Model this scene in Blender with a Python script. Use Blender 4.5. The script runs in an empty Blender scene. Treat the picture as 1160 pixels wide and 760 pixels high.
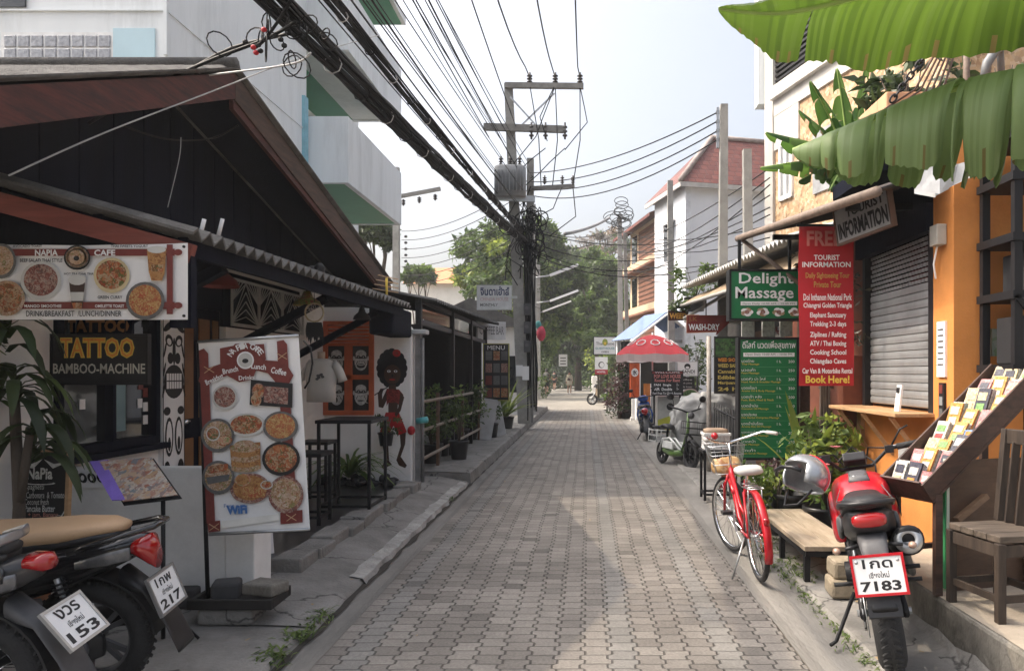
import bpy, math, random
from mathutils import Vector, Matrix, Euler, noise
V = Vector
R = math.radians
scn = bpy.context.scene
COL = scn.collection

# ------------------------------------------------------------------ camera, sky, sun, exposure
CAMH, F0, VX, VY = 1.55, 838.0, 664.0, 422.0
cd = bpy.data.cameras.new("camera"); cam = bpy.data.objects.new("camera", cd); COL.objects.link(cam)
cam.location = (0, 0, CAMH); cam.rotation_euler = (R(90), 0, 0)
cd.sensor_width = 36; cd.lens = 36 * F0 / 1160
cd.shift_x = -(VX - 580) / 1160; cd.shift_y = (VY - 380) / 1160
cd.clip_start = .05; cd.clip_end = 2000
scn.camera = cam

LIGHT = V((3.0, -.40, -3.88)).normalized()          # direction the sunlight travels
el = math.asin(-LIGHT.z)
world = bpy.data.worlds.new("World"); scn.world = world; world.use_nodes = True
nt = world.node_tree
sky = nt.nodes.new("ShaderNodeTexSky"); sky.sky_type = 'NISHITA'; sky.sun_disc = False
sky.sun_elevation = el; sky.sun_rotation = math.atan2(-LIGHT.x, -LIGHT.y)
sky.air_density = 1.0; sky.dust_density = 10; sky.ozone_density = .4
bg = nt.nodes["Background"]; bg.inputs[1].default_value = .15
bw = nt.nodes.new("ShaderNodeRGBToBW"); hz = nt.nodes.new("ShaderNodeMix"); hz.data_type = 'RGBA'; hz.inputs["Factor"].default_value = .5   # the haze takes the blue out of the sky
nt.links.new(sky.outputs[0], bw.inputs[0]); nt.links.new(sky.outputs[0], hz.inputs["A"]); nt.links.new(bw.outputs[0], hz.inputs["B"]); nt.links.new(hz.outputs["Result"], bg.inputs[0])
sd = bpy.data.lights.new("sun", 'SUN'); sd.energy = 1.1; sd.angle = R(.6); sd.color = (1, .84, .64)
sun = bpy.data.objects.new("sun", sd); COL.objects.link(sun)
sun.rotation_mode = 'QUATERNION'; sun.rotation_quaternion = (-LIGHT).to_track_quat('Z', 'Y')
sun.location = (-20, 5, 30)
vs = scn.view_settings
vs.view_transform = 'Standard'; vs.look = 'None'; vs.gamma = 1; vs.use_curve_mapping = False
vs.exposure = 1.54
cy = scn.cycles
cy.max_bounces = 8; cy.diffuse_bounces = 5; cy.glossy_bounces = 3; cy.transmission_bounces = 4; cy.transparent_max_bounces = 6
cy.use_denoising = True; cy.caustics_reflective = False; cy.caustics_refractive = False

# ------------------------------------------------------------------ helpers
def P(px, py, Y): return V(((px - VX) * Y / F0, Y, CAMH - (py - VY) * Y / F0))
def G(px, py, z=0):
    Y = F0 * (CAMH - z) / (py - VY)
    return V(((px - VX) * Y / F0, Y, z))

_m = {}
def new_mat(name):
    m = bpy.data.materials.new(name); m.use_nodes = True
    n = m.node_tree.nodes; b = n["Principled BSDF"]
    return m, n, m.node_tree.links, b

def M(name, c, rough=.6, metal=0., var=.18, scale=5., bump=0., bscale=60., spec=.4, dirt=0., dirtc=(.06, .05, .04), coat=0., stretch=(1, 1, 1)):
    if name in _m: return _m[name]
    m, n, L, b = new_mat(name); _m[name] = m
    b.inputs["Roughness"].default_value = rough; b.inputs["Metallic"].default_value = metal
    b.inputs["Specular IOR Level"].default_value = spec; b.inputs["Coat Weight"].default_value = coat
    tc = n.new("ShaderNodeTexCoord"); mp = n.new("ShaderNodeMapping"); L.new(tc.outputs["Object"], mp.inputs[0])
    mp.inputs["Scale"].default_value = stretch
    ns = n.new("ShaderNodeTexNoise"); ns.inputs["Scale"].default_value = scale; ns.inputs["Detail"].default_value = 6; ns.inputs["Roughness"].default_value = .65
    L.new(mp.outputs[0], ns.inputs["Vector"])
    cr = n.new("ShaderNodeValToRGB"); L.new(ns.outputs["Fac"], cr.inputs[0])
    lo, hi = 1 - var, 1 + var
    cr.color_ramp.elements[0].position = .3; cr.color_ramp.elements[1].position = .72
    cr.color_ramp.elements[0].color = tuple(min(1, x * lo) for x in c) + (1,)
    cr.color_ramp.elements[1].color = tuple(min(1, x * hi) for x in c) + (1,)
    out = cr.outputs[0]
    if dirt:
        n2 = n.new("ShaderNodeTexNoise"); n2.inputs["Scale"].default_value = scale * .35; n2.inputs["Detail"].default_value = 8; n2.inputs["Roughness"].default_value = .75
        L.new(mp.outputs[0], n2.inputs["Vector"])
        r2 = n.new("ShaderNodeValToRGB"); L.new(n2.outputs["Fac"], r2.inputs[0])
        r2.color_ramp.elements[0].position = .5; r2.color_ramp.elements[1].position = .72
        r2.color_ramp.elements[0].color = (0, 0, 0, 1); r2.color_ramp.elements[1].color = (dirt,) * 3 + (1,)
        mx = n.new("ShaderNodeMix"); mx.data_type = 'RGBA'
        L.new(r2.outputs[0], mx.inputs["Factor"]); L.new(out, mx.inputs["A"]); mx.inputs["B"].default_value = dirtc + (1,)
        out = mx.outputs["Result"]
    L.new(out, b.inputs["Base Color"])
    if bump:
        n3 = n.new("ShaderNodeTexNoise"); n3.inputs["Scale"].default_value = bscale; n3.inputs["Detail"].default_value = 5
        L.new(mp.outputs[0], n3.inputs["Vector"])
        bp = n.new("ShaderNodeBump"); bp.inputs["Strength"].default_value = bump; bp.inputs["Distance"].default_value = .02
        L.new(n3.outputs["Fac"], bp.inputs["Height"]); L.new(bp.outputs[0], b.inputs["Normal"])
    return m

def MV(name, cols, scale=30., rough=.5, kind='F1', dist=0.):
    """printed food, mosaic or patterned surface: voronoi cells coloured through a ramp"""
    if name in _m: return _m[name]
    m, n, L, b = new_mat(name); _m[name] = m
    b.inputs["Roughness"].default_value = rough
    tc = n.new("ShaderNodeTexCoord"); ns = n.new("ShaderNodeTexNoise"); ns.inputs["Scale"].default_value = scale * .6; ns.inputs["Detail"].default_value = 3
    L.new(tc.outputs["Object"], ns.inputs["Vector"])
    mxv = n.new("ShaderNodeMix"); mxv.data_type = 'VECTOR'; mxv.inputs[0].default_value = .08
    L.new(tc.outputs["Object"], mxv.inputs[4]); L.new(ns.outputs["Color"], mxv.inputs[5])
    vo = n.new("ShaderNodeTexVoronoi"); vo.inputs["Scale"].default_value = scale
    L.new(mxv.outputs[1], vo.inputs["Vector"])
    sp = n.new("ShaderNodeSeparateColor"); L.new(vo.outputs["Color"], sp.inputs[0])
    cr = n.new("ShaderNodeValToRGB"); L.new(sp.outputs[0], cr.inputs[0])
    e = cr.color_ramp.elements
    while len(e) < len(cols): e.new(.5)
    for i, c in enumerate(cols):
        e[i].position = i / max(1, len(cols) - 1); e[i].color = tuple(c) + (1,)
    L.new(cr.outputs[0], b.inputs["Base Color"])
    return m

def MW(name, c1, c2, scale=8., rough=.6, axis='X', dist=2., bump=.2):
    """wood: stretched wave bands"""
    if name in _m: return _m[name]
    m, n, L, b = new_mat(name); _m[name] = m
    b.inputs["Roughness"].default_value = rough
    tc = n.new("ShaderNodeTexCoord"); mp = n.new("ShaderNodeMapping"); L.new(tc.outputs["Object"], mp.inputs[0])
    st = {'X': (.12, 1, 1), 'Y': (1, .12, 1), 'Z': (1, 1, .12)}[axis]; mp.inputs["Scale"].default_value = st
    ns = n.new("ShaderNodeTexNoise"); ns.inputs["Scale"].default_value = scale * 4; ns.inputs["Detail"].default_value = 7; ns.inputs["Roughness"].default_value = .7; ns.inputs["Distortion"].default_value = dist * .2
    L.new(mp.outputs[0], ns.inputs["Vector"])
    cr = n.new("ShaderNodeValToRGB"); L.new(ns.outputs["Fac"], cr.inputs[0])
    cr.color_ramp.elements[0].position = .35; cr.color_ramp.elements[1].position = .65
    cr.color_ramp.elements[0].color = tuple(c1) + (1,); cr.color_ramp.elements[1].color = tuple(c2) + (1,)
    L.new(cr.outputs[0], b.inputs["Base Color"])
    bp = n.new("ShaderNodeBump"); bp.inputs["Strength"].default_value = bump; bp.inputs["Distance"].default_value = .01
    L.new(ns.outputs["Fac"], bp.inputs["Height"]); L.new(bp.outputs[0], b.inputs["Normal"])
    return m

def ML(name, dark, light, trans=.35, rough=.5):
    """leaves: every leaf its own tone, light passes through"""
    if name in _m: return _m[name]
    m, n, L, b = new_mat(name); _m[name] = m
    ge = n.new("ShaderNodeNewGeometry"); cr = n.new("ShaderNodeValToRGB"); L.new(ge.outputs["Random Per Island"], cr.inputs[0])
    cr.color_ramp.elements[0].color = tuple(dark) + (1,); cr.color_ramp.elements[1].color = tuple(light) + (1,)
    L.new(cr.outputs[0], b.inputs["Base Color"]); b.inputs["Roughness"].default_value = rough
    tr = n.new("ShaderNodeBsdfTranslucent"); L.new(cr.outputs[0], tr.inputs[0])
    mx = n.new("ShaderNodeMixShader"); mx.inputs[0].default_value = trans
    L.new(b.outputs[0], mx.inputs[1]); L.new(tr.outputs[0], mx.inputs[2]); L.new(mx.outputs[0], n["Material Output"].inputs[0])
    return m

class Fr:
    """a drawing plane: origin, right, up; n points at the reader"""
    def __init__(s, o, r=(1, 0, 0), u=(0, 0, 1)):
        s.o = V(o); s.r = V(r).normalized(); s.u = V(u).normalized(); s.n = s.r.cross(s.u).normalized()
    def p(s, a, b, d=0): return s.o + a * s.r + b * s.u + d * s.n

_tc = {}
def glyphs(body, bold=0.):
    k = (body, bold)
    if k in _tc: return _tc[k]
    c = bpy.data.curves.new("t", 'FONT'); c.body = body; c.size = 1; c.resolution_u = 2; c.offset = bold
    o = bpy.data.objects.new("t", c); COL.objects.link(o)
    dg = bpy.context.evaluated_depsgraph_get()
    me = bpy.data.meshes.new_from_object(o.evaluated_get(dg))
    vv = [(v.co.x, v.co.y) for v in me.vertices]; ff = [tuple(p.vertices) for p in me.polygons]
    bpy.data.objects.remove(o); bpy.data.curves.remove(c); bpy.data.meshes.remove(me)
    _tc[k] = (vv, ff); return _tc[k]

W = {}                                                # world matrix of every thing and part
def basis(d):
    d = V(d).normalized(); a = V((0, 0, 1)) if abs(d.z) < .95 else V((1, 0, 0))
    x = d.cross(a).normalized(); return x, x.cross(d).normalized(), d

class MB:
    def __init__(s): s.v = []; s.f = []; s.fm = []; s.fs = []; s.mats = []
    def mi(s, m):
        if m not in s.mats: s.mats.append(m)
        return s.mats.index(m)
    def add(s, vs, fs, m, smooth=False):
        b = len(s.v); s.v += [V(x) for x in vs]; i = s.mi(m)
        for f in fs: s.f.append(tuple(b + k for k in f)); s.fm.append(i); s.fs.append(smooth)
        return s
    def quad(s, a, b, c, d, m): return s.add([a, b, c, d], [(0, 1, 2, 3)], m)
    def poly(s, pts, m): return s.add(pts, [tuple(range(len(pts)))], m)
    def box(s, lo, hi, m, rot=None, piv=None):
        x0, y0, z0 = lo; x1, y1, z1 = hi
        vs = [V((x, y, z)) for z in (z0, z1) for y in (y0, y1) for x in (x0, x1)]
        if rot is not None:
            c = V(piv) if piv is not None else (V(lo) + V(hi)) / 2
            q = Euler(rot).to_matrix(); vs = [c + q @ (v - c) for v in vs]
        return s.add(vs, [(0, 2, 3, 1), (4, 5, 7, 6), (0, 1, 5, 4), (2, 6, 7, 3), (0, 4, 6, 2), (1, 3, 7, 5)], m)
    def fbox(s, fr, a0, b0, a1, b1, d0, d1, m):
        vs = [fr.p(a, b, d) for d in (d0, d1) for b in (b0, b1) for a in (a0, a1)]
        return s.add(vs, [(0, 2, 3, 1), (4, 5, 7, 6), (0, 1, 5, 4), (2, 6, 7, 3), (0, 4, 6, 2), (1, 3, 7, 5)], m)
    def bar(s, a, b, w, h, m, up=(0, 0, 1)):
        a, b = V(a), V(b); d = (b - a).normalized(); up = V(up)
        x = d.cross(up)
        if x.length < 1e-4: x = d.cross(V((1, 0, 0)))
        x.normalize(); y = x.cross(d).normalized()
        vs = [p + sx * x * w / 2 + sy * y * h / 2 for p in (a, b) for sx, sy in ((-1, -1), (1, -1), (1, 1), (-1, 1))]
        return s.add(vs, [(0, 3, 2, 1), (4, 5, 6, 7), (0, 1, 5, 4), (1, 2, 6, 5), (2, 3, 7, 6), (3, 0, 4, 7)], m)
    def tube(s, pts, r, m, n=8, caps=True, closed=False):
        pts = [V(p) for p in pts]; N = len(pts)
        rr = r if isinstance(r, (list, tuple)) else [r] * N
        vs = []; px = None
        for i, p in enumerate(pts):
            if closed: d = pts[(i + 1) % N] - pts[i - 1]
            else: d = pts[min(i + 1, N - 1)] - pts[max(i - 1, 0)]
            if d.length < 1e-7: d = V((0, 0, 1))
            d.normalize()
            if px is None: x, y, _ = basis(d)
            else:
                x = px - d * px.dot(d)
                if x.length < 1e-5: x = basis(d)[0]
                x.normalize(); y = x.cross(d).normalized() * -1
                y = d.cross(x).normalized()
            px = x
            if i == 0: y = d.cross(x).normalized()
            for k in range(n):
                a = 2 * math.pi * k / n; vs.append(p + rr[i] * (math.cos(a) * x + math.sin(a) * y))
        fs = []
        for i in range(N if closed else N - 1):
            j = (i + 1) % N
            for k in range(n):
                l = (k + 1) % n; fs.append((i * n + k, i * n + l, j * n + l, j * n + k))
        if caps and not closed:
            fs.append(tuple(range(n))[::-1]); fs.append(tuple((N - 1) * n + k for k in range(n)))
        return s.add(vs, fs, m, n > 4)
    def cyl(s, a, b, r, m, n=16): return s.tube([a, b], r, m, n)
    def lathe(s, prof, m, c=(0, 0, 0), ax=(0, 0, 1), n=24, closed=False, smooth=True):
        x, y, d = basis(ax); c = V(c); vs = []
        for r, h in prof:
            for k in range(n):
                a = 2 * math.pi * k / n; vs.append(c + d * h + r * (math.cos(a) * x + math.sin(a) * y))
        fs = []; N = len(prof)
        for i in range(N if closed else N - 1):
            j = (i + 1) % N
            for k in range(n):
                l = (k + 1) % n; fs.append((i * n + k, j * n + k, j * n + l, i * n + l))
        return s.add(vs, fs, m, smooth)
    def ball(s, c, r, m, n=16, k=10):
        r = V(r) if hasattr(r, '__len__') else V((r, r, r)); c = V(c); vs = []; fs = []
        for i in range(k + 1):
            t = math.pi * i / k
            for j in range(n):
                a = 2 * math.pi * j / n
                vs.append(c + V((r.x * math.sin(t) * math.cos(a), r.y * math.sin(t) * math.sin(a), r.z * math.cos(t))))
        for i in range(k):
            for j in range(n):
                l = (j + 1) % n; fs.append((i * n + j, (i + 1) * n + j, (i + 1) * n + l, i * n + l))
        return s.add(vs, fs, m, True)
    def loft(s, secs, m, n=18, caps=True):
        """secs: (centre, U, V, exponent)"""
        vs = []; N = len(secs)
        for c, U, Vv, e in secs:
            c, U, Vv = V(c), V(U), V(Vv)
            for k in range(n):
                a = 2 * math.pi * k / n; ca, sa = math.cos(a), math.sin(a)
                vs.append(c + U * (abs(ca) ** (2 / e) * (1 if ca >= 0 else -1)) + Vv * (abs(sa) ** (2 / e) * (1 if sa >= 0 else -1)))
        fs = [(i * n + k, i * n + (k + 1) % n, (i + 1) * n + (k + 1) % n, (i + 1) * n + k) for i in range(N - 1) for k in range(n)]
        if caps: fs += [tuple(range(n))[::-1], tuple((N - 1) * n + k for k in range(n))]
        return s.add(vs, fs, m, True)
    def prism(s, fr, pts, d0, d1, m):
        n = len(pts); vs = [fr.p(a, b, d0) for a, b in pts] + [fr.p(a, b, d1) for a, b in pts]
        fs = [tuple(range(n))[::-1], tuple(range(n, 2 * n))] + [(i, (i + 1) % n, n + (i + 1) % n, n + i) for i in range(n)]
        return s.add(vs, fs, m)
    def disc(s, fr, a, b, ra, rb, m, d=.002, n=20, rot=0.):
        pts = []
        for k in range(n):
            t = 2 * math.pi * k / n; x, y = ra * math.cos(t), rb * math.sin(t)
            pts.append(fr.p(a + x * math.cos(rot) - y * math.sin(rot), b + x * math.sin(rot) + y * math.cos(rot), d))
        return s.poly(pts, m)
    def patch(s, fr, pts, m, d=.002): return s.poly([fr.p(a, b, d) for a, b in pts], m)
    def rect(s, fr, a0, b0, a1, b1, m, d=.002): return s.patch(fr, [(a0, b0), (a1, b0), (a1, b1), (a0, b1)], m, d)
    def text(s, fr, body, a0, b0, a1, b1, m, d=.003, bold=0., rot=0., keep=False):
        vv, ff = glyphs(body, bold)
        if not vv: return s
        x0 = min(v[0] for v in vv); x1 = max(v[0] for v in vv); y0 = min(v[1] for v in vv); y1 = max(v[1] for v in vv)
        sx = (a1 - a0) / max(x1 - x0, 1e-6); sy = (b1 - b0) / max(y1 - y0, 1e-6); ca, cb = (a0 + a1) / 2, (b0 + b1) / 2
        if keep: sx = sy = min(sx, sy)
        cr, sr = math.cos(rot), math.sin(rot); vs = []
        for x, y in vv:
            x = (x - (x0 + x1) / 2) * sx; y = (y - (y0 + y1) / 2) * sy
            vs.append(fr.p(ca + x * cr - y * sr, cb + x * sr + y * cr, d))
        return s.add(vs, ff, m)
    def leaf(s, base, d, side, L, w, m, droop=.3, seg=4, fold=.12, shape=None):
        """long leaf: a folded strip that droops"""
        base, d, side = V(base), V(d).normalized(), V(side).normalized()
        vs = []; p = base.copy(); dd = d.copy()
        for i in range(seg + 1):
            t = i / seg
            wd = w * (shape(t) if shape else math.sin(math.pi * min(1, .12 + .88 * t)) ** .8)
            up = side.cross(dd).normalized()
            vs += [p - side * wd / 2 + up * fold * wd, p, p + side * wd / 2 + up * fold * wd]
            p = p + dd * L / seg; dd = (dd + V((0, 0, -droop / seg * 2))).normalized()
        fs = []
        for i in range(seg):
            a = i * 3; fs += [(a, a + 1, a + 4, a + 3), (a + 1, a + 2, a + 5, a + 4)]
        return s.add(vs, fs, m, True)
    def leaves(s, c, r, n, size, m, rnd, flat=0., shell=0.):
        c = V(c); r = V(r) if hasattr(r, '__len__') else V((r, r, r))
        i = s.mi(m)
        for _ in range(n):
            q = V((rnd.gauss(0, 1), rnd.gauss(0, 1), rnd.gauss(0, 1))).normalized() * (rnd.random() ** (1 / 3) * (1 - shell) + shell)
            p = c + V((q.x * r.x, q.y * r.y, q.z * r.z))
            d = V((rnd.gauss(0, 1), rnd.gauss(0, 1), rnd.gauss(-.3, .8))).normalized()
            x = d.cross(V((rnd.gauss(0, 1), rnd.gauss(0, 1), rnd.gauss(0, 1) + flat))).normalized()
            L = size * rnd.uniform(.6, 1.25); wd = L * rnd.uniform(.32, .5); up = d.cross(x) * wd * .2
            b = len(s.v)
            s.v += [p, p + d * L * .5 + x * wd / 2 + up, p + d * L, p + d * L * .5 - x * wd / 2 + up]
            s.f.append((b, b + 1, b + 2, b + 3)); s.fm.append(i); s.fs.append(False)
        return s
    def jitter(s, amt, sc=3.):
        for i, v in enumerate(s.v): s.v[i] = v + noise.noise_vector(v * sc) * amt
        return s
    def build(s, name, par=None, world=True, bev=0., label=None, cat=None, group=None, kind=None, sub=0, flat=None):
        me = bpy.data.meshes.new(name)
        vs = s.v
        if par is not None:
            if world:
                I = W[par].inverted(); vs = [I @ v for v in vs]
            wm = W[par]; loc = V((0, 0, 0))
        else:
            xs = [v.x for v in vs]; ys = [v.y for v in vs]; zs = [v.z for v in vs]
            loc = V(((min(xs) + max(xs)) / 2, (min(ys) + max(ys)) / 2, min(zs)))
            vs = [v - loc for v in vs]; wm = Matrix.Translation(loc)
        me.from_pydata([tuple(v) for v in vs], [], s.f)
        for m in s.mats: me.materials.append(m)
        me.polygons.foreach_set("material_index", s.fm); me.polygons.foreach_set("use_smooth", s.fs)
        me.update()
        o = bpy.data.objects.new(name, me); COL.objects.link(o); o.location = loc
        if par is not None: o.parent = par
        W[o] = wm
        if bev:
            b = o.modifiers.new("bevel", 'BEVEL'); b.width = bev; b.segments = 2; b.limit_method = 'ANGLE'; b.angle_limit = R(40); b.harden_normals = False
        if sub:
            b = o.modifiers.new("subd", 'SUBSURF'); b.levels = sub; b.render_levels = sub
        tag(o, label, cat, group, kind)
        return o

def tag(o, label=None, cat=None, group=None, kind=None):
    if label: o["label"] = label
    if cat: o["category"] = cat
    if group: o["group"] = group
    if kind: o["kind"] = kind

def thing(name, label, cat, loc=(0, 0, 0), rot=(0, 0, 0), group=None):
    o = bpy.data.objects.new(name, None); COL.objects.link(o); o.empty_display_size = .2
    o.location = loc; o.rotation_euler = rot; tag(o, label, cat, group)
    W[o] = Matrix.Translation(V(loc)) @ Euler(rot).to_matrix().to_4x4()
    return o

def copy_tree(o, par=None):
    c = o.copy(); COL.objects.link(c)
    if par is not None: c.parent = par
    for ch in list(o.children): copy_tree(ch, c)
    return c

def again(o, loc, rz=None, label=None, scale=None):
    c = copy_tree(o); c.location = loc
    if rz is not None: c.rotation_euler.z = rz
    if label: c["label"] = label
    if scale: c.scale = (scale,) * 3
    return c

# ------------------------------------------------------------------ materials
CONC = M("concrete", (.23, .22, .205), .85, var=.28, scale=3, bump=.5, bscale=45, dirt=.6, dirtc=(.09, .085, .075))
def cracks(m):
    n, L = m.node_tree.nodes, m.node_tree.links; b = n["Principled BSDF"]; src = b.inputs["Base Color"].links[0].from_socket
    tc = n.new("ShaderNodeTexCoord"); ns = n.new("ShaderNodeTexNoise"); ns.inputs["Scale"].default_value = 4; ns.inputs["Detail"].default_value = 5; L.new(tc.outputs["Object"], ns.inputs["Vector"])
    ad = n.new("ShaderNodeVectorMath"); ad.operation = 'MULTIPLY_ADD'; ad.inputs[1].default_value = (.35, .35, .35); L.new(ns.outputs["Color"], ad.inputs[0]); L.new(tc.outputs["Object"], ad.inputs[2])
    vo = n.new("ShaderNodeTexVoronoi"); vo.feature = 'DISTANCE_TO_EDGE'; vo.inputs["Scale"].default_value = .95; L.new(ad.outputs[0], vo.inputs["Vector"])
    mr = n.new("ShaderNodeMapRange"); mr.inputs["From Max"].default_value = .012; mr.inputs["To Min"].default_value = .25; L.new(vo.outputs["Distance"], mr.inputs["Value"])
    vm = n.new("ShaderNodeVectorMath"); vm.operation = 'SCALE'; L.new(src, vm.inputs[0]); L.new(mr.outputs[0], vm.inputs["Scale"]); L.new(vm.outputs[0], b.inputs["Base Color"])
cracks(CONC)
CONC_L = M("pale broken concrete", (.36, .35, .33), .9, var=.3, scale=7, bump=.6, bscale=40, dirt=.5, dirtc=(.15, .14, .13))
GUTTER = M("gutter concrete", (.2, .19, .175), .85, var=.25, scale=2.5, bump=.35, bscale=50, dirt=.7, dirtc=(.1, .095, .085), stretch=(1, .3, 1))
MOSS = M("mossy concrete", (.2, .185, .16), .9, var=.35, scale=5, bump=.7, bscale=30, dirt=.98, dirtc=(.025, .024, .018), stretch=(1, 1, .6))
WHITE = M("white plaster", (.8, .79, .765), .8, var=.06, scale=2, dirt=.35, dirtc=(.4, .38, .35), bump=.1)
WHITE2 = M("white render on the tall block", (.76, .8, .82), .75, var=.05, scale=2.2, dirt=.6, dirtc=(.42, .45, .46), stretch=(1, 1, .16))
BLUEP = M("pale blue paint", (.5, .68, .76), .7, var=.05, scale=2)
GREENP = M("green ceiling paint", (.08, .3, .19), .6, var=.12, scale=1)
BLACK = M("black metal", (.013, .013, .015), .5, var=.25, scale=9, spec=.25)
BLACKP = M("black plastic", (.02, .02, .022), .38, var=.15, scale=12)
BLACKG = M("gloss black paint", (.012, .012, .014), .12, var=.1, scale=8, coat=.8)
RUBBER = M("rubber", (.025, .025, .026), .75, var=.25, scale=30, bump=.3, bscale=120)
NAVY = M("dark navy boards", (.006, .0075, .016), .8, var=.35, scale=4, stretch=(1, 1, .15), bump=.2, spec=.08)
DARKW = MW("dark brown wood", (.03, .016, .011), (.085, .045, .03), 6, .7, 'Y')
REDW = MW("faded red fascia", (.03, .01, .009), (.11, .028, .022), 5, .75, 'Y')
REDW2 = MW("red painted beam", (.15, .035, .025), (.24, .065, .048), 4, .7, 'X')
ASB = M("weathered roof sheet", (.13, .125, .12), .9, var=.4, scale=3, bump=.5, dirt=.8, dirtc=(.035, .033, .03))
ASB_L = M("pale roof sheet", (.46, .46, .45), .85, var=.25, scale=4, dirt=.6, dirtc=(.18, .17, .15))
STEEL = M("galvanised steel", (.42, .43, .44), .35, metal=.8, var=.15, scale=10)
CHROME = M("chrome", (.75, .76, .78), .12, metal=1, var=.05)
GREYP = M("grey plastic", (.09, .09, .095), .5, var=.2, scale=10)
SILVER = M("silver paint", (.3, .31, .33), .28, metal=.6, var=.08, coat=.5)
ORANGE = M("orange wall paint", (.6, .235, .06), .8, var=.14, scale=2.2, dirt=.7, dirtc=(.36, .13, .035), bump=.12)
PEACH = M("peach parapet paint", (.62, .34, .2), .85, var=.08, scale=2, dirt=.4, dirtc=(.36, .2, .12))
BROWNW = M("red brown panel", (.16, .05, .028), .7, var=.25, scale=5)
PINE = MW("pale pine", (.36, .21, .1), (.5, .32, .17), 5, .6, 'Y')
PLY = MW("weathered plank top", (.25, .2, .14), (.4, .33, .245), 5, .75, 'Y')
TEAK = MW("old dark timber", (.018, .012, .009), (.055, .038, .027), 6, .65, 'Z')
TEAKX = MW("old grey brown seat board", (.045, .034, .026), (.125, .097, .074), 6, .65, 'X')
PLYB = MW("brown plywood", (.06, .032, .018), (.1, .055, .032), 4, .6, 'X')
RED = M("red paint", (.48, .008, .018), .3, var=.12, scale=9, coat=.5, dirt=.3, dirtc=(.22, .03, .03))
REDP = M("red print", (.42, .014, .022), .55, var=.08, scale=3)
REDLENS = M("red lens", (.35, .006, .008), .1, var=.05, coat=1)
CLEARL = M("clear lens", (.6, .6, .6), .08, var=.05, coat=1)
AMBER = M("amber lens", (.34, .22, .16), .12, var=.05, coat=1)
TAN = M("tan vinyl", (.52, .34, .2), .5, var=.06, scale=6, bump=.1)
SEATB = M("black vinyl", (.022, .022, .024), .5, var=.15, scale=20, bump=.15, bscale=200)
VINYL = M("creased white vinyl", (.8, .8, .8), .38, var=.04, bump=.35, bscale=5, dirt=.25, dirtc=(.55, .53, .5))
PRW = M("white print", (.8, .8, .8), .5, var=.03)
PRB = M("black print", (.02, .02, .022), .6, var=.1)
PRR = M("maroon print", (.17, .035, .03), .55, var=.2, scale=25)
PRY = M("yellow print", (.7, .5, .08), .55, var=.1, scale=20)
PRO = M("orange print", (.7, .27, .04), .55, var=.25, scale=30)
PRG = M("green print", (.01, .16, .055), .4, var=.1, scale=3)
PRLB = M("blue print", (.06, .16, .4), .5, var=.1)
CHALK = M("chalk", (.6, .6, .58), .95, var=.3, scale=60)
GLASSD = M("dark window glass", (.015, .018, .022), .06, var=.2, scale=2, coat=.6)
POLE = M("pole concrete", (.29, .285, .27), .85, var=.2, scale=5, dirt=.5, dirtc=(.13, .125, .115), bump=.3)
WIRE = M("black cable", (.012, .012, .013), .6, var=.2, spec=.2)
BARK = M("bark", (.09, .07, .055), .9, var=.35, scale=8, bump=.8, bscale=20, stretch=(1, 1, .3))
TERRA = M("terracotta", (.36, .16, .08), .8, var=.2, scale=10)
SKIN = M("skin", (.42, .24, .17), .55, var=.06)
SKINB = M("painted brown skin", (.06, .03, .02), .7, var=.1)
L_DARK = ML("dark foliage", (.02, .036, .015), (.07, .1, .035), .35)
L_MID = ML("mid foliage", (.035, .065, .02), (.12, .18, .05), .42)
L_LIGHT = ML("light foliage", (.06, .12, .025), (.2, .28, .07), .4)
L_YEL = ML("yellow green foliage", (.12, .18, .03), (.34, .4, .07), .4)
L_VINE = ML("dry dark vine", (.02, .024, .015), (.09, .085, .06), .2)
L_PURP = ML("purple brown foliage", (.05, .025, .03), (.12, .06, .06), .25)
L_PINK = ML("pink blossom", (.5, .15, .18), (.7, .3, .3), .3)
L_GRASS = ML("grass blade", (.045, .085, .018), (.16, .22, .05), .35)

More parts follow.
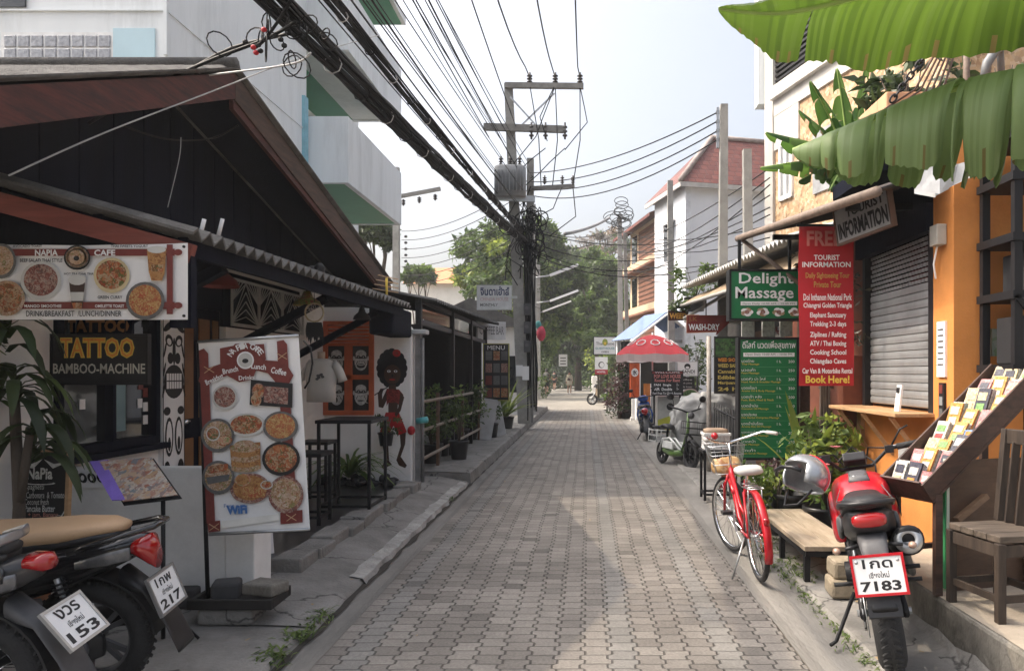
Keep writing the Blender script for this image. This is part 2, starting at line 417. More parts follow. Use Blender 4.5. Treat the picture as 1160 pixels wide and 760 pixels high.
# ------------------------------------------------------------------ road and ground
def paver_mat():
    m, n, L, b = new_mat("interlocking pavers"); _m["pavers"] = m
    def mth(op, a, c=None, d=None):
        q = n.new("ShaderNodeMath"); q.operation = op
        for i, x in enumerate((a, c, d)):
            if x is None: continue
            if isinstance(x, (int, float)): q.inputs[i].default_value = x
            else: L.new(x, q.inputs[i])
        return q.outputs[0]
    tc = n.new("ShaderNodeTexCoord"); sp = n.new("ShaderNodeSeparateXYZ")
    wn = n.new("ShaderNodeTexNoise"); wn.inputs["Scale"].default_value = 1.3; wn.inputs["Detail"].default_value = 3
    L.new(tc.outputs["Object"], wn.inputs["Vector"])
    wv = n.new("ShaderNodeVectorMath"); wv.operation = 'MULTIPLY_ADD'; wv.inputs[1].default_value = (.05, .05, 0)
    L.new(wn.outputs["Color"], wv.inputs[0]); L.new(tc.outputs["Object"], wv.inputs[2]); L.new(wv.outputs[0], sp.inputs[0])
    x, y = sp.outputs[0], sp.outputs[1]
    zig = mth('SINE', mth('MULTIPLY', y, 2 * math.pi / .125)); zig = mth('MULTIPLY', zig, 2.4); zig = mth('MINIMUM', mth('MAXIMUM', zig, -1.), 1.)
    u = mth('DIVIDE', mth('ADD', x, mth('MULTIPLY', zig, .0125)), .146)
    col = mth('FLOOR', u); fu = mth('FRACT', u)
    v = mth('ADD', mth('DIVIDE', y, .125), mth('MULTIPLY', mth('FLOORED_MODULO', col, 2.), .5))
    row = mth('FLOOR', v); fv = mth('FRACT', v)
    du = mth('MULTIPLY', mth('MINIMUM', fu, mth('SUBTRACT', 1., fu)), .146)
    dv = mth('MULTIPLY', mth('MINIMUM', fv, mth('SUBTRACT', 1., fv)), .2)
    dj = mth('MINIMUM', du, dv)
    mr = n.new("ShaderNodeMapRange"); mr.interpolation_type = 'SMOOTHSTEP'; mr.inputs["From Min"].default_value = .002; mr.inputs["From Max"].default_value = .009
    L.new(dj, mr.inputs["Value"])
    cx = n.new("ShaderNodeCombineXYZ"); L.new(col, cx.inputs[0]); L.new(row, cx.inputs[1])
    w1 = n.new("ShaderNodeTexWhiteNoise"); w1.noise_dimensions = '2D'; L.new(cx.outputs[0], w1.inputs["Vector"])
    cr = n.new("ShaderNodeValToRGB"); L.new(w1.outputs["Value"], cr.inputs[0]); e = cr.color_ramp.elements
    e[0].color = (.17, .155, .14, 1); e[1].color = (.24, .222, .2, 1); k = e.new(.5); k.color = (.205, .188, .17, 1)
    # some whole columns were laid in a greyer batch
    w2 = n.new("ShaderNodeTexWhiteNoise"); w2.noise_dimensions = '1D'; L.new(col, w2.inputs["W"])
    gcol = mth('GREATER_THAN', w2.outputs["Value"], .84)
    mx = n.new("ShaderNodeMix"); mx.data_type = 'RGBA'; L.new(mth('MULTIPLY', gcol, .4), mx.inputs["Factor"]); L.new(cr.outputs[0], mx.inputs["A"]); mx.inputs["B"].default_value = (.2, .205, .2, 1)
    w3 = n.new("ShaderNodeTexWhiteNoise"); w3.noise_dimensions = '3D'; L.new(cx.outputs[0], w3.inputs["Vector"]); odd = mth('SUBTRACT', 1., mth('MULTIPLY', mth('GREATER_THAN', w3.outputs['Value'], .955), .3))
    n1 = n.new("ShaderNodeTexNoise"); n1.inputs["Scale"].default_value = 1.1; n1.inputs["Detail"].default_value = 8; n1.inputs["Roughness"].default_value = .7; L.new(tc.outputs["Object"], n1.inputs["Vector"])
    m1 = n.new("ShaderNodeMapRange"); m1.inputs["From Min"].default_value = .3; m1.inputs["From Max"].default_value = .7; m1.inputs["To Min"].default_value = .66; m1.inputs["To Max"].default_value = 1.16; L.new(n1.outputs["Fac"], m1.inputs["Value"])
    n2 = n.new("ShaderNodeTexNoise"); n2.inputs["Scale"].default_value = 60; n2.inputs["Detail"].default_value = 4; L.new(tc.outputs["Object"], n2.inputs["Vector"])
    m2 = n.new("ShaderNodeMapRange"); m2.inputs["From Min"].default_value = .3; m2.inputs["From Max"].default_value = .7; m2.inputs["To Min"].default_value = .82; m2.inputs["To Max"].default_value = 1.14; L.new(n2.outputs["Fac"], m2.inputs["Value"])
    jt = n.new("ShaderNodeMapRange"); jt.inputs["To Min"].default_value = .4; L.new(mr.outputs[0], jt.inputs["Value"])
    f = mth('MULTIPLY', mth('MULTIPLY', mth('MULTIPLY', m1.outputs[0], odd), m2.outputs[0]), jt.outputs[0])
    vm = n.new("ShaderNodeVectorMath"); vm.operation = 'SCALE'; L.new(mx.outputs["Result"], vm.inputs[0]); L.new(f, vm.inputs["Scale"])
    L.new(vm.outputs[0], b.inputs["Base Color"]); b.inputs["Roughness"].default_value = .8; b.inputs["Specular IOR Level"].default_value = .3
    h = mth('ADD', mth('ADD', mth('MULTIPLY', mr.outputs[0], .8), mth('MULTIPLY', w1.outputs["Value"], .35)), mth('MULTIPLY', n2.outputs["Fac"], .3))
    bp = n.new("ShaderNodeBump"); bp.inputs["Strength"].default_value = .7; bp.inputs["Distance"].default_value = .012; L.new(h, bp.inputs["Height"]); L.new(bp.outputs[0], b.inputs["Normal"])
    return m
PAV = paver_mat()

def strip(name, ys, sec, m, jit=0., kind='structure', par=None, label=None, cat=None):
    """loft a cross section (list of (x, z) for each y) along the street"""
    mb = MB(); vs = []; k = None
    for y in ys:
        s_ = sec(y); k = len(s_)
        vs += [V((x, y, z)) for x, z in s_]
    if jit:
        vs = [v + V((noise.noise(v * 3.1) * jit, 0, noise.noise(v * 2.3 + V((7, 1, 3))) * jit * .25)) for v in vs]
    fs = [(i * k + j, i * k + j + 1, (i + 1) * k + j + 1, (i + 1) * k + j) for i in range(len(ys) - 1) for j in range(k - 1)]
    mb.add(vs, fs, m)
    return mb.build(name, par, kind=kind, label=label, cat=cat)
def rng(a, b, st): return [a + (b - a) * i / max(1, round((b - a) / st)) for i in range(max(1, round((b - a) / st)) + 1)]

mb = MB(); mb.quad((-300, -60, -.06), (300, -60, -.06), (300, 500, -.06), (-300, 500, -.06), M("sandy ground", (.2, .17, .13), .95, var=.3, scale=.6)); mb.build("ground", kind='structure')
mb = MB(); mb.quad((-1.44, -6, 0), (1.165, -6, 0), (1.165, 31.3, 0), (-1.44, 31.3, 0), PAV); mb.build("road", kind='structure')
mb = MB()
mb.quad((-4.6, 31.2, .004), (3.4, 31.2, .004), (3.4, 110, .004), (-4.6, 110, .004), M("far pale paving", (.21, .195, .17), .85, var=.22, scale=2.5, bump=.3, bscale=20)); mb.build("far_road", kind='structure')
strip("gutter_left", rng(-6, 31, .5), lambda y: [(-1.44, .002), (-1.5, -.012), (-1.58, -.006), (-1.66, .014), (-1.75, .014)], GUTTER, .008)
strip("gutter_right", rng(-6, 31, .5), lambda y: [(1.165, .002), (1.25, -.014), (1.4, .0), (1.51, .022), (1.56, .02)], GUTTER, .01)
DIRT = M("gutter dirt", (.045, .04, .034), .95, var=.4, scale=8)
strip("gutter_dirt", rng(2.5, 30.5, .12), lambda y: [(-1.628 + .012 * noise.noise(V((y * 5, 4, 1))), .012), (-1.585 + .03 * noise.noise(V((y * 3, 8, 2))), .006)], DIRT, .004, kind='stuff', label="dark dirt line lying along the left gutter foot", cat="dirt")
# left pavement: a low drive near the viewer, a sloping cracked apron, then a raised slab
strip("pavement_drive", rng(-6, 5.3, .22), lambda y: [(-1.63 - .02 * math.sin(y * 5), .012), (-1.66, .034), (-1.95, .042), (-2.3, .05), (-3, .055), (-7, .06)], CONC, .03)
def apron(y):
    t = min(1, max(0, (y - 4.4) / 1.2)); return [(-1.63, .014), (-1.66, .04 + .005 * t), (-1.75, .048 + .012 * t), (-1.9, .053 + .037 * t), (-2.06, .056 + .06 * t), (-2.3, .06 + .06 * t)]
strip("pavement_apron", rng(4.4, 10.25, .14), apron, CONC, .03)
strip("broken_kerb_edge", rng(5.4, 10.1, .09), lambda y: [(-1.615 + .03 * noise.noise(V((y * 4, 0, 0))), .0), (-1.63, .05 + .016 * noise.noise(V((y * 6, 3, 0)))), (-1.735 + .045 * noise.noise(V((y * 5, 9, 0))), .067)], CONC_L, .022)
strip("pavement_raised", rng(10.3, 31, .25), lambda y: [(-1.6, .0), (-1.62, .15), (-1.66, .165), (-1.95, .17), (-2.25, .17), (-3.6, .175)], CONC, .02)
mb = MB(); mb.quad((-1.6, 10.3, 0), (-3.6, 10.3, 0), (-3.6, 10.3, .175), (-1.62, 10.3, .155), CONC); mb.build("pavement_end_face", kind='structure')
TILE = M("black floor tiles", (.022, .022, .024), .28, var=.3, scale=6)
mb = MB(); mb.box((-3.42, 5.32, 0), (-2.29, 9.6, .15), TILE); mb.build("terrace_floor", kind='structure')
mb = MB()
for i in range(10): mb.box((-2.285, 5.34 + i * .38, .0), (-2.06 + .02 * math.sin(i * 2.3), 5.34 + i * .38 + .374, .2 + .012 * math.sin(i * 3.7)), CONC)
mb.jitter(.02, 5).build("terrace_kerb", kind='structure', bev=.015)
# right: verge, platform
strip("verge_right", rng(-6, 31, .3), lambda y: [(1.5, .01), (1.54, .045), (1.95, .055), (2.6, .06), (4.0, .065)], CONC, .03)
mb = MB(); mb.box((1.955, .5, 0), (4.6, 5.62, .3), MOSS)
mb.build("shop_platform", kind='structure', bev=.02)
mb = MB(); mb.quad((1.97, .5, .304), (4.6, .5, .304), (4.6, 5.6, .304), (1.97, 5.6, .304), M("worn platform screed", (.34, .29, .23), .9, var=.2, scale=3, bump=.4, dirt=.5, dirtc=(.16, .14, .115))); mb.build("platform_floor", kind='structure')
strip("platform_foot_rubble", rng(1.0, 5.6, .1), lambda y: [(1.86 + .04 * noise.noise(V((y * 4, 2, 0))), .05), (1.92, .075 + .02 * noise.noise(V((y * 7, 5, 0)))), (1.95, .12 + .03 * noise.noise(V((y * 5, 1, 0))))], CONC, .015)

# weeds along the gutters
rnd = random.Random(3)
def tuft(mb, x, y, z, n, h, spread):
    for _ in range(n):
        a = rnd.uniform(0, 6.28); b = V((x + rnd.gauss(0, spread), y + rnd.gauss(0, spread * 1.6), z))
        d = V((math.cos(a) * .6, math.sin(a) * .6, rnd.uniform(.5, 1.2)))
        mb.leaf(b, d, V((-math.sin(a), math.cos(a), 0)), h * rnd.uniform(.5, 1.2), h * .16, L_GRASS, droop=.9, seg=3)
mb = MB()
for x, y, n in ((-1.68, 3.98, 70), (-1.66, 4.32, 60), (-1.67, 4.62, 55), (-1.7, 4.2, 20), (-1.66, 8.9, 25), (-2.0, 9.6, 25)): tuft(mb, x, y, .02, n, .085, .045)
mb.build("grass_tufts", kind='stuff', label="green weeds growing in the left gutter crack", cat="grass")
mb = MB()
for i in range(120):
    y = 3.4 + 3.6 * rnd.random(); tuft(mb, 1.52 + rnd.gauss(0, .025) + .02 * math.sin(y * 3), y, .015, 7, .055, .03)
for i in range(40): tuft(mb, 1.62 + rnd.gauss(0, .06), rnd.uniform(5.4, 7.6), .04, 8, .07, .04)
mb.build("verge_grass", kind='stuff', label="thin grass and moss strip along the right gutter", cat="grass")
mb = MB()
for i in range(26):
    x, y = rnd.choice(((rnd.uniform(1.5, 1.9), rnd.uniform(3.3, 5.5)), (rnd.uniform(-1.64, -1.9), rnd.uniform(3.2, 7)), (rnd.uniform(-1.4, 1.1), rnd.uniform(3, 12))))
    a = rnd.uniform(0, 3); L_ = rnd.uniform(.015, .035); c, s_ = math.cos(a), math.sin(a); z = .06 if x > 1.5 else (.075 if x < -1.5 else .006)
    mb.add([(x, y, z), (x + L_ * c, y + L_ * s_, z + .004), (x + L_ * c - L_ * s_ * .5, y + L_ * s_ + L_ * c * .5, z + .002), (x - L_ * s_ * .5, y + L_ * c * .5, z)], [(0, 1, 2, 3)], M("dead leaf", (.3, .22, .12), .8))
mb.build("leaf_litter", kind='stuff', label="fallen dry leaves scattered over paving", cat="litter")

# ------------------------------------------------------------------ LEFT: cafe house
XW = -3.4                                              # street wall of the cafe
cafe = thing("cafe_house", "dark timber cafe with red edged gable roof and corrugated lean-to over its terrace", "cafe", (-3.4, 6.5, 0))
mb = MB()                                              # white plaster wall with the shop window opening and the door opening left out
for y0, y1, z0, z1 in ((4.1, 4.72, 0, 2.0), (4.72, 5.86, 0, 1.0), (5.86, 6.25, 0, 2.0), (6.98, 9.6, 0, 2.62)):
    mb.box((XW - .15, y0, z0), (XW, y1, z1), WHITE)
mb.build("wall", cafe)
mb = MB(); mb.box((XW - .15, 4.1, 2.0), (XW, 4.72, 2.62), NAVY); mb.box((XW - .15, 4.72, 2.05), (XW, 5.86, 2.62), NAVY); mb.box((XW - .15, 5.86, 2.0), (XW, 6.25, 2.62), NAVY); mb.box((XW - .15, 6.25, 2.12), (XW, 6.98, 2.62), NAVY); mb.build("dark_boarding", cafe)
mb = MB()
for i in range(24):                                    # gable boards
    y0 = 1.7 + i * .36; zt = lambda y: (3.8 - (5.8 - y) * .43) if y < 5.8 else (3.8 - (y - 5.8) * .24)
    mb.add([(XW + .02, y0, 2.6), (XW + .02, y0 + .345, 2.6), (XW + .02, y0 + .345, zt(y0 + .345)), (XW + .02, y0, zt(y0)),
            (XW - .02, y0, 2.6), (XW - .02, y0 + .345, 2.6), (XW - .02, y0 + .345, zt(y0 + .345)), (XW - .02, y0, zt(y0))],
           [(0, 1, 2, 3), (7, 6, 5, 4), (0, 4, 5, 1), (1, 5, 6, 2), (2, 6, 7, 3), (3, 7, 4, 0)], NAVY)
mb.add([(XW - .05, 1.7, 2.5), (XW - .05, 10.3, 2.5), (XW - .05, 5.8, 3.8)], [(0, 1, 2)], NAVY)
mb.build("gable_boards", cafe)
mb = MB()                                              # gable roof: two corrugated slopes
def corr(mb, a, b, c, d, m, n, amp, th=.012):
    """corrugated sheet a-b (across the waves) to d-c"""
    a, b, c, d = map(V, (a, b, c, d)); nrm = (b - a).cross(d - a).normalized()
    top = []; bot = []
    for i in range(n * 4 + 1):
        t = i / (n * 4); o = nrm * amp * math.sin(2 * math.pi * i / 4)
        top += [a.lerp(b, t) + o, d.lerp(c, t) + o]; bot += [a.lerp(b, t) + o - nrm * th, d.lerp(c, t) + o - nrm * th]
    N = n * 4; k = len(top)
    fs = [(2 * i, 2 * i + 2, 2 * i + 3, 2 * i + 1) for i in range(N)] + [(k + 2 * i + 1, k + 2 * i + 3, k + 2 * i + 2, k + 2 * i) for i in range(N)]
    fs += [(2 * i, k + 2 * i, k + 2 * i + 2, 2 * i + 2) for i in range(N)] + [(2 * i + 1, 2 * i + 3, k + 2 * i + 3, k + 2 * i + 1) for i in range(N)]
    fs += [(0, 1, k + 1, k), (2 * N, k + 2 * N, k + 2 * N + 1, 2 * N + 1)]
    mb.add(top + bot, fs, m)
xf, xb = -2.72, -9.5
pk, pn, pf = (5.8, 3.93), (1.3, 2.0), (10.45, 2.81)
corr(mb, (xf, pn[0], pn[1]), (xb, pn[0], pn[1]), (xb, pk[0], pk[1]), (xf, pk[0], pk[1]), ASB, 46, .018)
corr(mb, (xf, pk[0], pk[1] + .0), (xb, pk[0], pk[1]), (xb, pf[0], pf[1]), (xf, pf[0], pf[1]), ASB, 46, .018)
mb.tube([(xf - .02, pk[0], pk[1] + .03), (xb, pk[0], pk[1] + .03)], .06, ASB, 8)
mb.build("roof", cafe)
mb = MB()
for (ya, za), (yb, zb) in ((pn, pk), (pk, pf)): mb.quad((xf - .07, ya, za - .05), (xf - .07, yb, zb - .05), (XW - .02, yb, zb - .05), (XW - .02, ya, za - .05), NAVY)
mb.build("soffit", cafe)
mb = MB()
def rake(y0, z0, y1, z1, h, m, x0, x1):
    mb.add([(x, y, z) for x in (x0, x1) for y, z in ((y0, z0 - .035), (y1, z1 - .035), (y1, z1 - .035 - h), (y0, z0 - .035 - h))],
           [(0, 1, 2, 3), (7, 6, 5, 4), (0, 4, 5, 1), (1, 5, 6, 2), (2, 6, 7, 3), (3, 7, 4, 0)], m)
rake(pn[0], pn[1], pk[0], pk[1], .2, REDW, -2.75, -2.78); mb.build("barge_board", cafe, bev=.004)
mb = MB(); rake(pk[0], pk[1], pf[0], pf[1], .21, DARKW, -2.75, -2.78); mb.build("barge_board", cafe, bev=.004)
mb = MB(); rake(pk[0], pk[1] - .2, pf[0], pf[1] - .15, .08, REDW, -2.765, -2.8); mb.build("trim_strip", cafe)
# lean-to
mb = MB()
corr(mb, (-2.17, 9.15, 2.36), (-2.17, 4.08, 2.31), (-3.42, 4.08, 2.66), (-3.42, 9.15, 2.71), ASB, 36, .03, .016)
mb.build("lean_to_roof", cafe)
mb = MB(); mb.bar((-2.2, 4.14, 2.21), (-3.42, 4.14, 2.54), .05, .11, REDW2); mb.build("lean_to_beam", cafe, bev=.004)
mb = MB(); mb.bar((-2.27, 4.16, 2.26), (-2.27, 9.1, 2.29), .05, .1, NAVY); mb.bar((-2.75, 4.16, 2.4), (-2.75, 9.1, 2.44), .05, .08, NAVY); mb.build("purlin", cafe)
mb = MB(); mb.box((-2.32, 4.12, 1.8), (-2.2, 4.18, 2.2), NAVY); mb.build("corner_panel", cafe)
for y in (5.0, 7.0, 8.7):
    mb = MB(); mb.bar((-3.4, y, 1.75), (-2.45, y, 2.26), .07, .09, NAVY, up=(0, 1, 0)); mb.build("bracket", cafe, bev=.005)
mb = MB(); mb.box((-2.56, 8.7, 2.0), (-2.26, 9.6, 2.34), NAVY); mb.build("eave_box", cafe, bev=.03)
# lattice vent over the wall
mb = MB(); LG = M("grey white lattice", (.5, .5, .48), .8)
fr = Fr((XW + .06, 6.95, 2.02), (0, 1, 0), (0, 0, 1)); wv, hv = 1.75, .4
mb.fbox(fr, 0, -.03, wv, 0, 0, .02, LG); mb.fbox(fr, 0, hv, wv, hv + .025, 0, .02, LG)
for c in (0., .58, 1.16, 1.75):
    mb.fbox(fr, max(0, c - .012), 0, min(wv, c + .012), hv, 0, .02, LG)
for c0 in (0., .58, 1.16):
    for t in (.18, .36, .56, .78, 1.):
        for (sx, sy, ex, ey) in ((c0, 0, c0 + .29, hv * t), (c0 + .58, 0, c0 + .29, hv * t), (c0, hv * .5, c0 + .29 * t, hv), (c0 + .58, hv * .5, c0 + .58 - .29 * t, hv)):
            mb.bar(fr.p(sx, sy, .01), fr.p(ex, ey, .01), .006, .008, LG, up=(1, 0, 0))
mb.build("lattice_vent", cafe)
mb = MB(); mb.box((XW - .02, 6.9, 1.98), (XW + .012, 8.75, 2.5), NAVY); mb.build("vent_backing", cafe)
# shop window with dark room behind
mb = MB()
for a, b in (((4.72, 1.0), (4.78, 2.05)), ((5.8, 1.0), (5.86, 2.05)), ((4.78, 1.0), (5.8, 1.06)), ((4.78, 1.99), (5.8, 2.05)), ((5.27, 1.06), (5.31, 1.99))):
    mb.box((XW - .08, a[0], a[1]), (XW + .03, b[0], b[1]), NAVY)
wf = mb.build("window", cafe, bev=.004)
mb = MB(); mb.box((XW - .04, 4.78, 1.06), (XW - .03, 5.8, 1.99), GLASSD); mb.build("pane", wf)
mb = MB(); mb.box((XW - .02, 4.66, .955), (XW + .09, 5.9, .998), NAVY); mb.build("sill", wf)
mb = MB()
fr = Fr((XW + .002, 4.72, 0), (0, 1, 0))
mb.box((XW - .028, 5.3, 1.12), (XW - .024, 5.5, 1.62), M("pale blue poster", (.16, .26, .28), .5)); mb.box((XW - .028, 5.52, 1.45), (XW - .024, 5.8, 1.9), GLASSD)
for i, (y, z, c) in enumerate(((5.72, 1.75, PRW), (5.72, 1.5, PRW), (5.66, 1.42, PRR), (5.72, 1.36, PRR), (5.65, 1.28, PRW), (5.72, 1.25, PRW), (5.72, 1.15, PRW), (5.0, 1.3, PRW))):
    mb.box((XW - .028, y, z), (XW - .022, y + .055, z + .07), c)
mb.text(Fr((XW - .02, 4.78, 0), (0, 1, 0)), "OPENING", .1, 1.63, .34, 1.66, PRW); mb.text(Fr((XW - .02, 4.78, 0), (0, 1, 0)), "TRADITIONAL TATTOO", .36, 1.63, .95, 1.665, PRR, bold=.02)
mb.build("window_stickers", wf)
# door, double leaf, navy with brown panels
dr = None
mb = MB(); mb.box((XW - .1, 6.25, .15), (XW - .06, 6.98, 2.12), NAVY); dr = mb.build("door", cafe)
for y0, y1 in ((6.33, 6.5), (6.6, 6.78), (6.84, 6.94)):
    mb = MB(); mb.box((XW - .062, y0, 1.15), (XW - .05, y1, 2.03), M("stained brown panel", (.2, .09, .03), .5, var=.2)); mb.box((XW - .062, y0, .3), (XW - .05, y1, .98), M("stained brown panel", (.2, .09, .03), .5)); mb.build("door_panel", dr)
mb = MB(); mb.ball((XW - .02, 6.31, 1.13), .028, CHROME, 12, 8); mb.cyl((XW - .06, 6.31, 1.13), (XW - .02, 6.31, 1.13), .012, CHROME, 8); mb.cyl((XW - .03, 6.31, 1.13), (XW - .03, 6.4, 1.13), .01, CHROME, 8); mb.build("handle", dr)
# white side wall that faces the viewer at the far end, with red shutter window and mural
YM = 9.6
mb = MB(); frm = Fr((-3.42, YM, .1))
top = [(0, 2.3), (.4, 2.3), (.75, 2.27), (.95, 2.2), (1.08, 2.1), (1.16, 1.98)]
mb.prism(frm, [(0, 0), (1.16, 0)] + top[::-1], -.22, 0, M("fresh white wall", (.85, .84, .82), .8, var=.05, scale=3, dirt=.2, dirtc=(.5, .48, .45)))
mb.build("mural_wall", cafe, bev=.02)
mb = MB(); RF = M("faded orange red paint", (.46, .1, .035), .65, var=.2, scale=6)
wx0, wx1, wz0, wz1 = P(367, 470, YM).x, P(424, 470, YM).x, P(395, 470, YM).z, P(395, 364, YM).z
fw = Fr((wx0, YM - .001, wz0)); ww, wh = wx1 - wx0, wz1 - wz0
for a0, b0, a1, b1 in ((0, 0, ww, .06), (0, wh - .05, ww, wh), (0, .06, .06, wh - .05), (ww - .06, .06, ww, wh - .05), (ww / 2 - .05, .06, ww / 2 + .05, wh - .3), (.06, .46, ww - .06, .52), (.06, wh - .32, ww - .06, wh - .28)):
    mb.fbox(fw, a0, b0, a1, b1, .0, .045, RF)
for i in range(5): mb.fbox(fw, .06, wh - .275 + i * .045, ww - .06, wh - .24 + i * .045, .005, .035, RF)
win = mb.build("window", cafe, bev=.004)
PB = M("black window board", (.014, .014, .016), .6)
def ape(mb, fr, cx, cy, s, kind):
    """painted ape face in white and grey strokes"""
    A = M("grey white brush paint", (.5, .5, .49), .8, var=.35, scale=40)
    D = PB
    mb.disc(fr, cx, cy - .05 * s, .31 * s, .44 * s, A, .002, 18); mb.disc(fr, cx, cy + .3 * s, .26 * s, .2 * s, A, .0024, 14)
    mb.disc(fr, cx, cy + .13 * s, .3 * s, .05 * s, D, .003, 12)
    for q in (-1, 1):
        mb.disc(fr, cx + q * .12 * s, cy + .17 * s, .085 * s, .075 * s, D, .0034, 10); mb.disc(fr, cx + q * .12 * s, cy + .16 * s, .03 * s, .03 * s, A, .004, 8)
        mb.disc(fr, cx + q * .05 * s, cy - .05 * s, .022 * s, .03 * s, D, .0035, 8); mb.disc(fr, cx + q * .34 * s, cy + .1 * s, .05 * s, .11 * s, A, .002, 10)
        mb.disc(fr, cx + q * .19 * s, cy - .12 * s, .015 * s, .14 * s, D, .0035, 8, rot=q * .5)
    if kind == 0: mb.disc(fr, cx, cy - .26 * s, .17 * s, .03 * s, D, .0036, 12); mb.disc(fr, cx + .1 * s, cy - .4 * s, .2 * s, .07 * s, A, .004, 10, rot=.5)
    if kind == 1:
        mb.disc(fr, cx, cy - .26 * s, .2 * s, .11 * s, D, .0036, 14); mb.disc(fr, cx, cy - .22 * s, .15 * s, .035 * s, A, .004, 10)
    if kind == 2: mb.disc(fr, cx, cy - .24 * s, .06 * s, .12 * s, D, .0036, 12)
    if kind == 3:
        mb.disc(fr, cx, cy - .27 * s, .17 * s, .035 * s, D, .0036, 12); mb.disc(fr, cx + .22 * s, cy - .34 * s, .16 * s, .02 * s, A, .004, 8, rot=-.4)
for k, (a, b) in enumerate(((.06, .52), (ww / 2 + .05, .52), (.06, .06), (ww / 2 + .05, .06))):
    mb = MB(); pw, ph = ww / 2 - .11, (.46 if b > .3 else .4)
    mb.fbox(fw, a, b, a + pw, b + min(ph, wh - .84 if b > .3 else .4), .004, .012, PB)
    hh = min(ph, wh - .84 if b > .3 else .4)
    ape(mb, Fr(fw.p(0, 0, .013)), a + pw / 2, b + hh / 2, min(pw * 1.25, hh * 1.05), k)
    mb.build("painted_pane", win)
# mural of a dancing figure with a big afro (flat wall paint)
mb = MB(); fm = Fr(V((0, YM, 0)) + V((0, 0, 0)))
def mp(px, py): q = P(px, py, YM); return (q.x, q.z)
def mpoly(pts, m, d): mb.patch(fm, [mp(*p) for p in pts], m, d)
def mdisc(px, py, rx, ry, m, d, rot=0.):
    a, b = mp(px, py); k = YM / F0; mb.disc(fm, a, b, rx * k, ry * k, m, d, 22, rot)
HAIR = M("mural black paint", (.012, .012, .014), .75, var=.2, scale=20); MRED = M("mural red paint", (.42, .02, .02), .75, var=.25, scale=15)
SH = M("mural red pattern", (.2, .03, .025), .75, var=.8, scale=45)
for i in range(16):
    a = i / 16 * 6.283; mdisc(444 + 12.5 * math.cos(a), 417 + 17 * math.sin(a), 5.2, 5.6, HAIR, .0015 + .0002 * i)
mdisc(444, 417, 14, 19, HAIR, .0052); mdisc(444.5, 424, 9.5, 11, SKINB, .0062); mdisc(449.5, 400, 4.6, 4.2, MRED, .0066); mdisc(449.5, 400, 1.6, 1.5, SH, .007)
for q in (-1, 1):
    mdisc(444.5 + q * 3.8, 420.5, 2., 1.3, PRW, .0068); mdisc(444.5 + q * 3.8, 420.5, .8, .9, HAIR, .0072)
mdisc(444.5, 430, 3.4, .9, MRED, .0068); mdisc(444.6, 425.5, 1.1, 1.6, HAIR, .0066)
mpoly([(441, 434), (448, 434), (449, 441), (440, 441)], SKINB, .003)
mpoly([(438, 440), (452, 441), (457, 447), (456, 457), (452, 460), (450, 456), (440, 456), (438, 460)], SH, .0035)
mpoly([(440, 456), (451, 456), (450, 469), (440, 469)], SKINB, .003)
mpoly([(438, 441), (441, 447), (434, 462), (429, 461), (428, 446), (431, 440), (435, 440), (433, 446), (433, 452)], SKINB, .0026)
mpoly([(454, 444), (458, 450), (454, 465), (449, 472), (447, 469), (451, 462)], SKINB, .0042)
mpoly([(437, 467), (452, 467), (461, 489), (451, 493), (446, 482), (440, 493), (430, 491)], MRED, .0038)
mpoly([(432, 491), (439, 492), (440, 507), (441, 522), (444, 526), (434, 531), (432, 528), (437, 522), (434, 508)], SKINB, .003)
mpoly([(453, 492), (460, 489), (459, 503), (454, 517), (461, 527), (459, 530), (452, 527), (449, 521), (454, 505)], SKINB, .003)
mpoly([(424, 447), (440, 437), (440.6, 438), (424.6, 448)], HAIR, .0044)
mb.build("mural", cafe)
# low white counter wall at the near end
mb = MB(); mb.box((-3.4, 4.84, .04), (-2.36, 4.94, .93), WHITE); mb.box((-2.36, 4.835, .04), (-2.17, 5.1, .935), WHITE); mb.build("counter_wall", cafe, bev=.008)
mb = MB(); mb.box((-3.395, 4.822, .8), (-2.95, 4.838, .915), PRW)
frk = Fr((-3.37, 4.82, .82))
for i in range(7): mb.disc(frk, .03 + i * .06, .045, .026, .036, PB, .002, 12, rot=.6); mb.disc(frk, .03 + i * .06, .045, .012, .018, PRW, .003, 8)
mb.build("painted_border", cafe)
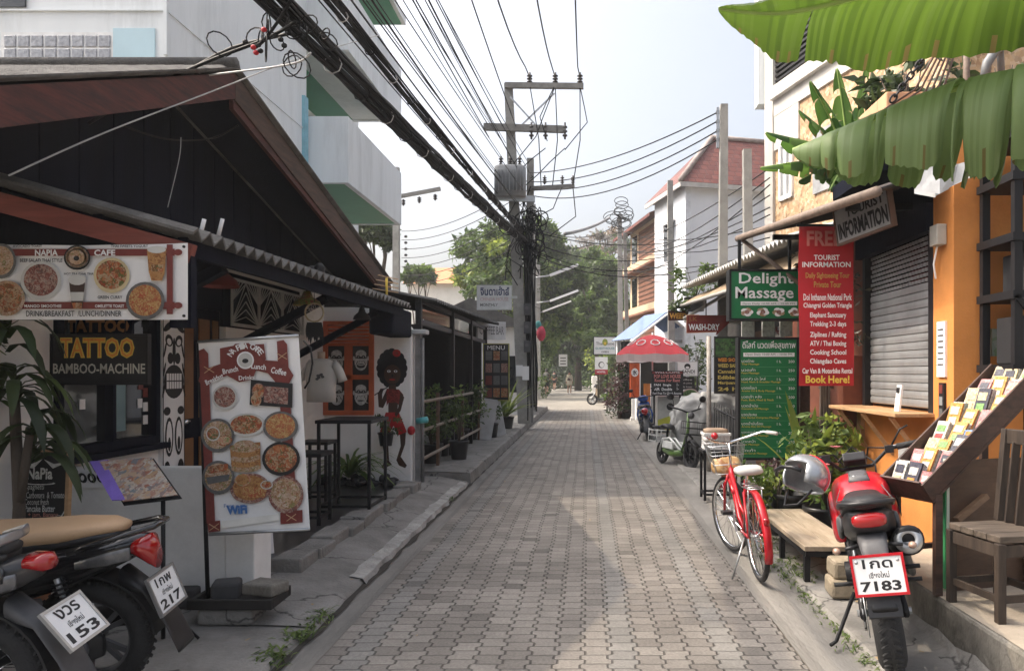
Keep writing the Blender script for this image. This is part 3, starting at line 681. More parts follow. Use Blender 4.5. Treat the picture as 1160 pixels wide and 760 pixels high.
# tiki pole painting
tk = thing("carved_panel", "tall white board painted with black grinning tiki faces beside the cafe door", "panel", (XW + .02, 6.03, .3))
mb = MB(); mb.box((XW, 5.88, .2), (XW + .03, 6.21, 2.2), PRW); mb.build("board", tk)
mb = MB(); ft = Fr((XW + .031, 5.88, .0), (0, 1, 0)); w_ = .33
def tiki(z0, s, grin):
    c = w_ / 2
    for q in (-1, 1):
        mb.disc(ft, c + q * .075 * s, z0 + .62 * s, .06 * s, .05 * s, PB, .002, 14, rot=q * .4); mb.disc(ft, c + q * .075 * s, z0 + .61 * s, .035 * s, .028 * s, PRW, .0026, 12, rot=q * .4)
        mb.disc(ft, c + q * .085 * s, z0 + .74 * s, .085 * s, .03 * s, PB, .002, 12, rot=q * -.5); mb.disc(ft, c + q * .1 * s, z0 + .88 * s, .045 * s, .09 * s, PB, .002, 10, rot=q * -.4); mb.disc(ft, c + q * .1 * s, z0 + .88 * s, .022 * s, .06 * s, PRW, .0026, 10, rot=q * -.4)
        mb.disc(ft, c + q * .055 * s, z0 + .47 * s, .045 * s, .05 * s, PB, .002, 10)
        for k in range(3): mb.disc(ft, c + q * (.155 - .01 * k) * s, z0 + (.2 + .17 * k) * s, .013 * s, .07 * s, PB, .002, 8, rot=q * .3)
    mb.disc(ft, c, z0 + .53 * s, .025 * s, .12 * s, PB, .0022, 10); mb.disc(ft, c, z0 + .95 * s, .03 * s, .07 * s, PB, .0022, 10)
    mb.disc(ft, c, z0 + .27 * s, .155 * s, .145 * s, PB, .002, 20); mb.rect(ft, c - .115 * s, z0 + .21 * s, c + .115 * s, z0 + .34 * s, PRW, .003)
    for k in range(1, 6): mb.rect(ft, c - .115 * s + k * .038 * s - .004, z0 + .21 * s, c - .115 * s + k * .038 * s + .004, z0 + .34 * s, PB, .0036)
    mb.rect(ft, c - .115 * s, z0 + .27 * s, c + .115 * s, z0 + .28 * s, PB, .0038)
tiki(1.22, .95, 1)
for q in (-1, 1):
    mb.disc(ft, w_ / 2 + q * .07, 1.03, .06, .16, PB, .002, 16); mb.disc(ft, w_ / 2 + q * .07, 1.03, .04, .13, PRW, .0026, 14); mb.disc(ft, w_ / 2 + q * .07, .97, .022, .06, PB, .0032, 10)
    mb.disc(ft, w_ / 2 + q * .1, 1.24, .05, .035, PB, .002, 12); mb.disc(ft, w_ / 2 + q * .1, .75, .05, .09, PB, .002, 12)
mb.rect(ft, .005, .25, .016, 2.18, PB, .002); mb.rect(ft, w_ - .016, .25, w_ - .005, 2.18, PB, .002); mb.disc(ft, w_ / 2, .62, .12, .13, PB, .002, 16); mb.disc(ft, w_ / 2, .62, .07, .08, PRW, .0028, 14)
mb.build("painting", tk)

# ------------------------------------------------------------------ signs of the cafe
FOODS = [MV("food red curry", [(.28, .04, .015), (.4, .13, .04), (.42, .32, .2), (.2, .05, .02), (.08, .12, .03)], 70),
         MV("food noodles", [(.42, .22, .07), (.5, .34, .15), (.26, .1, .03), (.36, .06, .03), (.4, .22, .07)], 90),
         MV("food meat", [(.12, .03, .025), (.25, .08, .06), (.4, .3, .25), (.07, .02, .02)], 80),
         MV("food pale", [(.5, .36, .24), (.36, .2, .1), (.52, .42, .34), (.28, .12, .06), (.16, .2, .06)], 80),
         MV("food pancakes", [(.3, .12, .035), (.44, .24, .09), (.2, .07, .02)], 60),
         MV("food salad", [(.12, .2, .04), (.5, .4, .25), (.45, .1, .06), (.58, .5, .36)], 75)]
BOWL = M("grey bowl print", (.12, .12, .12), .5, var=.3, scale=30); BOWLW = M("white bowl print", (.55, .55, .53), .5, var=.1)
def dish(mb, fr, a, b, rx, ry, food, rim=BOWL, d=.002):
    mb.disc(fr, a, b, rx, ry, rim, d, 24); mb.disc(fr, a, b + ry * .03, rx * .84, ry * .82, FOODS[food], d + .0012, 22)
# long banner under the lean-to
o = P(0, 362, 4.06); r_ = P(212, 362, 4.06); bw = (r_ - o).x; bh = P(0, 275, 4.06).z - o.z
o.x -= .28; k_ = .28; bw += .28
bn = thing("menu_banner", "long white food banner reading NAPIA CAFE hung under the lean-to eave", "banner", (o.x + bw / 2, 4.06, o.z))
fb = Fr(o)
mb = MB(); n_ = 18
for i in range(n_):
    a0, a1 = bw * i / n_, bw * (i + 1) / n_; w0 = .006 * math.sin(i * 1.1); w1 = .006 * math.sin((i + 1) * 1.1); s0 = -.012 * math.sin(math.pi * i / n_); s1 = -.012 * math.sin(math.pi * (i + 1) / n_)
    mb.quad(fb.p(a0, 0, w0 - .012), fb.p(a1, 0, w1 - .012), fb.p(a1, bh + s1, w1 - .012), fb.p(a0, bh + s0, w0 - .012), VINYL)
mb.build("cloth", bn)
mb = MB()
def bpx(px, py): q = P(px, py, 4.06) - o; return q.x, q.z
def brect(x0, y0, x1, y1, m, d): a, b = bpx(x0, y1); c, e = bpx(x1, y0); mb.rect(fb, a, b, c, e, m, d)
def bt(t, x0, y0, x1, y1, m, d=.004, bold=.02): a, b = bpx(x0, y1); c, e = bpx(x1, y0); mb.text(fb, t, a, b, c, e, m, d, bold)
brect(0, 282, 198, 290, PRR, .001); brect(0, 342, 198, 350, PRR, .001); brect(189, 277, 196, 356, PRR, .002)
for y in (286, 346): a, b = bpx(202, y); mb.disc(fb, a, b, .024, .018, PRR, .003, 12)
bt("NAPIA", 40, 283, 66, 290, PRW, .003, .03); bt("CAFE", 107, 283, 131, 290, PRW, .003, .03)
bt("DRINK/BREAKFAST  /LUNCH/DINNER", 30, 352, 138, 358.5, PRB, .003, .01)
bt("AVOCADO TOAST", 15, 277.5, 48, 280.5, PRB, .003); bt("THAI SWEETS YOGURT", 126, 277.5, 168, 280.5, PRB, .003); bt("BEEF SALAD THAI STYLE", 23, 293, 71, 297, PRB, .003); bt("GREEN CURRY", 111, 335, 139, 338.5, PRB, .003); bt("HOT TEA CHAI THAI", 73, 309, 107, 311.5, PRB, .003); bt("MANGO SMOOTHIE", 28, 345, 70, 348.5, PRW, .003); bt("OMELETTE TOAST", 108, 345, 141, 348.5, PRW, .003)
for (px, py, rx, ry, fd, rim) in ((47, 318, 23, 22, 2, BOWLW), (127, 312, 20.5, 20, 0, M("yellow bowl", (.6, .5, .3), .5)), (165, 341, 22, 21.5, 1, BOWL), (2, 296, 17, 20, 3, BOWL), (8, 338, 21, 20, 0, FOODS[3]), (88, 292, 15, 14, 3, PRB), (88, 292, 13.5, 12.5, 5, BOWLW)):
    a, b = bpx(px, py); kx = 4.06 / F0; dish(mb, fb, a, b, rx * kx, ry * kx, fd, rim, .0045)
a, b = bpx(88, 292); mb.disc(fb, a, b, .045, .042, FOODS[3], .009, 16); mb.disc(fb, a, b - .005, .016, .014, PRB, .0105, 10)
def bpoly(pts, m, d): mb.patch(fb, [bpx(*p) for p in pts], m, d)
bpoly([(79, 320), (97, 320), (94, 348), (82, 348)], M("coffee print", (.05, .03, .025), .5), .0045); bpoly([(80, 331), (96, 331), (94.5, 341), (81.5, 341)], BOWLW, .005); mb.disc(fb, *bpx(88, 317), .05, .03, BOWLW, .005, 14); bpoly([(82, 343), (94, 343), (93, 350), (84, 350)], FOODS[0], .0055)
bpoly([(167, 283), (189, 281), (187, 310), (184, 318), (172, 318), (169, 308)], FOODS[4], .0045); mb.disc(fb, *bpx(178, 283), .052, .02, BOWLW, .005, 12); bpoly([(172, 300), (186, 300), (185, 308), (172, 308)], FOODS[0], .0055)
mb.build("print", bn)
for px, py in ((210, 280), (210, 358)):
    mb = MB(); q = P(px, py, 4.06); mb.lathe([(.008, 0), (.008, .006), (0, .007)], BLACK, (q.x, q.y - .012, q.z), (0, -1, 0), 10); mb.build("eyelet", bn)

def simple_sign(name, label, cat, fr, w, h, th, face, frame, fw_, paint, group=None, back=None, extra=None):
    t = thing(name, label, cat, fr.p(w / 2, 0, 0), group=group)
    mb = MB(); mb.fbox(fr, fw_, fw_, w - fw_, h - fw_, -th, 0, face); mb.build("panel", t)
    if frame:
        mb = MB()
        for a0, b0, a1, b1 in ((0, 0, w, fw_), (0, h - fw_, w, h), (0, fw_, fw_, h - fw_), (w - fw_, fw_, w, h - fw_)): mb.fbox(fr, a0, b0, a1, b1, -th - .004, .008, frame)
        mb.build("frame", t, bev=.002)
    mb = MB(); paint(mb); 
    if mb.f: mb.build("lettering", t)
    if extra: extra(t)
    return t
# TATTOO board
o = P(57, 436, 4.55); w = P(168, 436, 4.55).x - o.x; h = P(57, 378, 4.55).z - o.z; fr = Fr(o)
def paint(mb):
    mb.text(fr, "TATTOO", w * .1, h * .52, w * .86, h * .93, PRY, .001, .06); mb.text(fr, "TATTOO", w * .11, h * .54, w * .85, h * .91, PRO, .003, .0)
    mb.text(fr, "BAMBOO-MACHINE", w * .03, h * .22, w * .97, h * .42, M("off white letters", (.5, .48, .42), .8), .002, .02)
def tboard(t):
    for x in (.25, .75): mb = MB(); mb.tube([fr.p(w * x, h, -.01), (o.x + w * x, 4.6, 2.3)], .004, BLACK, 5); mb.build("cord", t)
simple_sign("tattoo_sign", "black board with orange TATTOO letters and BAMBOO-MACHINE hanging below food banner", "sign", fr, w, h, .03, M("black board", (.012, .012, .014), .6), BLACK, .012, paint, extra=tboard)
o = P(72, 379, 4.9); w2, h2 = P(150, 379, 4.9).x - o.x, .11; fr = Fr(o)
def paint(mb):
    mb.text(fr, "TATTOO", .02, .015, w2 - .02, h2 - .01, M("dull orange letters", (.3, .13, .04), .7), .002, .05)
simple_sign("tattoo_sign", "narrow dark strip with dull orange letters half hidden behind the black tattoo board", "sign", fr, w2, h2, .02, NAVY, None, 0, paint)
# chalk board NaPia
o = P(1, 596, 4.42); w, h = P(77, 596, 4.42).x - o.x, P(0, 508, 4.42).z - o.z; fr = Fr(o, (1, 0, 0), (0, .06, 1))
def paint(mb):
    T = lambda t, a0, b0, a1, b1, c=CHALK, bo=0.: mb.text(fr, t, w * a0, h * b0, w * a1, h * b1, c, .002, bo)
    PINKC = M("pink chalk", (.55, .25, .2), .95, var=.3, scale=60)
    T("New!", .2, .84, .42, .95, bo=.02); T("NaPia", .36, .6, .74, .75, bo=.03)
    mb.disc(fr, w * .56, h * .55, w * .23, h * .022, CHALK, .002, 14); mb.disc(fr, w * .56, h * .557, w * .2, h * .015, M("board black", (.015, .015, .016), .8), .0026, 12)
    T("- Spaghetti", .3, .45, .62, .54); T("Carbonara  & Tomato", .36, .36, .93, .44); T("- Coconut fresh", .3, .275, .7, .35); T("- Pancake Butter", .3, .185, .8, .27, bo=.015); T("+ jam, Banana", .4, .105, .85, .18, PINKC); T("Honey, Nutella", .2, .03, .66, .1)
    mb.patch(fr, [(w * .2, h * .78), (w * .45, h * .74), (w * .58, h * .86), (w * .42, h * .8)], CHALK, .002); mb.patch(fr, [(w * .6, h * .86), (w * .74, h * .74), (w * .95, h * .82), (w * .75, h * .8)], CHALK, .002)
    mb.disc(fr, w * .86, h * .09, w * .06, h * .055, CHALK, .002, 12); mb.disc(fr, w * .86, h * .1, w * .05, h * .04, M("board black", (.015, .015, .016), .8), .0026, 12); mb.bar(fr.p(w * .88, h * .1, .003), fr.p(w * .95, h * .2, .003), .006, .002, CHALK, up=(0, 1, 0))
simple_sign("chalkboard", "chalk menu board with pale wood frame headed NaPia leaning by the counter wall", "chalkboard", fr, w, h, .02, M("board black", (.015, .015, .016), .8), PINE, .022, paint)
bb = MB(); bb.box((o.x + .05, 4.43, .05), (o.x + w - .03, 4.7, o.z - .002), WHITE); bb.build("plinth", None, label="plain white masonry plinth under the chalk menu board", cat="plinth")

# ------------------------------------------------------------------ standing cafe banner on its stand
YB = 4.5
bs = thing("standing_banner", "tall white food banner reading NA PIA CAFE with WiFi on a black pole stand", "banner", (-2.3, YB, .06))
p00, p10, p11, p01 = P(236, 604, YB), P(350, 598, YB - .02), P(345, 385, YB - .02), P(224, 388, YB)
cr_ = (p10 - p00); up_ = (p01 - p00)
fs_ = Fr(p00, cr_, up_ - cr_ * (up_.dot(cr_) / cr_.dot(cr_))); w, h = cr_.length, up_.length
mb = MB(); n_ = 10
for i in range(n_):
    t0, t1 = i / n_, (i + 1) / n_; d0, d1 = .012 * math.sin(math.pi * t0), .012 * math.sin(math.pi * t1)
    mb.quad(fs_.p(0, h * t0, -.014 + d0 * 0), fs_.p(w, h * t0, -.014), fs_.p(w, h * t1, -.014), fs_.p(0, h * t1, -.014), VINYL)
mb.build("cloth", bs)
mb = MB(); S = lambda px, py: (w * (px - 227 - (py - 388) * .045) / 118.5, h * (603 - py) / 214)
def sd_(px, py, rx, ry, fd, rim, d=.004): a, b = S(px, py); k = h / 214; dish(mb, fs_, a, b, rx * k, ry * k, fd, rim, d)
def sp(pts, m, d): mb.patch(fs_, [S(*p) for p in pts], m, d)
def st(t, x0, y0, x1, y1, m, d=.006, bold=.02, rot=0.): a, b = S(x0, y1); c, e = S(x1, y0); mb.text(fs_, t, a, b, c, e, m, d, bold, rot)
sp([(229, 398), (235, 396), (240, 402), (245, 590), (235, 592)], PRR, .001); sp([(321, 393), (329, 392), (333, 397), (342, 592), (330, 592), (325, 500)], PRR, .001)
sp([(228, 432), (232, 420), (256, 414), (276, 418), (296, 412), (330, 416), (340, 432), (334, 442), (320, 440), (310, 428), (296, 424), (292, 434), (276, 436), (262, 428), (244, 434), (236, 442)], PRR, .0015)
sp([(254, 397), (270, 395), (272, 393), (288, 393), (290, 395), (306, 395), (308, 412), (302, 422), (262, 424), (254, 414)], PRR, .002)
for i, ch in enumerate("NA PIA CAFE"):
    if ch == " ": continue
    a = 2.55 - i * .2; a0, b0 = S(284 + 21 * math.cos(a), 413 - 17 * math.sin(a)); mb.text(fs_, ch, a0 - .015, b0 - .018, a0 + .015, b0 + .018, PRW, .004, .02, a - math.pi / 2)
a, b = S(284, 412); mb.disc(fs_, a, b, .053, .053, PRW, .004, 20); mb.disc(fs_, a, b, .044, .044, BOWLW, .0047, 20); mb.disc(fs_, a, b - .004, .02, .014, PRB, .0053, 12)
st("Breakfast", 236, 428, 258, 434, PRW, .004, .02, .35); st("Brunch", 257, 419, 275, 425, PRW, .004, .02, .15); st("Lunch", 291, 417, 308, 423, PRW, .004, .02, -.15); st("Drinks", 276, 429, 294, 434, PRW, .004, .02); st("Coffee", 314, 423, 332, 430, PRW, .004, .02, -.25)
sd_(259, 452, 14.5, 14, 2, BOWLW); sp([(290, 434), (339, 441), (338, 468), (288, 462)], PRB, .003); sd_(299, 447, 7.5, 8.5, 0, FOODS[2], .005); sd_(296, 457, 6, 7, 0, FOODS[3], .006); sp([(306, 442), (334, 446), (333, 464), (305, 460)], FOODS[2], .006)
sd_(250, 494, 19, 19, 3, BOWL); sd_(245, 492, 8, 8, 0, BOWLW, .008); sd_(258, 500, 9, 6, 5, FOODS[0], .0075)
sd_(284, 484, 21.5, 13, 0, BOWLW); sd_(324, 488, 20, 17, 1, BOWL)
sp([(264, 506), (300, 504), (300, 534), (266, 534)], FOODS[4], .004)
for i in range(5): a, b = S(282.5, 532 - i * 5.6); mb.disc(fs_, a, b, .092, .028, FOODS[4 if i % 2 else 3], .005 + i * .0006, 18)
sd_(282, 506, 12, 5, 3, FOODS[3], .009)
sd_(324, 524, 21.5, 19, 0, PRB); sd_(250, 541, 18.5, 19, 3, BOWL); sp([(238, 528), (262, 526), (262, 534), (239, 536)], FOODS[0], .0075); sp([(236, 540), (264, 538), (262, 545), (238, 548)], BOWL, .0075)
sd_(287, 555, 23, 17, 4, FOODS[2]); sd_(279, 545, 9, 7, 4, FOODS[5], .007); sp([(276, 552), (308, 556), (304, 566), (280, 565)], FOODS[1], .0075); sd_(307, 552, 7, 5, 0, BOWLW, .008)
sd_(329, 564, 20, 21, 3, FOODS[2])
st("Free", 256, 571, 268, 575, PRLB, .003, .0); st("WiFi", 259, 573, 283, 583, PRLB, .003, .06)
sp([(252, 590), (320, 585), (321, 592), (300, 594), (252, 598)], M("white scribble", (.75, .74, .7), .6), .003); sp([(322, 584), (348, 582), (348, 596), (322, 597)], PRR, .002); sp([(236, 590), (251, 589), (251, 601), (237, 602)], PRR, .002)
for q in ((241, 420), (327, 410), (244, 596), (335, 590)):
    a, b = S(*q); mb.bar(fs_.p(a - .03, b - .02, .004), fs_.p(a + .03, b + .02, .004), .004, .002, TAN, up=(0, 1, 0)); mb.bar(fs_.p(a - .03, b + .02, .004), fs_.p(a + .03, b - .02, .004), .004, .002, TAN, up=(0, 1, 0))
mb.build("print", bs)
mb = MB(); mb.tube([P(224, 386, YB + .03), P(230, 500, YB + .03), P(236, 692, YB + .03)], .013, BLACK, 8); mb.build("pole", bs)
mb = MB(); mb.tube([fs_.p(0, -.008, -.01), fs_.p(w, -.008, -.01)], .01, STEEL, 8); mb.build("rail", bs)
mb = MB(); mb.tube([fs_.p(0, h + .005, -.01), fs_.p(w, h + .005, -.01)], .009, STEEL, 8); mb.build("rail", bs)
mb = MB(); q = [P(344, 386, YB + .03), P(352, 394, YB + .03), P(354, 412, YB + .03), P(350, 432, YB + .03), P(345, 440, YB + .03)]; mb.tube(q, .006, BLACK, 6); mb.build("spring_arm", bs)
# its base: old planter crate with stones
mb = MB(); x0, x1 = -2.36, -1.86
for a, b in (((x0, 4.36, .15), (x1, 4.39, .21)), ((x0, 4.64, .15), (x1, 4.67, .21)), ((x0, 4.39, .15), (x0 + .03, 4.64, .21)), ((x1 - .03, 4.39, .15), (x1, 4.64, .21)), ((x0 + .03, 4.39, .15), (x1 - .03, 4.64, .17))): mb.box(a, b, M("black old wood", (.02, .018, .017), .8, var=.4))
mb.jitter(.008, 9).build("wooden_tray", None, label="shallow blackened wooden tray carrying the pole of the food banner", cat="tray", bev=.004)
def stone(c, s, m, label, seed, gr=None):
    mb = MB(); mb.box((-s[0] / 2, -s[1] / 2, 0), (s[0] / 2, s[1] / 2, s[2]), m)
    mb.v = [v + V(c) for v in mb.v]
    o = mb.build("stone_block", None, label=label, cat="stone", group=gr, bev=min(s) * .18)
    o.rotation_euler.z = seed; return o
stone((-2.15, 4.5, .05), (.32, .24, .098), CONC, "grey concrete block holding up the blackened wooden tray", .05)
stone((-2.2, 4.53, .17), (.16, .16, .11), M("dark stone", (.05, .05, .052), .9, var=.3), "dark square stone standing in tray at the banner pole", .3)
stone((-1.95, 4.5, .212), (.22, .16, .07), MOSS, "brown mossy stone lying across the end of tray", -.3)
stone((-2.62, 4.75, .05), (.24, .14, .12), M("dark stone", (.05, .05, .052), .9, var=.3), "long dark stone lying against foot of white counter wall", .1)
# folded menu on a stand (purple cover)
ms = thing("menu_stand", "open picture menu with purple cover on thin black stand before the counter", "menu stand", (-2.45, 4.3, .05))
q0, q1, q2, q3 = P(140, 572, 4.05), P(206, 564, 4.05), P(174, 519, 4.35), P(112, 524, 4.35)
fr = Fr(q0, q1 - q0, (q3 - q0)); n_ = fr.n
def sl(m, off, mat, mb, e=0.):
    c = (q0 + q1 + q2 + q3) / 4; pts = [(c + (p - c) * (1 + e)) + n_ * off for p in (q0, q1, q2, q3)]; mb.add(pts + [p - n_ * .006 for p in pts], [(0, 1, 2, 3), (7, 6, 5, 4), (0, 4, 5, 1), (1, 5, 6, 2), (2, 6, 7, 3), (3, 7, 4, 0)], mat)
mb = MB(); sl(ms, .0, BLACK, mb); mb.build("tray", ms)
mb = MB(); q0, q1, q2, q3 = q0 + V((-.06, .0, .02)), q0 + V((.05, .02, .02)), q3 + V((.06, 0, .01)), q3 + V((-.05, 0, .0)); sl(ms, .012, M("purple cover", (.26, .17, .6), .5), mb); mb.build("cover", ms)
q0, q1, q2, q3 = P(140, 572, 4.05), P(206, 564, 4.05), P(174, 519, 4.35), P(112, 524, 4.35)
mb = MB(); sl(ms, .02, MV("menu page print", [(.55, .5, .42), (.5, .3, .16), (.6, .56, .5), (.4, .16, .1), (.2, .24, .26), (.6, .4, .3)], 45), mb, -.06); mb.build("page", ms)
mb = MB(); c_ = (q0 + q1) / 2 + V((0, .1, -.01)); mb.tube([c_, (c_.x, c_.y, .06)], .012, BLACK, 8)
for a in (0, 2.1, 4.2): mb.tube([(c_.x, c_.y, .25), (c_.x + .2 * math.cos(a), c_.y + .2 * math.sin(a), .06)], .008, BLACK, 6)
mb.build("stand", ms)

# ------------------------------------------------------------------ LEFT: tall pale building behind
tb = thing("tall_building", "tall pale blue-white modern building with long balconies rising behind the cafe", "building", (-9.5, 14, 0))
XB, YN, YF, HB = -5.9, 10.4, 15.6, 10.2
mb = MB(); mb.box((-16, YN, 0), (XB, YF, HB), WHITE2); mb.box((-16, YF, 0), (-7.2, 23.4, 11.1), WHITE2); mb.build("wall", tb)
mb = MB()
mb.box((XB - .02, YN - .05, 6.0), (XB + .03, YN + .0, HB), WHITE2)
for z in (4.4, 6.62): mb.box((-16, YN - .03, z), (XB + .03, YN, z + .02), WHITE2); mb.box((XB, YN, z), (XB + .02, 15.4, z + .02), WHITE2)
mb.build("plaster_band", tb)
gx0, gx1, gz1 = P(5, 40, YN).x, P(127, 40, YN).x, P(5, 40, YN).z; cw = (gx1 - gx0) / 8
mb = MB(); mb.box((gx0 - .03, YN - .015, gz1 - 5 * cw - .03), (gx1 + .03, YN - .002, gz1 + .03), M("white grout", (.75, .76, .76), .7)); gbk = mb.build("glass_block_window", tb)
GB = M("frosted glass block", (.32, .33, .36), .12, var=.35, scale=22, bump=.6, bscale=18, coat=.7)
mb = MB()
for i in range(8):
    for j in range(5): mb.box((gx0 + i * cw + .012, YN - .03, gz1 - (j + 1) * cw + .012), (gx0 + (i + 1) * cw - .012, YN - .012, gz1 - j * cw - .012), GB)
mb.build("glass_block", gbk, bev=.012)
mb = MB(); a, b = P(129, 82, YN), P(176, 33, YN); mb.box((a.x, YN - .02, a.z - 1.2), (b.x, YN - .001, b.z), BLUEP); mb.build("blue_panel", tb)
mb = MB(); mb.box((XB, 10.7, 4.6), (XB + .015, 12.3, 5.6), BLUEP); mb.build("blue_panel", tb)
mb = MB(); a, b = P(-30, 9, YN), P(30, -60, YN); mb.box((a.x, YN - .03, a.z), (b.x, YN - .001, b.z), GLASSD); mb.build("window", tb)
mb = MB(); mb.box((XB, 15.35, 3), (XB + .06, 15.55, 7.3), M("teal blue strip", (.25, .5, .6), .6)); mb.build("pilaster", tb)
XO = -5.02
for k, (z0, z1, y0, y1) in enumerate(((5.55, 6.95, 15.6, 20.1), (8.35, 9.75, 15.6, 20.1))):
    mb = MB(); mb.box((XO - .12, y0, z0), (XO, y1, z1), WHITE2); mb.box((-7.2, y1 - .12, z0), (XO - .12, y1, z1), WHITE2); mb.box((XB, y0, z0 - .0), (XO - .12, y0 + .12, z1), WHITE2)
    bal = mb.build("balcony", tb)
    mb = MB(); mb.box((-7.2, y0 + .12, z0 + .02), ((XO - .122) if k == 0 else -6.3, y1 - .122, z0 + .16), GREENP); mb.box((-6.3, y0 + .12, z0 + .02), (XO - .122, y1 - .122, z0 + .16), WHITE2) if k else None; mb.build("soffit", bal)
    mb = MB(); mb.box((-7.2, y0 + 1.2, z0 + .5), (-7.18, y0 + 3.4, z0 + 2.3), GLASSD); mb.build("balcony_door", tb)
mb = MB(); mb.box((-7.3, 15.6, 11.12), (XO + .05, 20.4, 11.3), WHITE2); mb.box((XB - 10, YN, HB + .0), (XB + .0, 15.59, 11.3), WHITE2); rf = mb.build("roof_slab", tb)
mb = MB(); mb.box((-7.19, 15.7, 11.09), (XO - .05, 20.3, 11.118), GREENP); mb.build("soffit", rf)
mb = MB(); mb.box((XB, 13.6, 4.9), (XB + .55, 15.3, 5.2), WHITE2); mb.build("ledge", tb)
mb = MB(); mb.tube([(XB + .05, 15.65, 0), (XB + .05, 15.65, 5.5)], .05, WHITE2, 8); mb.build("drainpipe", tb)

# ------------------------------------------------------------------ LEFT: black steel framed bar with railings
bar = thing("street_bar", "black steel framed open bar with dark sheet roof and rusty railings along the pavement", "bar", (-3.2, 13.4, .17))
XR = -2.24
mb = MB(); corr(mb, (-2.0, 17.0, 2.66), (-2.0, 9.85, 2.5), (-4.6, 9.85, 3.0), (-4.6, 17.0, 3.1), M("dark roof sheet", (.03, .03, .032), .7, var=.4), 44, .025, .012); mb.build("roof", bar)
for y in (9.95, 12.4, 14.4, 16.5):
    mb = MB(); mb.box((XR - .05, y - .04, .17), (XR + .03, y + .04, 2.56), BLACK); mb.build("post", bar)
mb = MB()
for z in (2.2, 2.5): mb.box((XR - .045, 9.9, z), (XR + .0, 16.6, z + .07), BLACK)
mb.box((-4.4, 9.92, 2.1), (XR, 9.98, 2.2), BLACK); mb.build("beam", bar)
mb = MB(); mb.box((XR - .02, 10.05, 2.29), (XR - .005, 14.3, 2.49), GLASSD); mb.build("clerestory_pane", bar)
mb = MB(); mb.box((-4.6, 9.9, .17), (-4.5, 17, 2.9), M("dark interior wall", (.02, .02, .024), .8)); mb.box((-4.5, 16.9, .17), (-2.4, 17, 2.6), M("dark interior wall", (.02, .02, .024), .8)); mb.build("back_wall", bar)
RUST = M("rusty brown steel", (.13, .075, .05), .7, var=.35, scale=12)
for z in (.4, .78, 1.16):
    mb = MB(); mb.tube([(XR + .06, 9.85, z), (XR + .06, 16.2, z)], .024, M("worn pale rail", (.26, .22, .18), .6, var=.3, scale=10), 8); mb.build("rail", bar)
for y in (11.0, 13.2, 15.2):
    mb = MB(); mb.box((XR + .015, y - .03, .17), (XR + .055, y + .03, 1.25), RUST); mb.build("railing_post", bar)
# inside shelves and a poster
t = thing("shelf_unit", "tall dark bottle shelf at the back of the street bar", "shelf", (-4.2, 13, .17))
mb = MB()
for z in (.2, .6, 1.0, 1.4, 1.8): mb.box((-4.48, 12.0, z), (-4.15, 14.6, z + .03), DARKW)
mb.box((-4.48, 11.97, .17), (-4.15, 12, 2.0), DARKW); mb.box((-4.48, 14.6, .17), (-4.15, 14.63, 2.0), DARKW); mb.build("shelf", t)
fr = Fr(P(464, 396, 10.6), (1, 0, 0)); 
def paint(mb): mb.text(fr, "BURGER", .03, .42, .36, .54, PRB, .002, .03); mb.text(fr, "PARK", .05, .22, .34, .36, PRB, .002, .03)
simple_sign("menu_sign", "grey sign panel with heavy black letters standing inside the street bar", "sign", Fr(V((-2.95, 10.7, 1.0))), .46, .62, .02, M("grey panel", (.22, .23, .24), .6), None, 0, lambda mb: (mb.text(Fr(V((-2.95, 10.7, 1.0))), "ARK", .05, .3, .42, .42, PRB, .002, .03)))
# white fascia board over the bar
o = P(542, 384, 16.7); fr = Fr(V((-2.42, 16.4, 1.55 + (422 - 386) * 16.4 / F0)), (.35, .93, 0))
a, b = P(541, 385, 16.6), P(573, 385, 17.8)
fr = Fr(a, b - a); w = (b - a).length
simple_sign("bar_fascia_sign", "long pale board with grey lettering hung under the bar roof edge", "sign", fr, w, .43, .04, M("pale sign face", (.42, .43, .44), .6), None, 0, lambda mb: mb.text(fr, "COFFEE BAR", .08, .12, w - .1, .32, M("grey letters", (.12, .12, .13), .6), .003, .02))
# tall dark menu frame and leaning boards
fr = Fr(P(547, 454, 16.2)); w, h = P(577, 454, 16.2).x - fr.o.x, P(547, 389, 16.2).z - fr.o.z
def paint(mb):
    r2 = random.Random(5)
    for i in range(4):
        for j in range(3): mb.rect(fr, .06 + j * .17, .08 + i * .27, .2 + j * .17, .28 + i * .27, r2.choice((BOWL, FOODS[2], FOODS[0], GREYP, PRR)), .002)
    mb.text(fr, "MENU", .1, h - .14, w - .1, h - .05, PRW, .002)
simple_sign("menu_board", "tall dark photo menu board with thin yellow edge at the end of the bar", "menu board", fr, w, h, .04, PB, M("dull yellow trim", (.3, .3, .08), .5), .02, paint)
for (px, py, px2, py2, Y, m, lab) in ((548, 497, 556, 452, 15.2, M("grey white board", (.4, .4, .4), .6), "narrow white board leaning on the railing end beside plant pots"), (566, 492, 559, 455, 16.0, M("pale board", (.5, .5, .5), .6), "tall pale board leaning below the dark photo menu")):
    a = P(px, py, Y); a.z = .175; b = P(px2, py2, Y + .25); mb = MB(); mb.bar(a, b, .3, .02, m, up=(0, 1, .3)); mb.build("leaning_board", None, label=lab, cat="board")
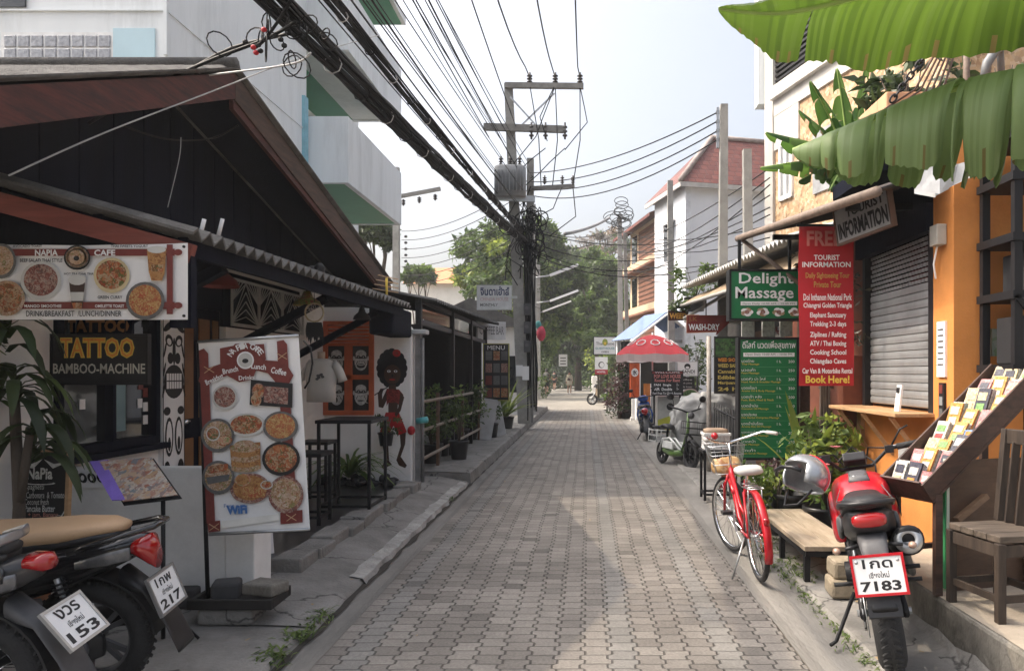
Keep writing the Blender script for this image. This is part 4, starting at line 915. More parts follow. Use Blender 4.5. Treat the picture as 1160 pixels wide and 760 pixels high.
# gutter post at the corner of the mural wall
t = thing("steel_post", "grey steel corner post with pale cap between mural wall and street bar", "post", (-2.2, 9.72, .1))
mb = MB(); mb.box((-2.235, 9.66, .1), (-2.165, 9.73, 2.05), M("grey painted steel", (.22, .22, .22), .5, var=.3, scale=8)); mb.build("shaft", t)
mb = MB(); mb.tube([(-2.14, 9.68, .1), (-2.14, 9.68, 2.0)], .022, M("grey painted steel", (.22, .22, .22), .5), 8); mb.build("pipe", t)
mb = MB(); mb.box((-2.33, 9.6, 2.05), (-2.08, 9.8, 2.11), M("pale cap", (.5, .52, .53), .6)); mb.build("cap", t, bev=.01)
mb = MB(); mb.cyl((-2.2, 9.62, .92), (-2.06, 9.6, .94), .04, M("teal plastic", (.1, .42, .45), .4), 12); mb.build("teal_cup", None, label="small teal plastic cup tied to the grey steel corner post", cat="cup")
mb = MB(); mb.ball((-2.27, 9.6, .8), (.05, .05, .06), REDP); mb.build("red_float", None, label="small red ball hanging low on grey steel post", cat="ball")

# ------------------------------------------------------------------ plants in pots
def pot(par, c, r, h, m=BLACKP):
    mb = MB(); mb.lathe([(r * .74, 0), (r * .96, h * .86), (r * 1.04, h * .88), (r * 1.04, h), (r * .93, h), (r * .9, h * .86), (0, h * .84)], m, c, n=20); return mb.build("pot", par)
def bushy(name, label, c, pr, ph, r, h, n, size, leafm, seed, group=None, cat="plant", potm=None, stems=6):
    rr = random.Random(seed); t = thing(name, label, cat, c, group=group); c = V(c)
    if pr: pot(t, c, pr, ph, potm or BLACKP)
    mb = MB()
    for i in range(stems):
        a = rr.uniform(0, 6.28); q = V((math.cos(a), math.sin(a), 0)) * r * rr.uniform(.2, .7)
        mb.tube([c + V((0, 0, ph * .8)), c + q * .5 + V((0, 0, ph + h * .4)), c + q + V((0, 0, ph + h * .85))], [.012, .009, .004], BARK, 5)
    mb.build("stem", t)
    mb = MB(); k = max(4, n // 30)
    for i in range(k):
        a = rr.uniform(0, 6.28); q = V((math.cos(a) * r * rr.random() ** .5, math.sin(a) * r * rr.random() ** .5, ph + h * rr.uniform(.15, 1)))
        mb.leaves(c + q, (r * .38, r * .38, h * .18), n // k, size, leafm if not isinstance(leafm, (list, tuple)) else rr.choice(leafm), rr)
    mb.build("foliage", t); return t
def bladed(name, label, c, pr, ph, n, L, wd, leafm, seed, up=.9, droop=.8, group=None, cat="plant", potm=None, trunk=0.):
    rr = random.Random(seed); t = thing(name, label, cat, c, group=group); c = V(c)
    if pr: pot(t, c, pr, ph, potm or BLACKP)
    if trunk:
        mb = MB(); mb.tube([c + V((0, 0, ph * .8)), c + V((.03, 0, ph + trunk * .5)), c + V((0, .02, ph + trunk))], [.03, .025, .02], BARK, 7); mb.build("stem", t)
    mb = MB()
    for i in range(n):
        a = rr.uniform(0, 6.28); d = V((math.cos(a), math.sin(a), rr.uniform(up * .4, up * 1.6))); f = i / n
        mb.leaf(c + V((0, 0, ph + trunk * (.45 + .55 * f) if trunk else ph * .9)), d, V((-math.sin(a), math.cos(a), 0)), L * rr.uniform(.65, 1.15), wd * rr.uniform(.8, 1.2), leafm, droop=droop, seg=6)
    mb.build("foliage", t); return t
G1 = "potted plants along the street bar railing"
labs = ["bushy green potted plant behind the railing nearest the mural wall", "mid green potted shrub at the first rusty railing post", "leafy potted plant between the first and second railing posts", "dark potted plant at the second rusty railing post", "potted shrub before the far railing post", "light green potted plant at the far railing end"]
for i, y in enumerate((10.25, 11.3, 12.3, 13.3, 14.3, 15.3)):
    bushy("potted_plant", labs[i], (-2.42 + .06 * (i % 2), y, .17), .17, .3, .32, .6 + .1 * (i % 3), 330, .1, (L_MID, L_DARK, L_LIGHT)[i % 3], 40 + i, G1)
for i, (y, lab) in enumerate(((11.0, "black plastic pot plant outside railing near the middle"), (15.0, "black square pot plant standing outside railing end"))):
    bushy("potted_plant", lab, (-2.03, y + .8, .17), .16, .3, .2, .5, 160, .09, L_MID, 60 + i, "pot plants outside the railing")
bladed("palm_plant", "tall upright yellow green palm plant in a dark pot beside the utility pole", (-1.98, 18.3, .17), .2, .3, 46, 1.0, .07, L_YEL, 9, up=1.9, droop=.5)
bladed("palm_plant", "spiky green palm in a dark pot under the dark photo menu", (-2.15, 17.3, .17), .2, .3, 36, .85, .06, L_MID, 19, up=1.6, droop=.6)
# under the mural: stones, spiky plant, hanging pot
bladed("spider_plant", "spiky pale green plant growing under the red shutter window", (-2.95, 9.2, .15), 0, .1, 60, .75, .035, L_LIGHT, 4, up=1.5, droop=1.1)
t = bushy("potted_plant", "small potted herb on a hook by the mural feet", (-2.55, 9.42, .62), .1, .17, .16, .2, 150, .06, L_MID, 77)
mb = MB()
for i in range(40):
    q = V((-2.85 + rnd.gauss(0, .25), 9.25 + rnd.gauss(0, .1), .16 + abs(rnd.gauss(0, .05)))); mb.ball(q, (rnd.uniform(.04, .09), rnd.uniform(.03, .08), rnd.uniform(.02, .05)), M("dark slate", (.035, .035, .038), .8, var=.4), 7, 5)
mb.jitter(.03, 12).build("slate_rubble", None, label="dark slate rubble heaped in bed below mural wall", cat="rubble", kind="stuff")
# dracaena beside the chalkboard
t = thing("dracaena_plant", "tall dracaena with long drooping leaves beside the tattoo window", "plant", (-3.2, 4.15, .05))
pot(t, (-3.2, 4.15, .05), .17, .3, TERRA)
mb = MB(); mb.tube([(-3.2, 4.15, .3), (-3.18, 4.15, .8), (-3.21, 4.15, 1.45)], [.035, .03, .025], BARK, 8); mb.tube([(-3.18, 4.15, .8), (-3.1, 4.12, 1.2)], [.025, .02], BARK, 8); mb.build("stem", t)
mb = MB(); rr = random.Random(12)
for cx, cz, n in ((-3.21, 1.5, 26), (-3.1, 1.2, 18), (-3.25, 1.8, 16)):
    for i in range(n):
        a = rr.uniform(0, 6.28); d = V((math.cos(a), math.sin(a) * .6, rr.uniform(.1, 1.2)))
        mb.leaf((cx, 4.15, cz - .15 + .25 * i / n), d, V((-math.sin(a), math.cos(a), 0)), rr.uniform(.3, .5), .065, L_DARK if i % 3 else L_MID, droop=1.9, seg=6)
mb.build("foliage", t)

# ------------------------------------------------------------------ terrace furniture
def bar_table(name, label, x0, y0, x1, y1, z0, h, cat="table"):
    t = thing(name, label, cat, ((x0 + x1) / 2, (y0 + y1) / 2, z0))
    mb = MB(); mb.box((x0, y0, z0 + h - .035), (x1, y1, z0 + h), BLACK); mb.build("tabletop", t, bev=.006)
    for x in (x0 + .03, x1 - .03):
        for y in (y0 + .03, y1 - .03): mb = MB(); mb.box((x - .014, y - .014, z0), (x + .014, y + .014, z0 + h - .035), BLACK); mb.build("leg", t)
    mb = MB()
    for y in (y0 + .03, y1 - .03): mb.box((x0 + .044, y - .01, z0 + .06), (x1 - .044, y + .01, z0 + .085), BLACK)
    for x in (x0 + .03, x1 - .03): mb.box((x - .01, y0 + .044, z0 + .06), (x + .01, y1 - .044, z0 + .085), BLACK)
    mb.build("stretcher", t); return t
bar_table("bar_table", "tall black square bar table on the terrace before the red shutter", -2.68, 7.3, -2.12, 7.95, .15, .93)
bar_table("bar_stool", "black square bar stool tucked behind the white food banner", -2.78, 6.75, -2.42, 7.1, .15, .66, "stool")
bar_table("bar_stool", "black square bar stool standing against the white wall behind table", -3.1, 7.9, -2.76, 8.25, .15, .66, "stool")
mb = MB(); mb.lathe([(.13, 0), (.1, .38), (.15, .385), (.15, .42), (0, .425)], PRW, (-2.55, 5.75, .15), n=4); mb.build("plastic_stool", None, label="small white plastic stool on the black tiles behind counter pillar", cat="stool", bev=.01)
mb = MB(); mb.box((-2.27, 5.18, .062), (-2.0, 5.3, .075), PRW); mb.build("white_tile", None, label="loose white tile lying at the terrace corner", cat="tile")
# shirt on a mannequin torso
t = thing("shirt_mannequin", "white t-shirt with small dark emblem on a hanging torso beside red shutter", "mannequin", (-2.85, 8.0, 1.2))
c = P(364, 432, 8.0); c0_ = c.copy(); mb = MB(); E_ = 2.4
mb.loft([(c + V((0, 0, -.27)), V((.19, 0, 0)), V((0, .1, 0)), E_), (c + V((0, 0, -.1)), V((.185, 0, 0)), V((0, .1, 0)), E_), (c + V((0, 0, .12)), V((.21, 0, 0)), V((0, .11, 0)), E_), (c + V((0, 0, .24)), V((.2, 0, 0)), V((0, .09, 0)), E_), (c + V((0, 0, .3)), V((.09, 0, 0)), V((0, .06, 0)), 2)], M("white cotton", (.6, .58, .54), .9, var=.08, bump=.2, bscale=12), 20)
for q in (-1, 1): mb.loft([(c + V((q * .17, 0, .22)), V((0, .08, 0)), V((.02, 0, .07)), 2), (c + V((q * .25, 0, .1)), V((0, .075, 0)), V((.03, 0, .07)), 2), (c + V((q * .28, 0, .0)), V((0, .07, 0)), V((.06, 0, .02)), 2)], M("white cotton", (.6, .58, .54), .9), 14)
mb.v = [c0_ + (v - c0_) * .82 for v in mb.v]; mb.build("shirt", t)
mb = MB(); f_ = Fr(c + V((.02, -.1, .05)))
for i in range(6): mb.disc(f_, .03 * math.cos(i), .025 * math.sin(i * 1.7), .018, .014, GREYP, .0003 * i)
mb.build("emblem", t)
mb = MB(); mb.tube([c + V((0, 0, .24)), c + V((0, 0, .32))], .04, M("beige torso", (.45, .36, .28), .6), 12); mb.build("neck", t)
# hanging lamps under the lean-to
def hang_lamp(label, p, m, r, h, zc):
    t = thing("hanging_lamp", label, "lamp", (p.x, p.y, p.z))
    mb = MB(); mb.lathe([(r, 0), (r * .85, h * .3), (r * .4, h * .6), (r * .25, h), (0, h)], m, p, n=20); mb.build("lamp_shade", t)
    mb = MB(); mb.tube([p + V((0, 0, h)), (p.x, p.y, zc)], .012, BLACK, 6); mb.build("cord", t)
hang_lamp("red metal lamp shade hanging beside the end of food banner", P(249, 325, 6.4), M("dull red enamel", (.24, .05, .04), .5, var=.2), .16, .2, 2.5)
hang_lamp("woven lamp shade patterned yellow green and red under the lean-to", P(348, 346, 6.9), MV("woven bright shade", [(.4, .4, .06), (.35, .08, .05), (.15, .25, .06), (.45, .35, .12)], 40), .13, .13, 2.45)
hang_lamp("small dark lamp shade before the top of red shutter window", P(410, 362, 8.4), M("dark grey enamel", (.04, .04, .045), .5), .1, .14, 2.5)
t = thing("dream_catcher", "round hoop dream catcher with dark feathers under the patterned lamp", "ornament", P(356, 375, 6.8))
c = P(356, 354, 6.8); mb = MB(); mb.tube([c + V((.085 * math.cos(a / 16 * 6.283), 0, .085 * math.sin(a / 16 * 6.283))) for a in range(16)], .008, M("beige cord wrap", (.45, .38, .25), .8), 6, closed=True); mb.build("hoop", t)
mb = MB(); mb.tube([c + V((.085 * math.cos(i * 2.6), .002 * (i % 3), .085 * math.sin(i * 2.6))) for i in range(15)], .0025, PRW, 4); mb.build("web", t)
mb = MB()
for i in range(9): mb.leaf(c + V((-.06 + .015 * i, 0, -.09)), V((.02 * (i - 4), .05, -1)), V((1, .3, 0)), .15 + .03 * (i % 3), .03, BLACK, droop=0, seg=4)
mb.build("feather", t)
mb = MB(); mb.tube([c + V((0, 0, .085)), (c.x, c.y, 2.4)], .003, BLACK, 4); mb.build("cord", t)
t = thing("wind_chime", "bunch of dark hanging ornaments under lean-to edge beside patterned lamp", "ornament", P(352, 340, 6.7))
for i in range(3):
    mb = MB(); q = P(346 + i * 8, 322 - 3 * i, 6.6); mb.lathe([(.0, 0), (.04, .03), (.05, .1), (.02, .14), (0, .14)], BLACK, q, n=10); mb.build("bell", t)
    mb = MB(); mb.tube([q + V((0, 0, .14)), (q.x, q.y, 2.42)], .003, BLACK, 4); mb.build("string", t)
t = thing("bamboo_whirligig", "small yellow bamboo whirligig on the far eave corner", "ornament", P(438, 335, 8.3))
c = P(438, 323, 8.3); mb = MB(); mb.tube([c + V((0, 0, -.14)), c + V((0, 0, .08))], .014, PRY, 6); mb.build("shaft", t)
for i in range(4): mb = MB(); a = c + V((0, 0, .09 - .05 * i)); mb.tube([a + V((-.1 - .02 * i, 0, .02)), a + V((.12, .05, -.02))], .006, TAN, 5); mb.build("vane", t)
for i, (px, py) in enumerate(((226, 251), (247, 250))):
    mb = MB(); a = P(px, py + 10, 4.6 + .25 * i); mb.tube([a + V((0, 0, -.05)), a + V((.03, 0, .07))], .013, PRW, 8); mb.build("white_pipe_end", None, label=("white pipe stub sticking up from the lean-to roof, nearer banner" if i == 0 else "white pipe stub sticking up from lean-to roof, farther from banner"), cat="pipe")

# ------------------------------------------------------------------ utility poles
def taper_pole(mb, a, b, w0, w1, m):
    a, b = V(a), V(b); d = (b - a)
    vs = [a + V((sx * w0, sy * w0, 0)) for sx, sy in ((-1, -1), (1, -1), (1, 1), (-1, 1))] + [b + V((sx * w1, sy * w1, 0)) for sx, sy in ((-1, -1), (1, -1), (1, 1), (-1, 1))]
    mb.add(vs, [(3, 2, 1, 0), (4, 5, 6, 7), (0, 1, 5, 4), (1, 2, 6, 5), (2, 3, 7, 6), (3, 0, 4, 7)], m)
def insulator(par, c, r=.07, h=.3, ax=(0, 0, 1)):
    mb = MB(); pr = [(r * .4, 0)]
    for i in range(3): z = h * (.15 + .25 * i); pr += [(r * .45, z), (r, z + h * .04), (r * .9, z + h * .12), (r * .4, z + h * .16)]
    mb.lathe(pr + [(r * .4, h), (0, h)], M("dark porcelain", (.05, .045, .045), .3), c, ax, 10); mb.build("insulator", par)
YP = 20.2
up = thing("utility_pole", "tall concrete power pole with two crossarms and a transformer on the left kerb", "utility pole", (-1.72, YP, .17))
top = P(576, 96, YP); base = V((-1.68, YP, .17))
mb = MB(); taper_pole(mb, base, top, .17, .11, POLE); mb.build("shaft", up)
TIMB = M("weathered crossarm", (.2, .195, .185), .85, var=.25, scale=6)
mb = MB(); mb.bar(P(572, 97, YP - .16), P(661, 98, YP - .16), .12, .14, TIMB); arm1 = mb.build("crossarm", up)
mb = MB(); mb.bar(P(548, 144, YP - .18), P(641, 147, YP - .18), .12, .18, TIMB); arm2 = mb.build("crossarm", up)
mb = MB(); mb.bar(P(606, 141, YP - .2), P(578, 110, YP - .2), .04, .04, STEEL); mb.bar(P(592, 141, YP - .2), P(628, 106, YP - .2), .04, .04, STEEL); mb.build("brace", up)
for px in (600, 629, 657): insulator(up, P(px, 96, YP - .16), .08, .32)
for px in (602, 618, 640): insulator(up, P(px, 158, YP - .2), .07, .45)
tr = P(578, 206, YP - .45); mb = MB()
mb.loft([(tr + V((0, 0, -.42)), V((.42, 0, 0)), V((0, .26, 0)), 4), (tr + V((0, 0, .36)), V((.42, 0, 0)), V((0, .26, 0)), 4), (tr + V((0, 0, .4)), V((.38, 0, 0)), V((0, .22, 0)), 4)], M("grey transformer steel", (.26, .27, .28), .5, var=.15), 20)
for i in range(9): mb.box((tr.x - .38 + i * .095, tr.y - .33, tr.z - .3), (tr.x - .365 + i * .095, tr.y - .26, tr.z + .25), M("grey transformer steel", (.26, .27, .28), .5))
tf = mb.build("transformer", up)
for i in range(3): insulator(tf, tr + V((-.25 + i * .25, 0, .4)), .06, .28)
mb = MB(); mb.bar(P(553, 223, YP - .45), P(606, 226, YP - .45), .1, .16, STEEL); mb.build("transformer_bracket", up)
mb = MB(); mb.box((-1.9, YP - .19, 1.45), (-1.72, YP - .16, 1.75), PRW); mb.build("notice_plate", up)
# second, cable laden pole
up2 = thing("utility_pole", "darker cable wrapped pole with one crossarm standing beside the transformer pole", "utility pole", (-1.5, YP + .3, .17))
t2 = P(601, 180, YP + .2); mb = MB(); taper_pole(mb, (-1.58, YP + .2, .17), t2, .13, .09, POLE); mb.build("shaft", up2)
mb = MB(); mb.bar(P(598, 214, YP + .05), P(651, 211, YP + .05), .1, .11, TIMB); mb.build("crossarm", up2)
for px in (617, 637, 649): insulator(up2, P(px, 209, YP + .05), .06, .24)
mb = MB(); rr = random.Random(8)
for i in range(16):
    x = -1.68 + rr.uniform(0, .3); y = YP - .0 - rr.uniform(0, .16)
    mb.tube([(x + rr.gauss(0, .03), y, .2 + rr.uniform(0, .6)), (x + rr.gauss(0, .03), y, 1.6), (x + rr.gauss(0, .04), y, 3.2), (x + rr.gauss(0, .07), y, 5 + rr.uniform(-.3, 1.2))], rr.uniform(.014, .03), WIRE, 5)
mb.build("riser_cable", up2)
for z in (2.1, 2.6, 3.1):
    mb = MB(); mb.box((-1.68, YP - .26, z), (-1.5, YP - .16, z + .32), M("dark meter box", (.05, .05, .055), .5)); mbx = mb.build("meter_box", up2, bev=.01)
    mb = MB(); mb.disc(Fr((-1.6, YP - .263, z + .19)), 0, 0, .05, .05, GREYP, 0, 14); mb.build("dial", mbx)
mb = MB(); mb.box((-1.72, YP - .28, 1.35), (-1.54, YP - .255, 1.72), PRW); mb.build("notice_plate", up2)
# coils of cable around the pole heads
t = thing("cable_tangle", "dense tangle of black telecom cable loops hung on the two poles", "cable tangle", (-1.55, YP, 4.6)); mb = MB()
for i in range(44):
    c = P(597 + rr.gauss(0, 8), 268 + rr.gauss(0, 16), YP + rr.uniform(-.5, .1)); r_ = rr.uniform(.12, .34); ph = rr.uniform(0, 3)
    mb.tube([c + V((r_ * math.cos(a / 12 * 6.283) * math.cos(ph), r_ * math.cos(a / 12 * 6.283) * math.sin(ph) * .5, r_ * .8 * math.sin(a / 12 * 6.283))) for a in range(12)], rr.uniform(.01, .022), WIRE, 4, closed=True)
mb.build("loop", t)
mb = MB()
for i in range(14):
    a = P(594 + rr.gauss(0, 4), 250 + rr.gauss(0, 20), YP - .3); b = P(600 + rr.gauss(0, 10), 300 + rr.gauss(0, 20), YP - .2); m_ = (a + b) / 2 + V((rr.gauss(0, .3), -.2, -.2)); mb.tube([a, m_, b], .014, WIRE, 4)
mb.build("strand", t)

def sag(a, b, s, n=14):
    a, b = V(a), V(b); return [a.lerp(b, i / n) - V((0, 0, s * 4 * (i / n) * (1 - i / n))) for i in range(n + 1)]
# the thick bundle that runs over the cafe terrace to the poles
def bundle(label, a, b, s, k, r, rad, seed, name="cable_bundle"):
    rr = random.Random(seed); t = thing(name, label, "cable", (V(a) + V(b)) / 2); base_ = sag(a, b, s, 26)
    for q in range(3):
        mb = MB()
        for i in range(k // 3):
            ph = rr.uniform(0, 6.28); off = rad * rr.random() ** .5; ox, oz = off * math.cos(ph), off * math.sin(ph) * 1.2
            mb.tube([p + V((ox + rr.gauss(0, rad * .1), 0, oz + rr.gauss(0, rad * .12))) for p in base_], r * rr.uniform(.7, 1.4), WIRE, 5)
        mb.build("strand", t)
    SC = M("clear cable tie plastic", (.5, .5, .5), .25)
    for i in range(2, 25):
        p = base_[i]; mb = MB(); mb.tube([p + V((rad * .9 * math.cos(a_ / 8 * 6.283), .02 * (i % 2), rad * .9 * math.sin(a_ / 8 * 6.283) - rad * .6)) for a_ in range(8)], .006, SC if i % 2 else WIRE, 4, closed=True); mb.build("tie_loop", t)
    return t
bundle("thick bundle of black cables sagging from cafe roof to the poles", (-2.28, 1.0, 3.95), (-1.66, YP - .1, 5.1), .12, 30, .012, .085, 4)
bundle("slimmer black cable bundle just above the thick one", (-2.15, 1.0, 4.35), (-1.7, YP - .1, 5.35), .1, 12, .01, .05, 5)
# separate overhead wires along the street
rr = random.Random(21); WL = "thin overhead wires along the left side of the street"
specs = [(-2.9, 7.9), (-2.35, 7.75), (-2.0, 7.2), (-2.75, 6.3), (-1.95, 6.8), (-2.45, 5.8), (-2.75, 8.25), (-2.5, 8.25), (-2.2, 8.2), (-1.95, 8.2), (-2.7, 7.6), (-2.45, 7.3), (-2.2, 7.0), (-2.5, 6.7), (-2.1, 6.4), (-2.3, 6.1), (-2.6, 6.9), (-1.9, 5.9)]
for i, (x, z) in enumerate(specs):
    mb = MB(); mb.tube(sag((x - .35 + rr.gauss(0, .25), -2, z - .9 + rr.gauss(0, .25)), (x + .35 * (z < 8) + rr.gauss(0, .1), YP - .2, z), .15 + .1 * rr.random(), 18), .008 + .005 * (i % 3 == 0), WIRE, 5); mb.build("overhead_wire", None, label="thin black overhead wire running from the pole toward viewer above left houses", cat="wire", group=WL)
for i, (px, xx) in enumerate(((600, -1.55), (629, -.85), (657, -.12))):
    a = P(px, 88, YP - .16); mb = MB(); mb.tube([a, a + V((-.05, -.8, -.05))] + sag(a + V((-.05, -.8, -.05)), (xx, -4, 8.9 + .1 * i), 1.5, 16)[1:], .016, WIRE, 5)
    mb.build("power_line", None, label=("leftmost", "middle", "rightmost")[i] + " of the three heavy power lines leaving the top crossarm", cat="wire")
for i, (p0, p1, sx) in enumerate((((600, 96), (613, 211), .1), ((629, 96), (620, 160), -.3), ((629, 98), (626, 210), .1), ((657, 98), (649, 210), .1), ((657, 98), (640, 170), .4), ((640, 168), (590, 215), -.1), ((618, 168), (585, 200), -.2), ((649, 212), (622, 268), .4), ((637, 212), (600, 250), .2), ((628, 100), (570, 200), .2))):
    a, b = P(*p0, YP - .2), P(*p1, YP - .25); m_ = (a + b) / 2 + V((sx, -.1, -.15)); mb = MB(); mb.tube([a, a.lerp(m_, .6) + V((0, 0, .02)), m_, b.lerp(m_, .5), b], .014, WIRE, 5); mb.build("jumper_wire", None, label="short black jumper wire looping between the pole crossarms", cat="wire", group="jumper wires on the transformer pole")
for i, (px, py, Y2, px2, py2, s) in enumerate(((600, 196, 12.95, 812, 128, .25), (602, 206, 12.95, 812, 138, .3), (603, 214, 12.95, 812, 149, .35), (604, 222, 12.95, 812, 159, .4), (604, 262, 21, 757, 275, .2), (604, 275, 21, 757, 290, .3), (606, 285, 35, 703, 262, .25), (606, 292, 35, 702, 290, .4), (604, 258, 35, 703, 250, .5), (606, 298, 35, 702, 300, .3), (604, 283, 21, 757, 300, .35), (604, 288, 21, 758, 310, .3))):
    mb = MB(); mb.tube(sag(P(px, py, YP), P(px2, py2, Y2), s, 16), .013, WIRE, 5)
    mb.build("overhead_wire", None, label=("black service wire crossing the street from left pole to the tall right pole" if i < 4 else "low black telecom wire strung between poles at the street end"), cat="wire", group=("service wires crossing to the tall right pole" if i < 4 else "telecom wires at the street end"))
# wires that drop onto the cafe roof
for i, (pts, r, m, lab) in enumerate((
    ([P(10, 199, 3.6), P(120, 150, 4.2), P(240, 104, 5.2), P(340, 66, 6.2), P(430, 40, 8)], .0045, M("pale grey cable", (.4, .4, .4), .5), "pale grey cable slanting across the dark gable to thick bundle"),
    ([P(115, 97, 5.1), P(170, 95, 5.3), P(240, 85, 5.4), P(330, 73, 5.2), P(352, 60, 5.1)], .007, M("white cable", (.6, .6, .6), .5), "white cable lying along the red fascia to the bundle"),
    ([P(100, 140, 5.0), P(170, 100, 5.1), P(240, 68, 5.2), P(300, 45, 5.2), P(335, 25, 5.0)], .012, WIRE, "black cable rising from red fascia to the bundle"),
    ([P(60, 92, 5.2), P(180, 92, 5.4), P(262, 55, 5.4), P(330, 38, 5.2)], .012, WIRE, "black cable lying on the near roof edge"),
    ([P(140, 143, 4.9), P(190, 158, 5.2), P(240, 157, 5.8), P(270, 142, 6.0)], .006, WIRE, "thin black cable drooping below the gable peak"),
    ([P(205, 156, 5.2), P(203, 180, 5.1), P(190, 235, 5.0)], .003, M("pale grey cable", (.4, .4, .4), .5), "thin pale cable hanging down dark gable boards"),
    ([P(330, 0, 4.9), P(318, 20, 5), P(300, 45, 5.1), P(288, 55, 5.2)], .012, WIRE, "black cable curling down beside the red connectors"))):
    mb = MB(); sm = []
    for k in range(len(pts) - 1):
        p0, p1, p2, p3 = pts[max(k - 1, 0)], pts[k], pts[k + 1], pts[min(k + 2, len(pts) - 1)]
        for j in range(5):
            t_ = j / 5; sm.append(.5 * ((2 * p1) + (p2 - p0) * t_ + (2 * p0 - 5 * p1 + 4 * p2 - p3) * t_ ** 2 + (3 * p1 - p0 - 3 * p2 + p3) * t_ ** 3))
    mb.tube(sm + [pts[-1]], r, m, 6); mb.build("service_cable", None, label=lab, cat="cable")
t = thing("cable_knot", "knot of looped wires with red connectors beside the thick cable bundle", "cable knot", P(300, 50, 5.0)); rr = random.Random(2)
for i in range(16):
    c = P(308 + rr.gauss(0, 26), 48 + rr.gauss(0, 14), 5.0 + rr.uniform(0, .3)); r_ = rr.uniform(.04, .11); ph = rr.uniform(0, 3); mb = MB()
    mb.tube([c + V((r_ * math.cos(a / 12 * 6.283) * math.cos(ph), r_ * math.cos(a / 12 * 6.283) * math.sin(ph), r_ * math.sin(a / 12 * 6.283) * .8)) for a in range(12)], .005, WIRE, 5, closed=True); mb.build("loop", t)
for px, py, m in ((287, 54, REDP), (290, 60, REDP), (299, 34, REDP), (278, 48, WIRE), (295, 58, WIRE), (318, 45, WIRE), (322, 52, WIRE)):
    mb = MB(); q = P(px, py, 5.0); mb.ball(q, (.02, .017, .017), m, 10, 7); mb.build("connector", t)

# ------------------------------------------------------------------ RIGHT: orange shop with roller shutter
XS = 2.45
shop = thing("orange_shop", "orange painted shop with half lowered grey roller shutter and a narrow counter ledge", "shop", (3.2, 5.6, .3))
YC = 4.93                                              # corner where the side wall starts
mb = MB()
mb.box((XS, YC, .3), (XS + .18, 5.22, 3.2), ORANGE)                       # pier
mb.box((XS, 5.22, .3), (XS + .18, 6.55, 1.26), ORANGE)                    # below the ledge
mb.box((XS + .18, YC + .01, .3), (5.2, YC + .2, 3.25), ORANGE)            # wall that faces the viewer
mb.build("wall", shop)
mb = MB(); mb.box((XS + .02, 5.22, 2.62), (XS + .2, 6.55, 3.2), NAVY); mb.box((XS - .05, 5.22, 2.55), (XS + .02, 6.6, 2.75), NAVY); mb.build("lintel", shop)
SHUT = M("grey shutter steel", (.23, .237, .245), .5, metal=.0, var=.2, scale=3, dirt=.4, dirtc=(.06, .06, .06))
mb = MB(); z = 1.28; prof = []
n_ = 15
for i in range(n_):
    z0 = 1.285 + i * .062; mb.add([(XS + .06, 5.3, z0), (XS + .06, 6.5, z0), (XS + .05, 6.5, z0 + .008), (XS + .05, 5.3, z0 + .008), (XS + .047, 6.5, z0 + .035), (XS + .047, 5.3, z0 + .035), (XS + .05, 6.5, z0 + .056), (XS + .05, 5.3, z0 + .056), (XS + .06, 6.5, z0 + .062), (XS + .06, 5.3, z0 + .062)], [(0, 1, 2, 3), (3, 2, 4, 5), (5, 4, 6, 7), (7, 6, 8, 9)], SHUT)
sh = mb.build("shutter", shop)
mb = MB()
for i in range(9):
    for j in range(22):
        y0 = 5.3 + j * .0545 + (.027 if i % 2 else 0); z0 = 2.22 + i * .038
        if y0 < 6.47: mb.box((XS + .045, y0, z0), (XS + .055, y0 + .04, z0 + .024), SHUT)
mb.box((XS + .06, 5.3, 2.215), (XS + .07, 6.5, 2.6), GLASSD); mb.build("perforated_slats", sh)
mb = MB(); mb.box((XS + .0, 5.22, 1.26), (XS + .07, 5.3, 2.62), BLACK); mb.box((XS + .0, 6.5, 1.26), (XS + .07, 6.56, 2.62), BLACK); mb.build("shutter_guide", shop)
mb = MB(); mb.box((XS - .28, 5.2, 1.235), (XS + .03, 6.62, 1.262), PINE); ledge = mb.build("counter_ledge", shop, bev=.004)
for y in (5.35, 5.9, 6.45): mb = MB(); mb.bar((XS - .25, y, 1.23), (XS, y, .9), .025, .03, PINE, up=(0, 1, 0)); mb.build("ledge_brace", ledge)
mb = MB(); mb.box((XS - .035, 6.5, .3), (XS, 6.6, 1.235), PINE)
fr = Fr(V((XS - .037, 6.5, .3)), (0, -1, 0)); mb.build("ledge_post", ledge)
mb = MB(); mb.box((XS - .015, 5.02, 1.52), (XS, 5.14, 1.9), PRW)
fr = Fr(V((XS - .017, 5.14, 1.52)), (0, -1, 0))
for i in range(7): mb.rect(fr, .02, .08 + i * .04, .1, .09 + i * .04, GREYP, .001)
mb.build("notice_sheet", shop)
mb = MB(); mb.box((XS - .02, 5.03, 1.05), (XS, 5.1, 1.48), PB)
for i in range(5): mb.rect(Fr(V((XS - .022, 5.1, 1.07)), (0, -1, 0)), .012, .01 + i * .082, .058, .07 + i * .082, (SHUT, PRR, BOWL)[i % 3], .001)
mb.build("sticker_strip", shop)
mb = MB(); mb.box((XS - .07, 5.02, 2.42), (XS - .002, 5.13, 2.56), M("beige box", (.42, .4, .36), .5)); mb.tube([(XS - .03, 5.1, 2.42), (XS - .04, 5.13, 2.3), (XS - .02, 5.14, 2.2)], .008, PRW, 5); mb.build("junction_box", shop, bev=.008)
mb = MB(); mb.box((XS - .012, 5.45, .62), (XS - .002, 5.78, .98), PRW); fr = Fr(V((XS - .013, 5.78, .62)), (0, -1, 0))
mb.text(fr, "TUMLAD", .03, .2, .3, .25, GREYP, .001, .02)
for i in range(3): mb.rect(fr, .05, .05 + i * .04, .28, .062 + i * .04, SHUT, .001)
mb.build("notice_poster", shop)
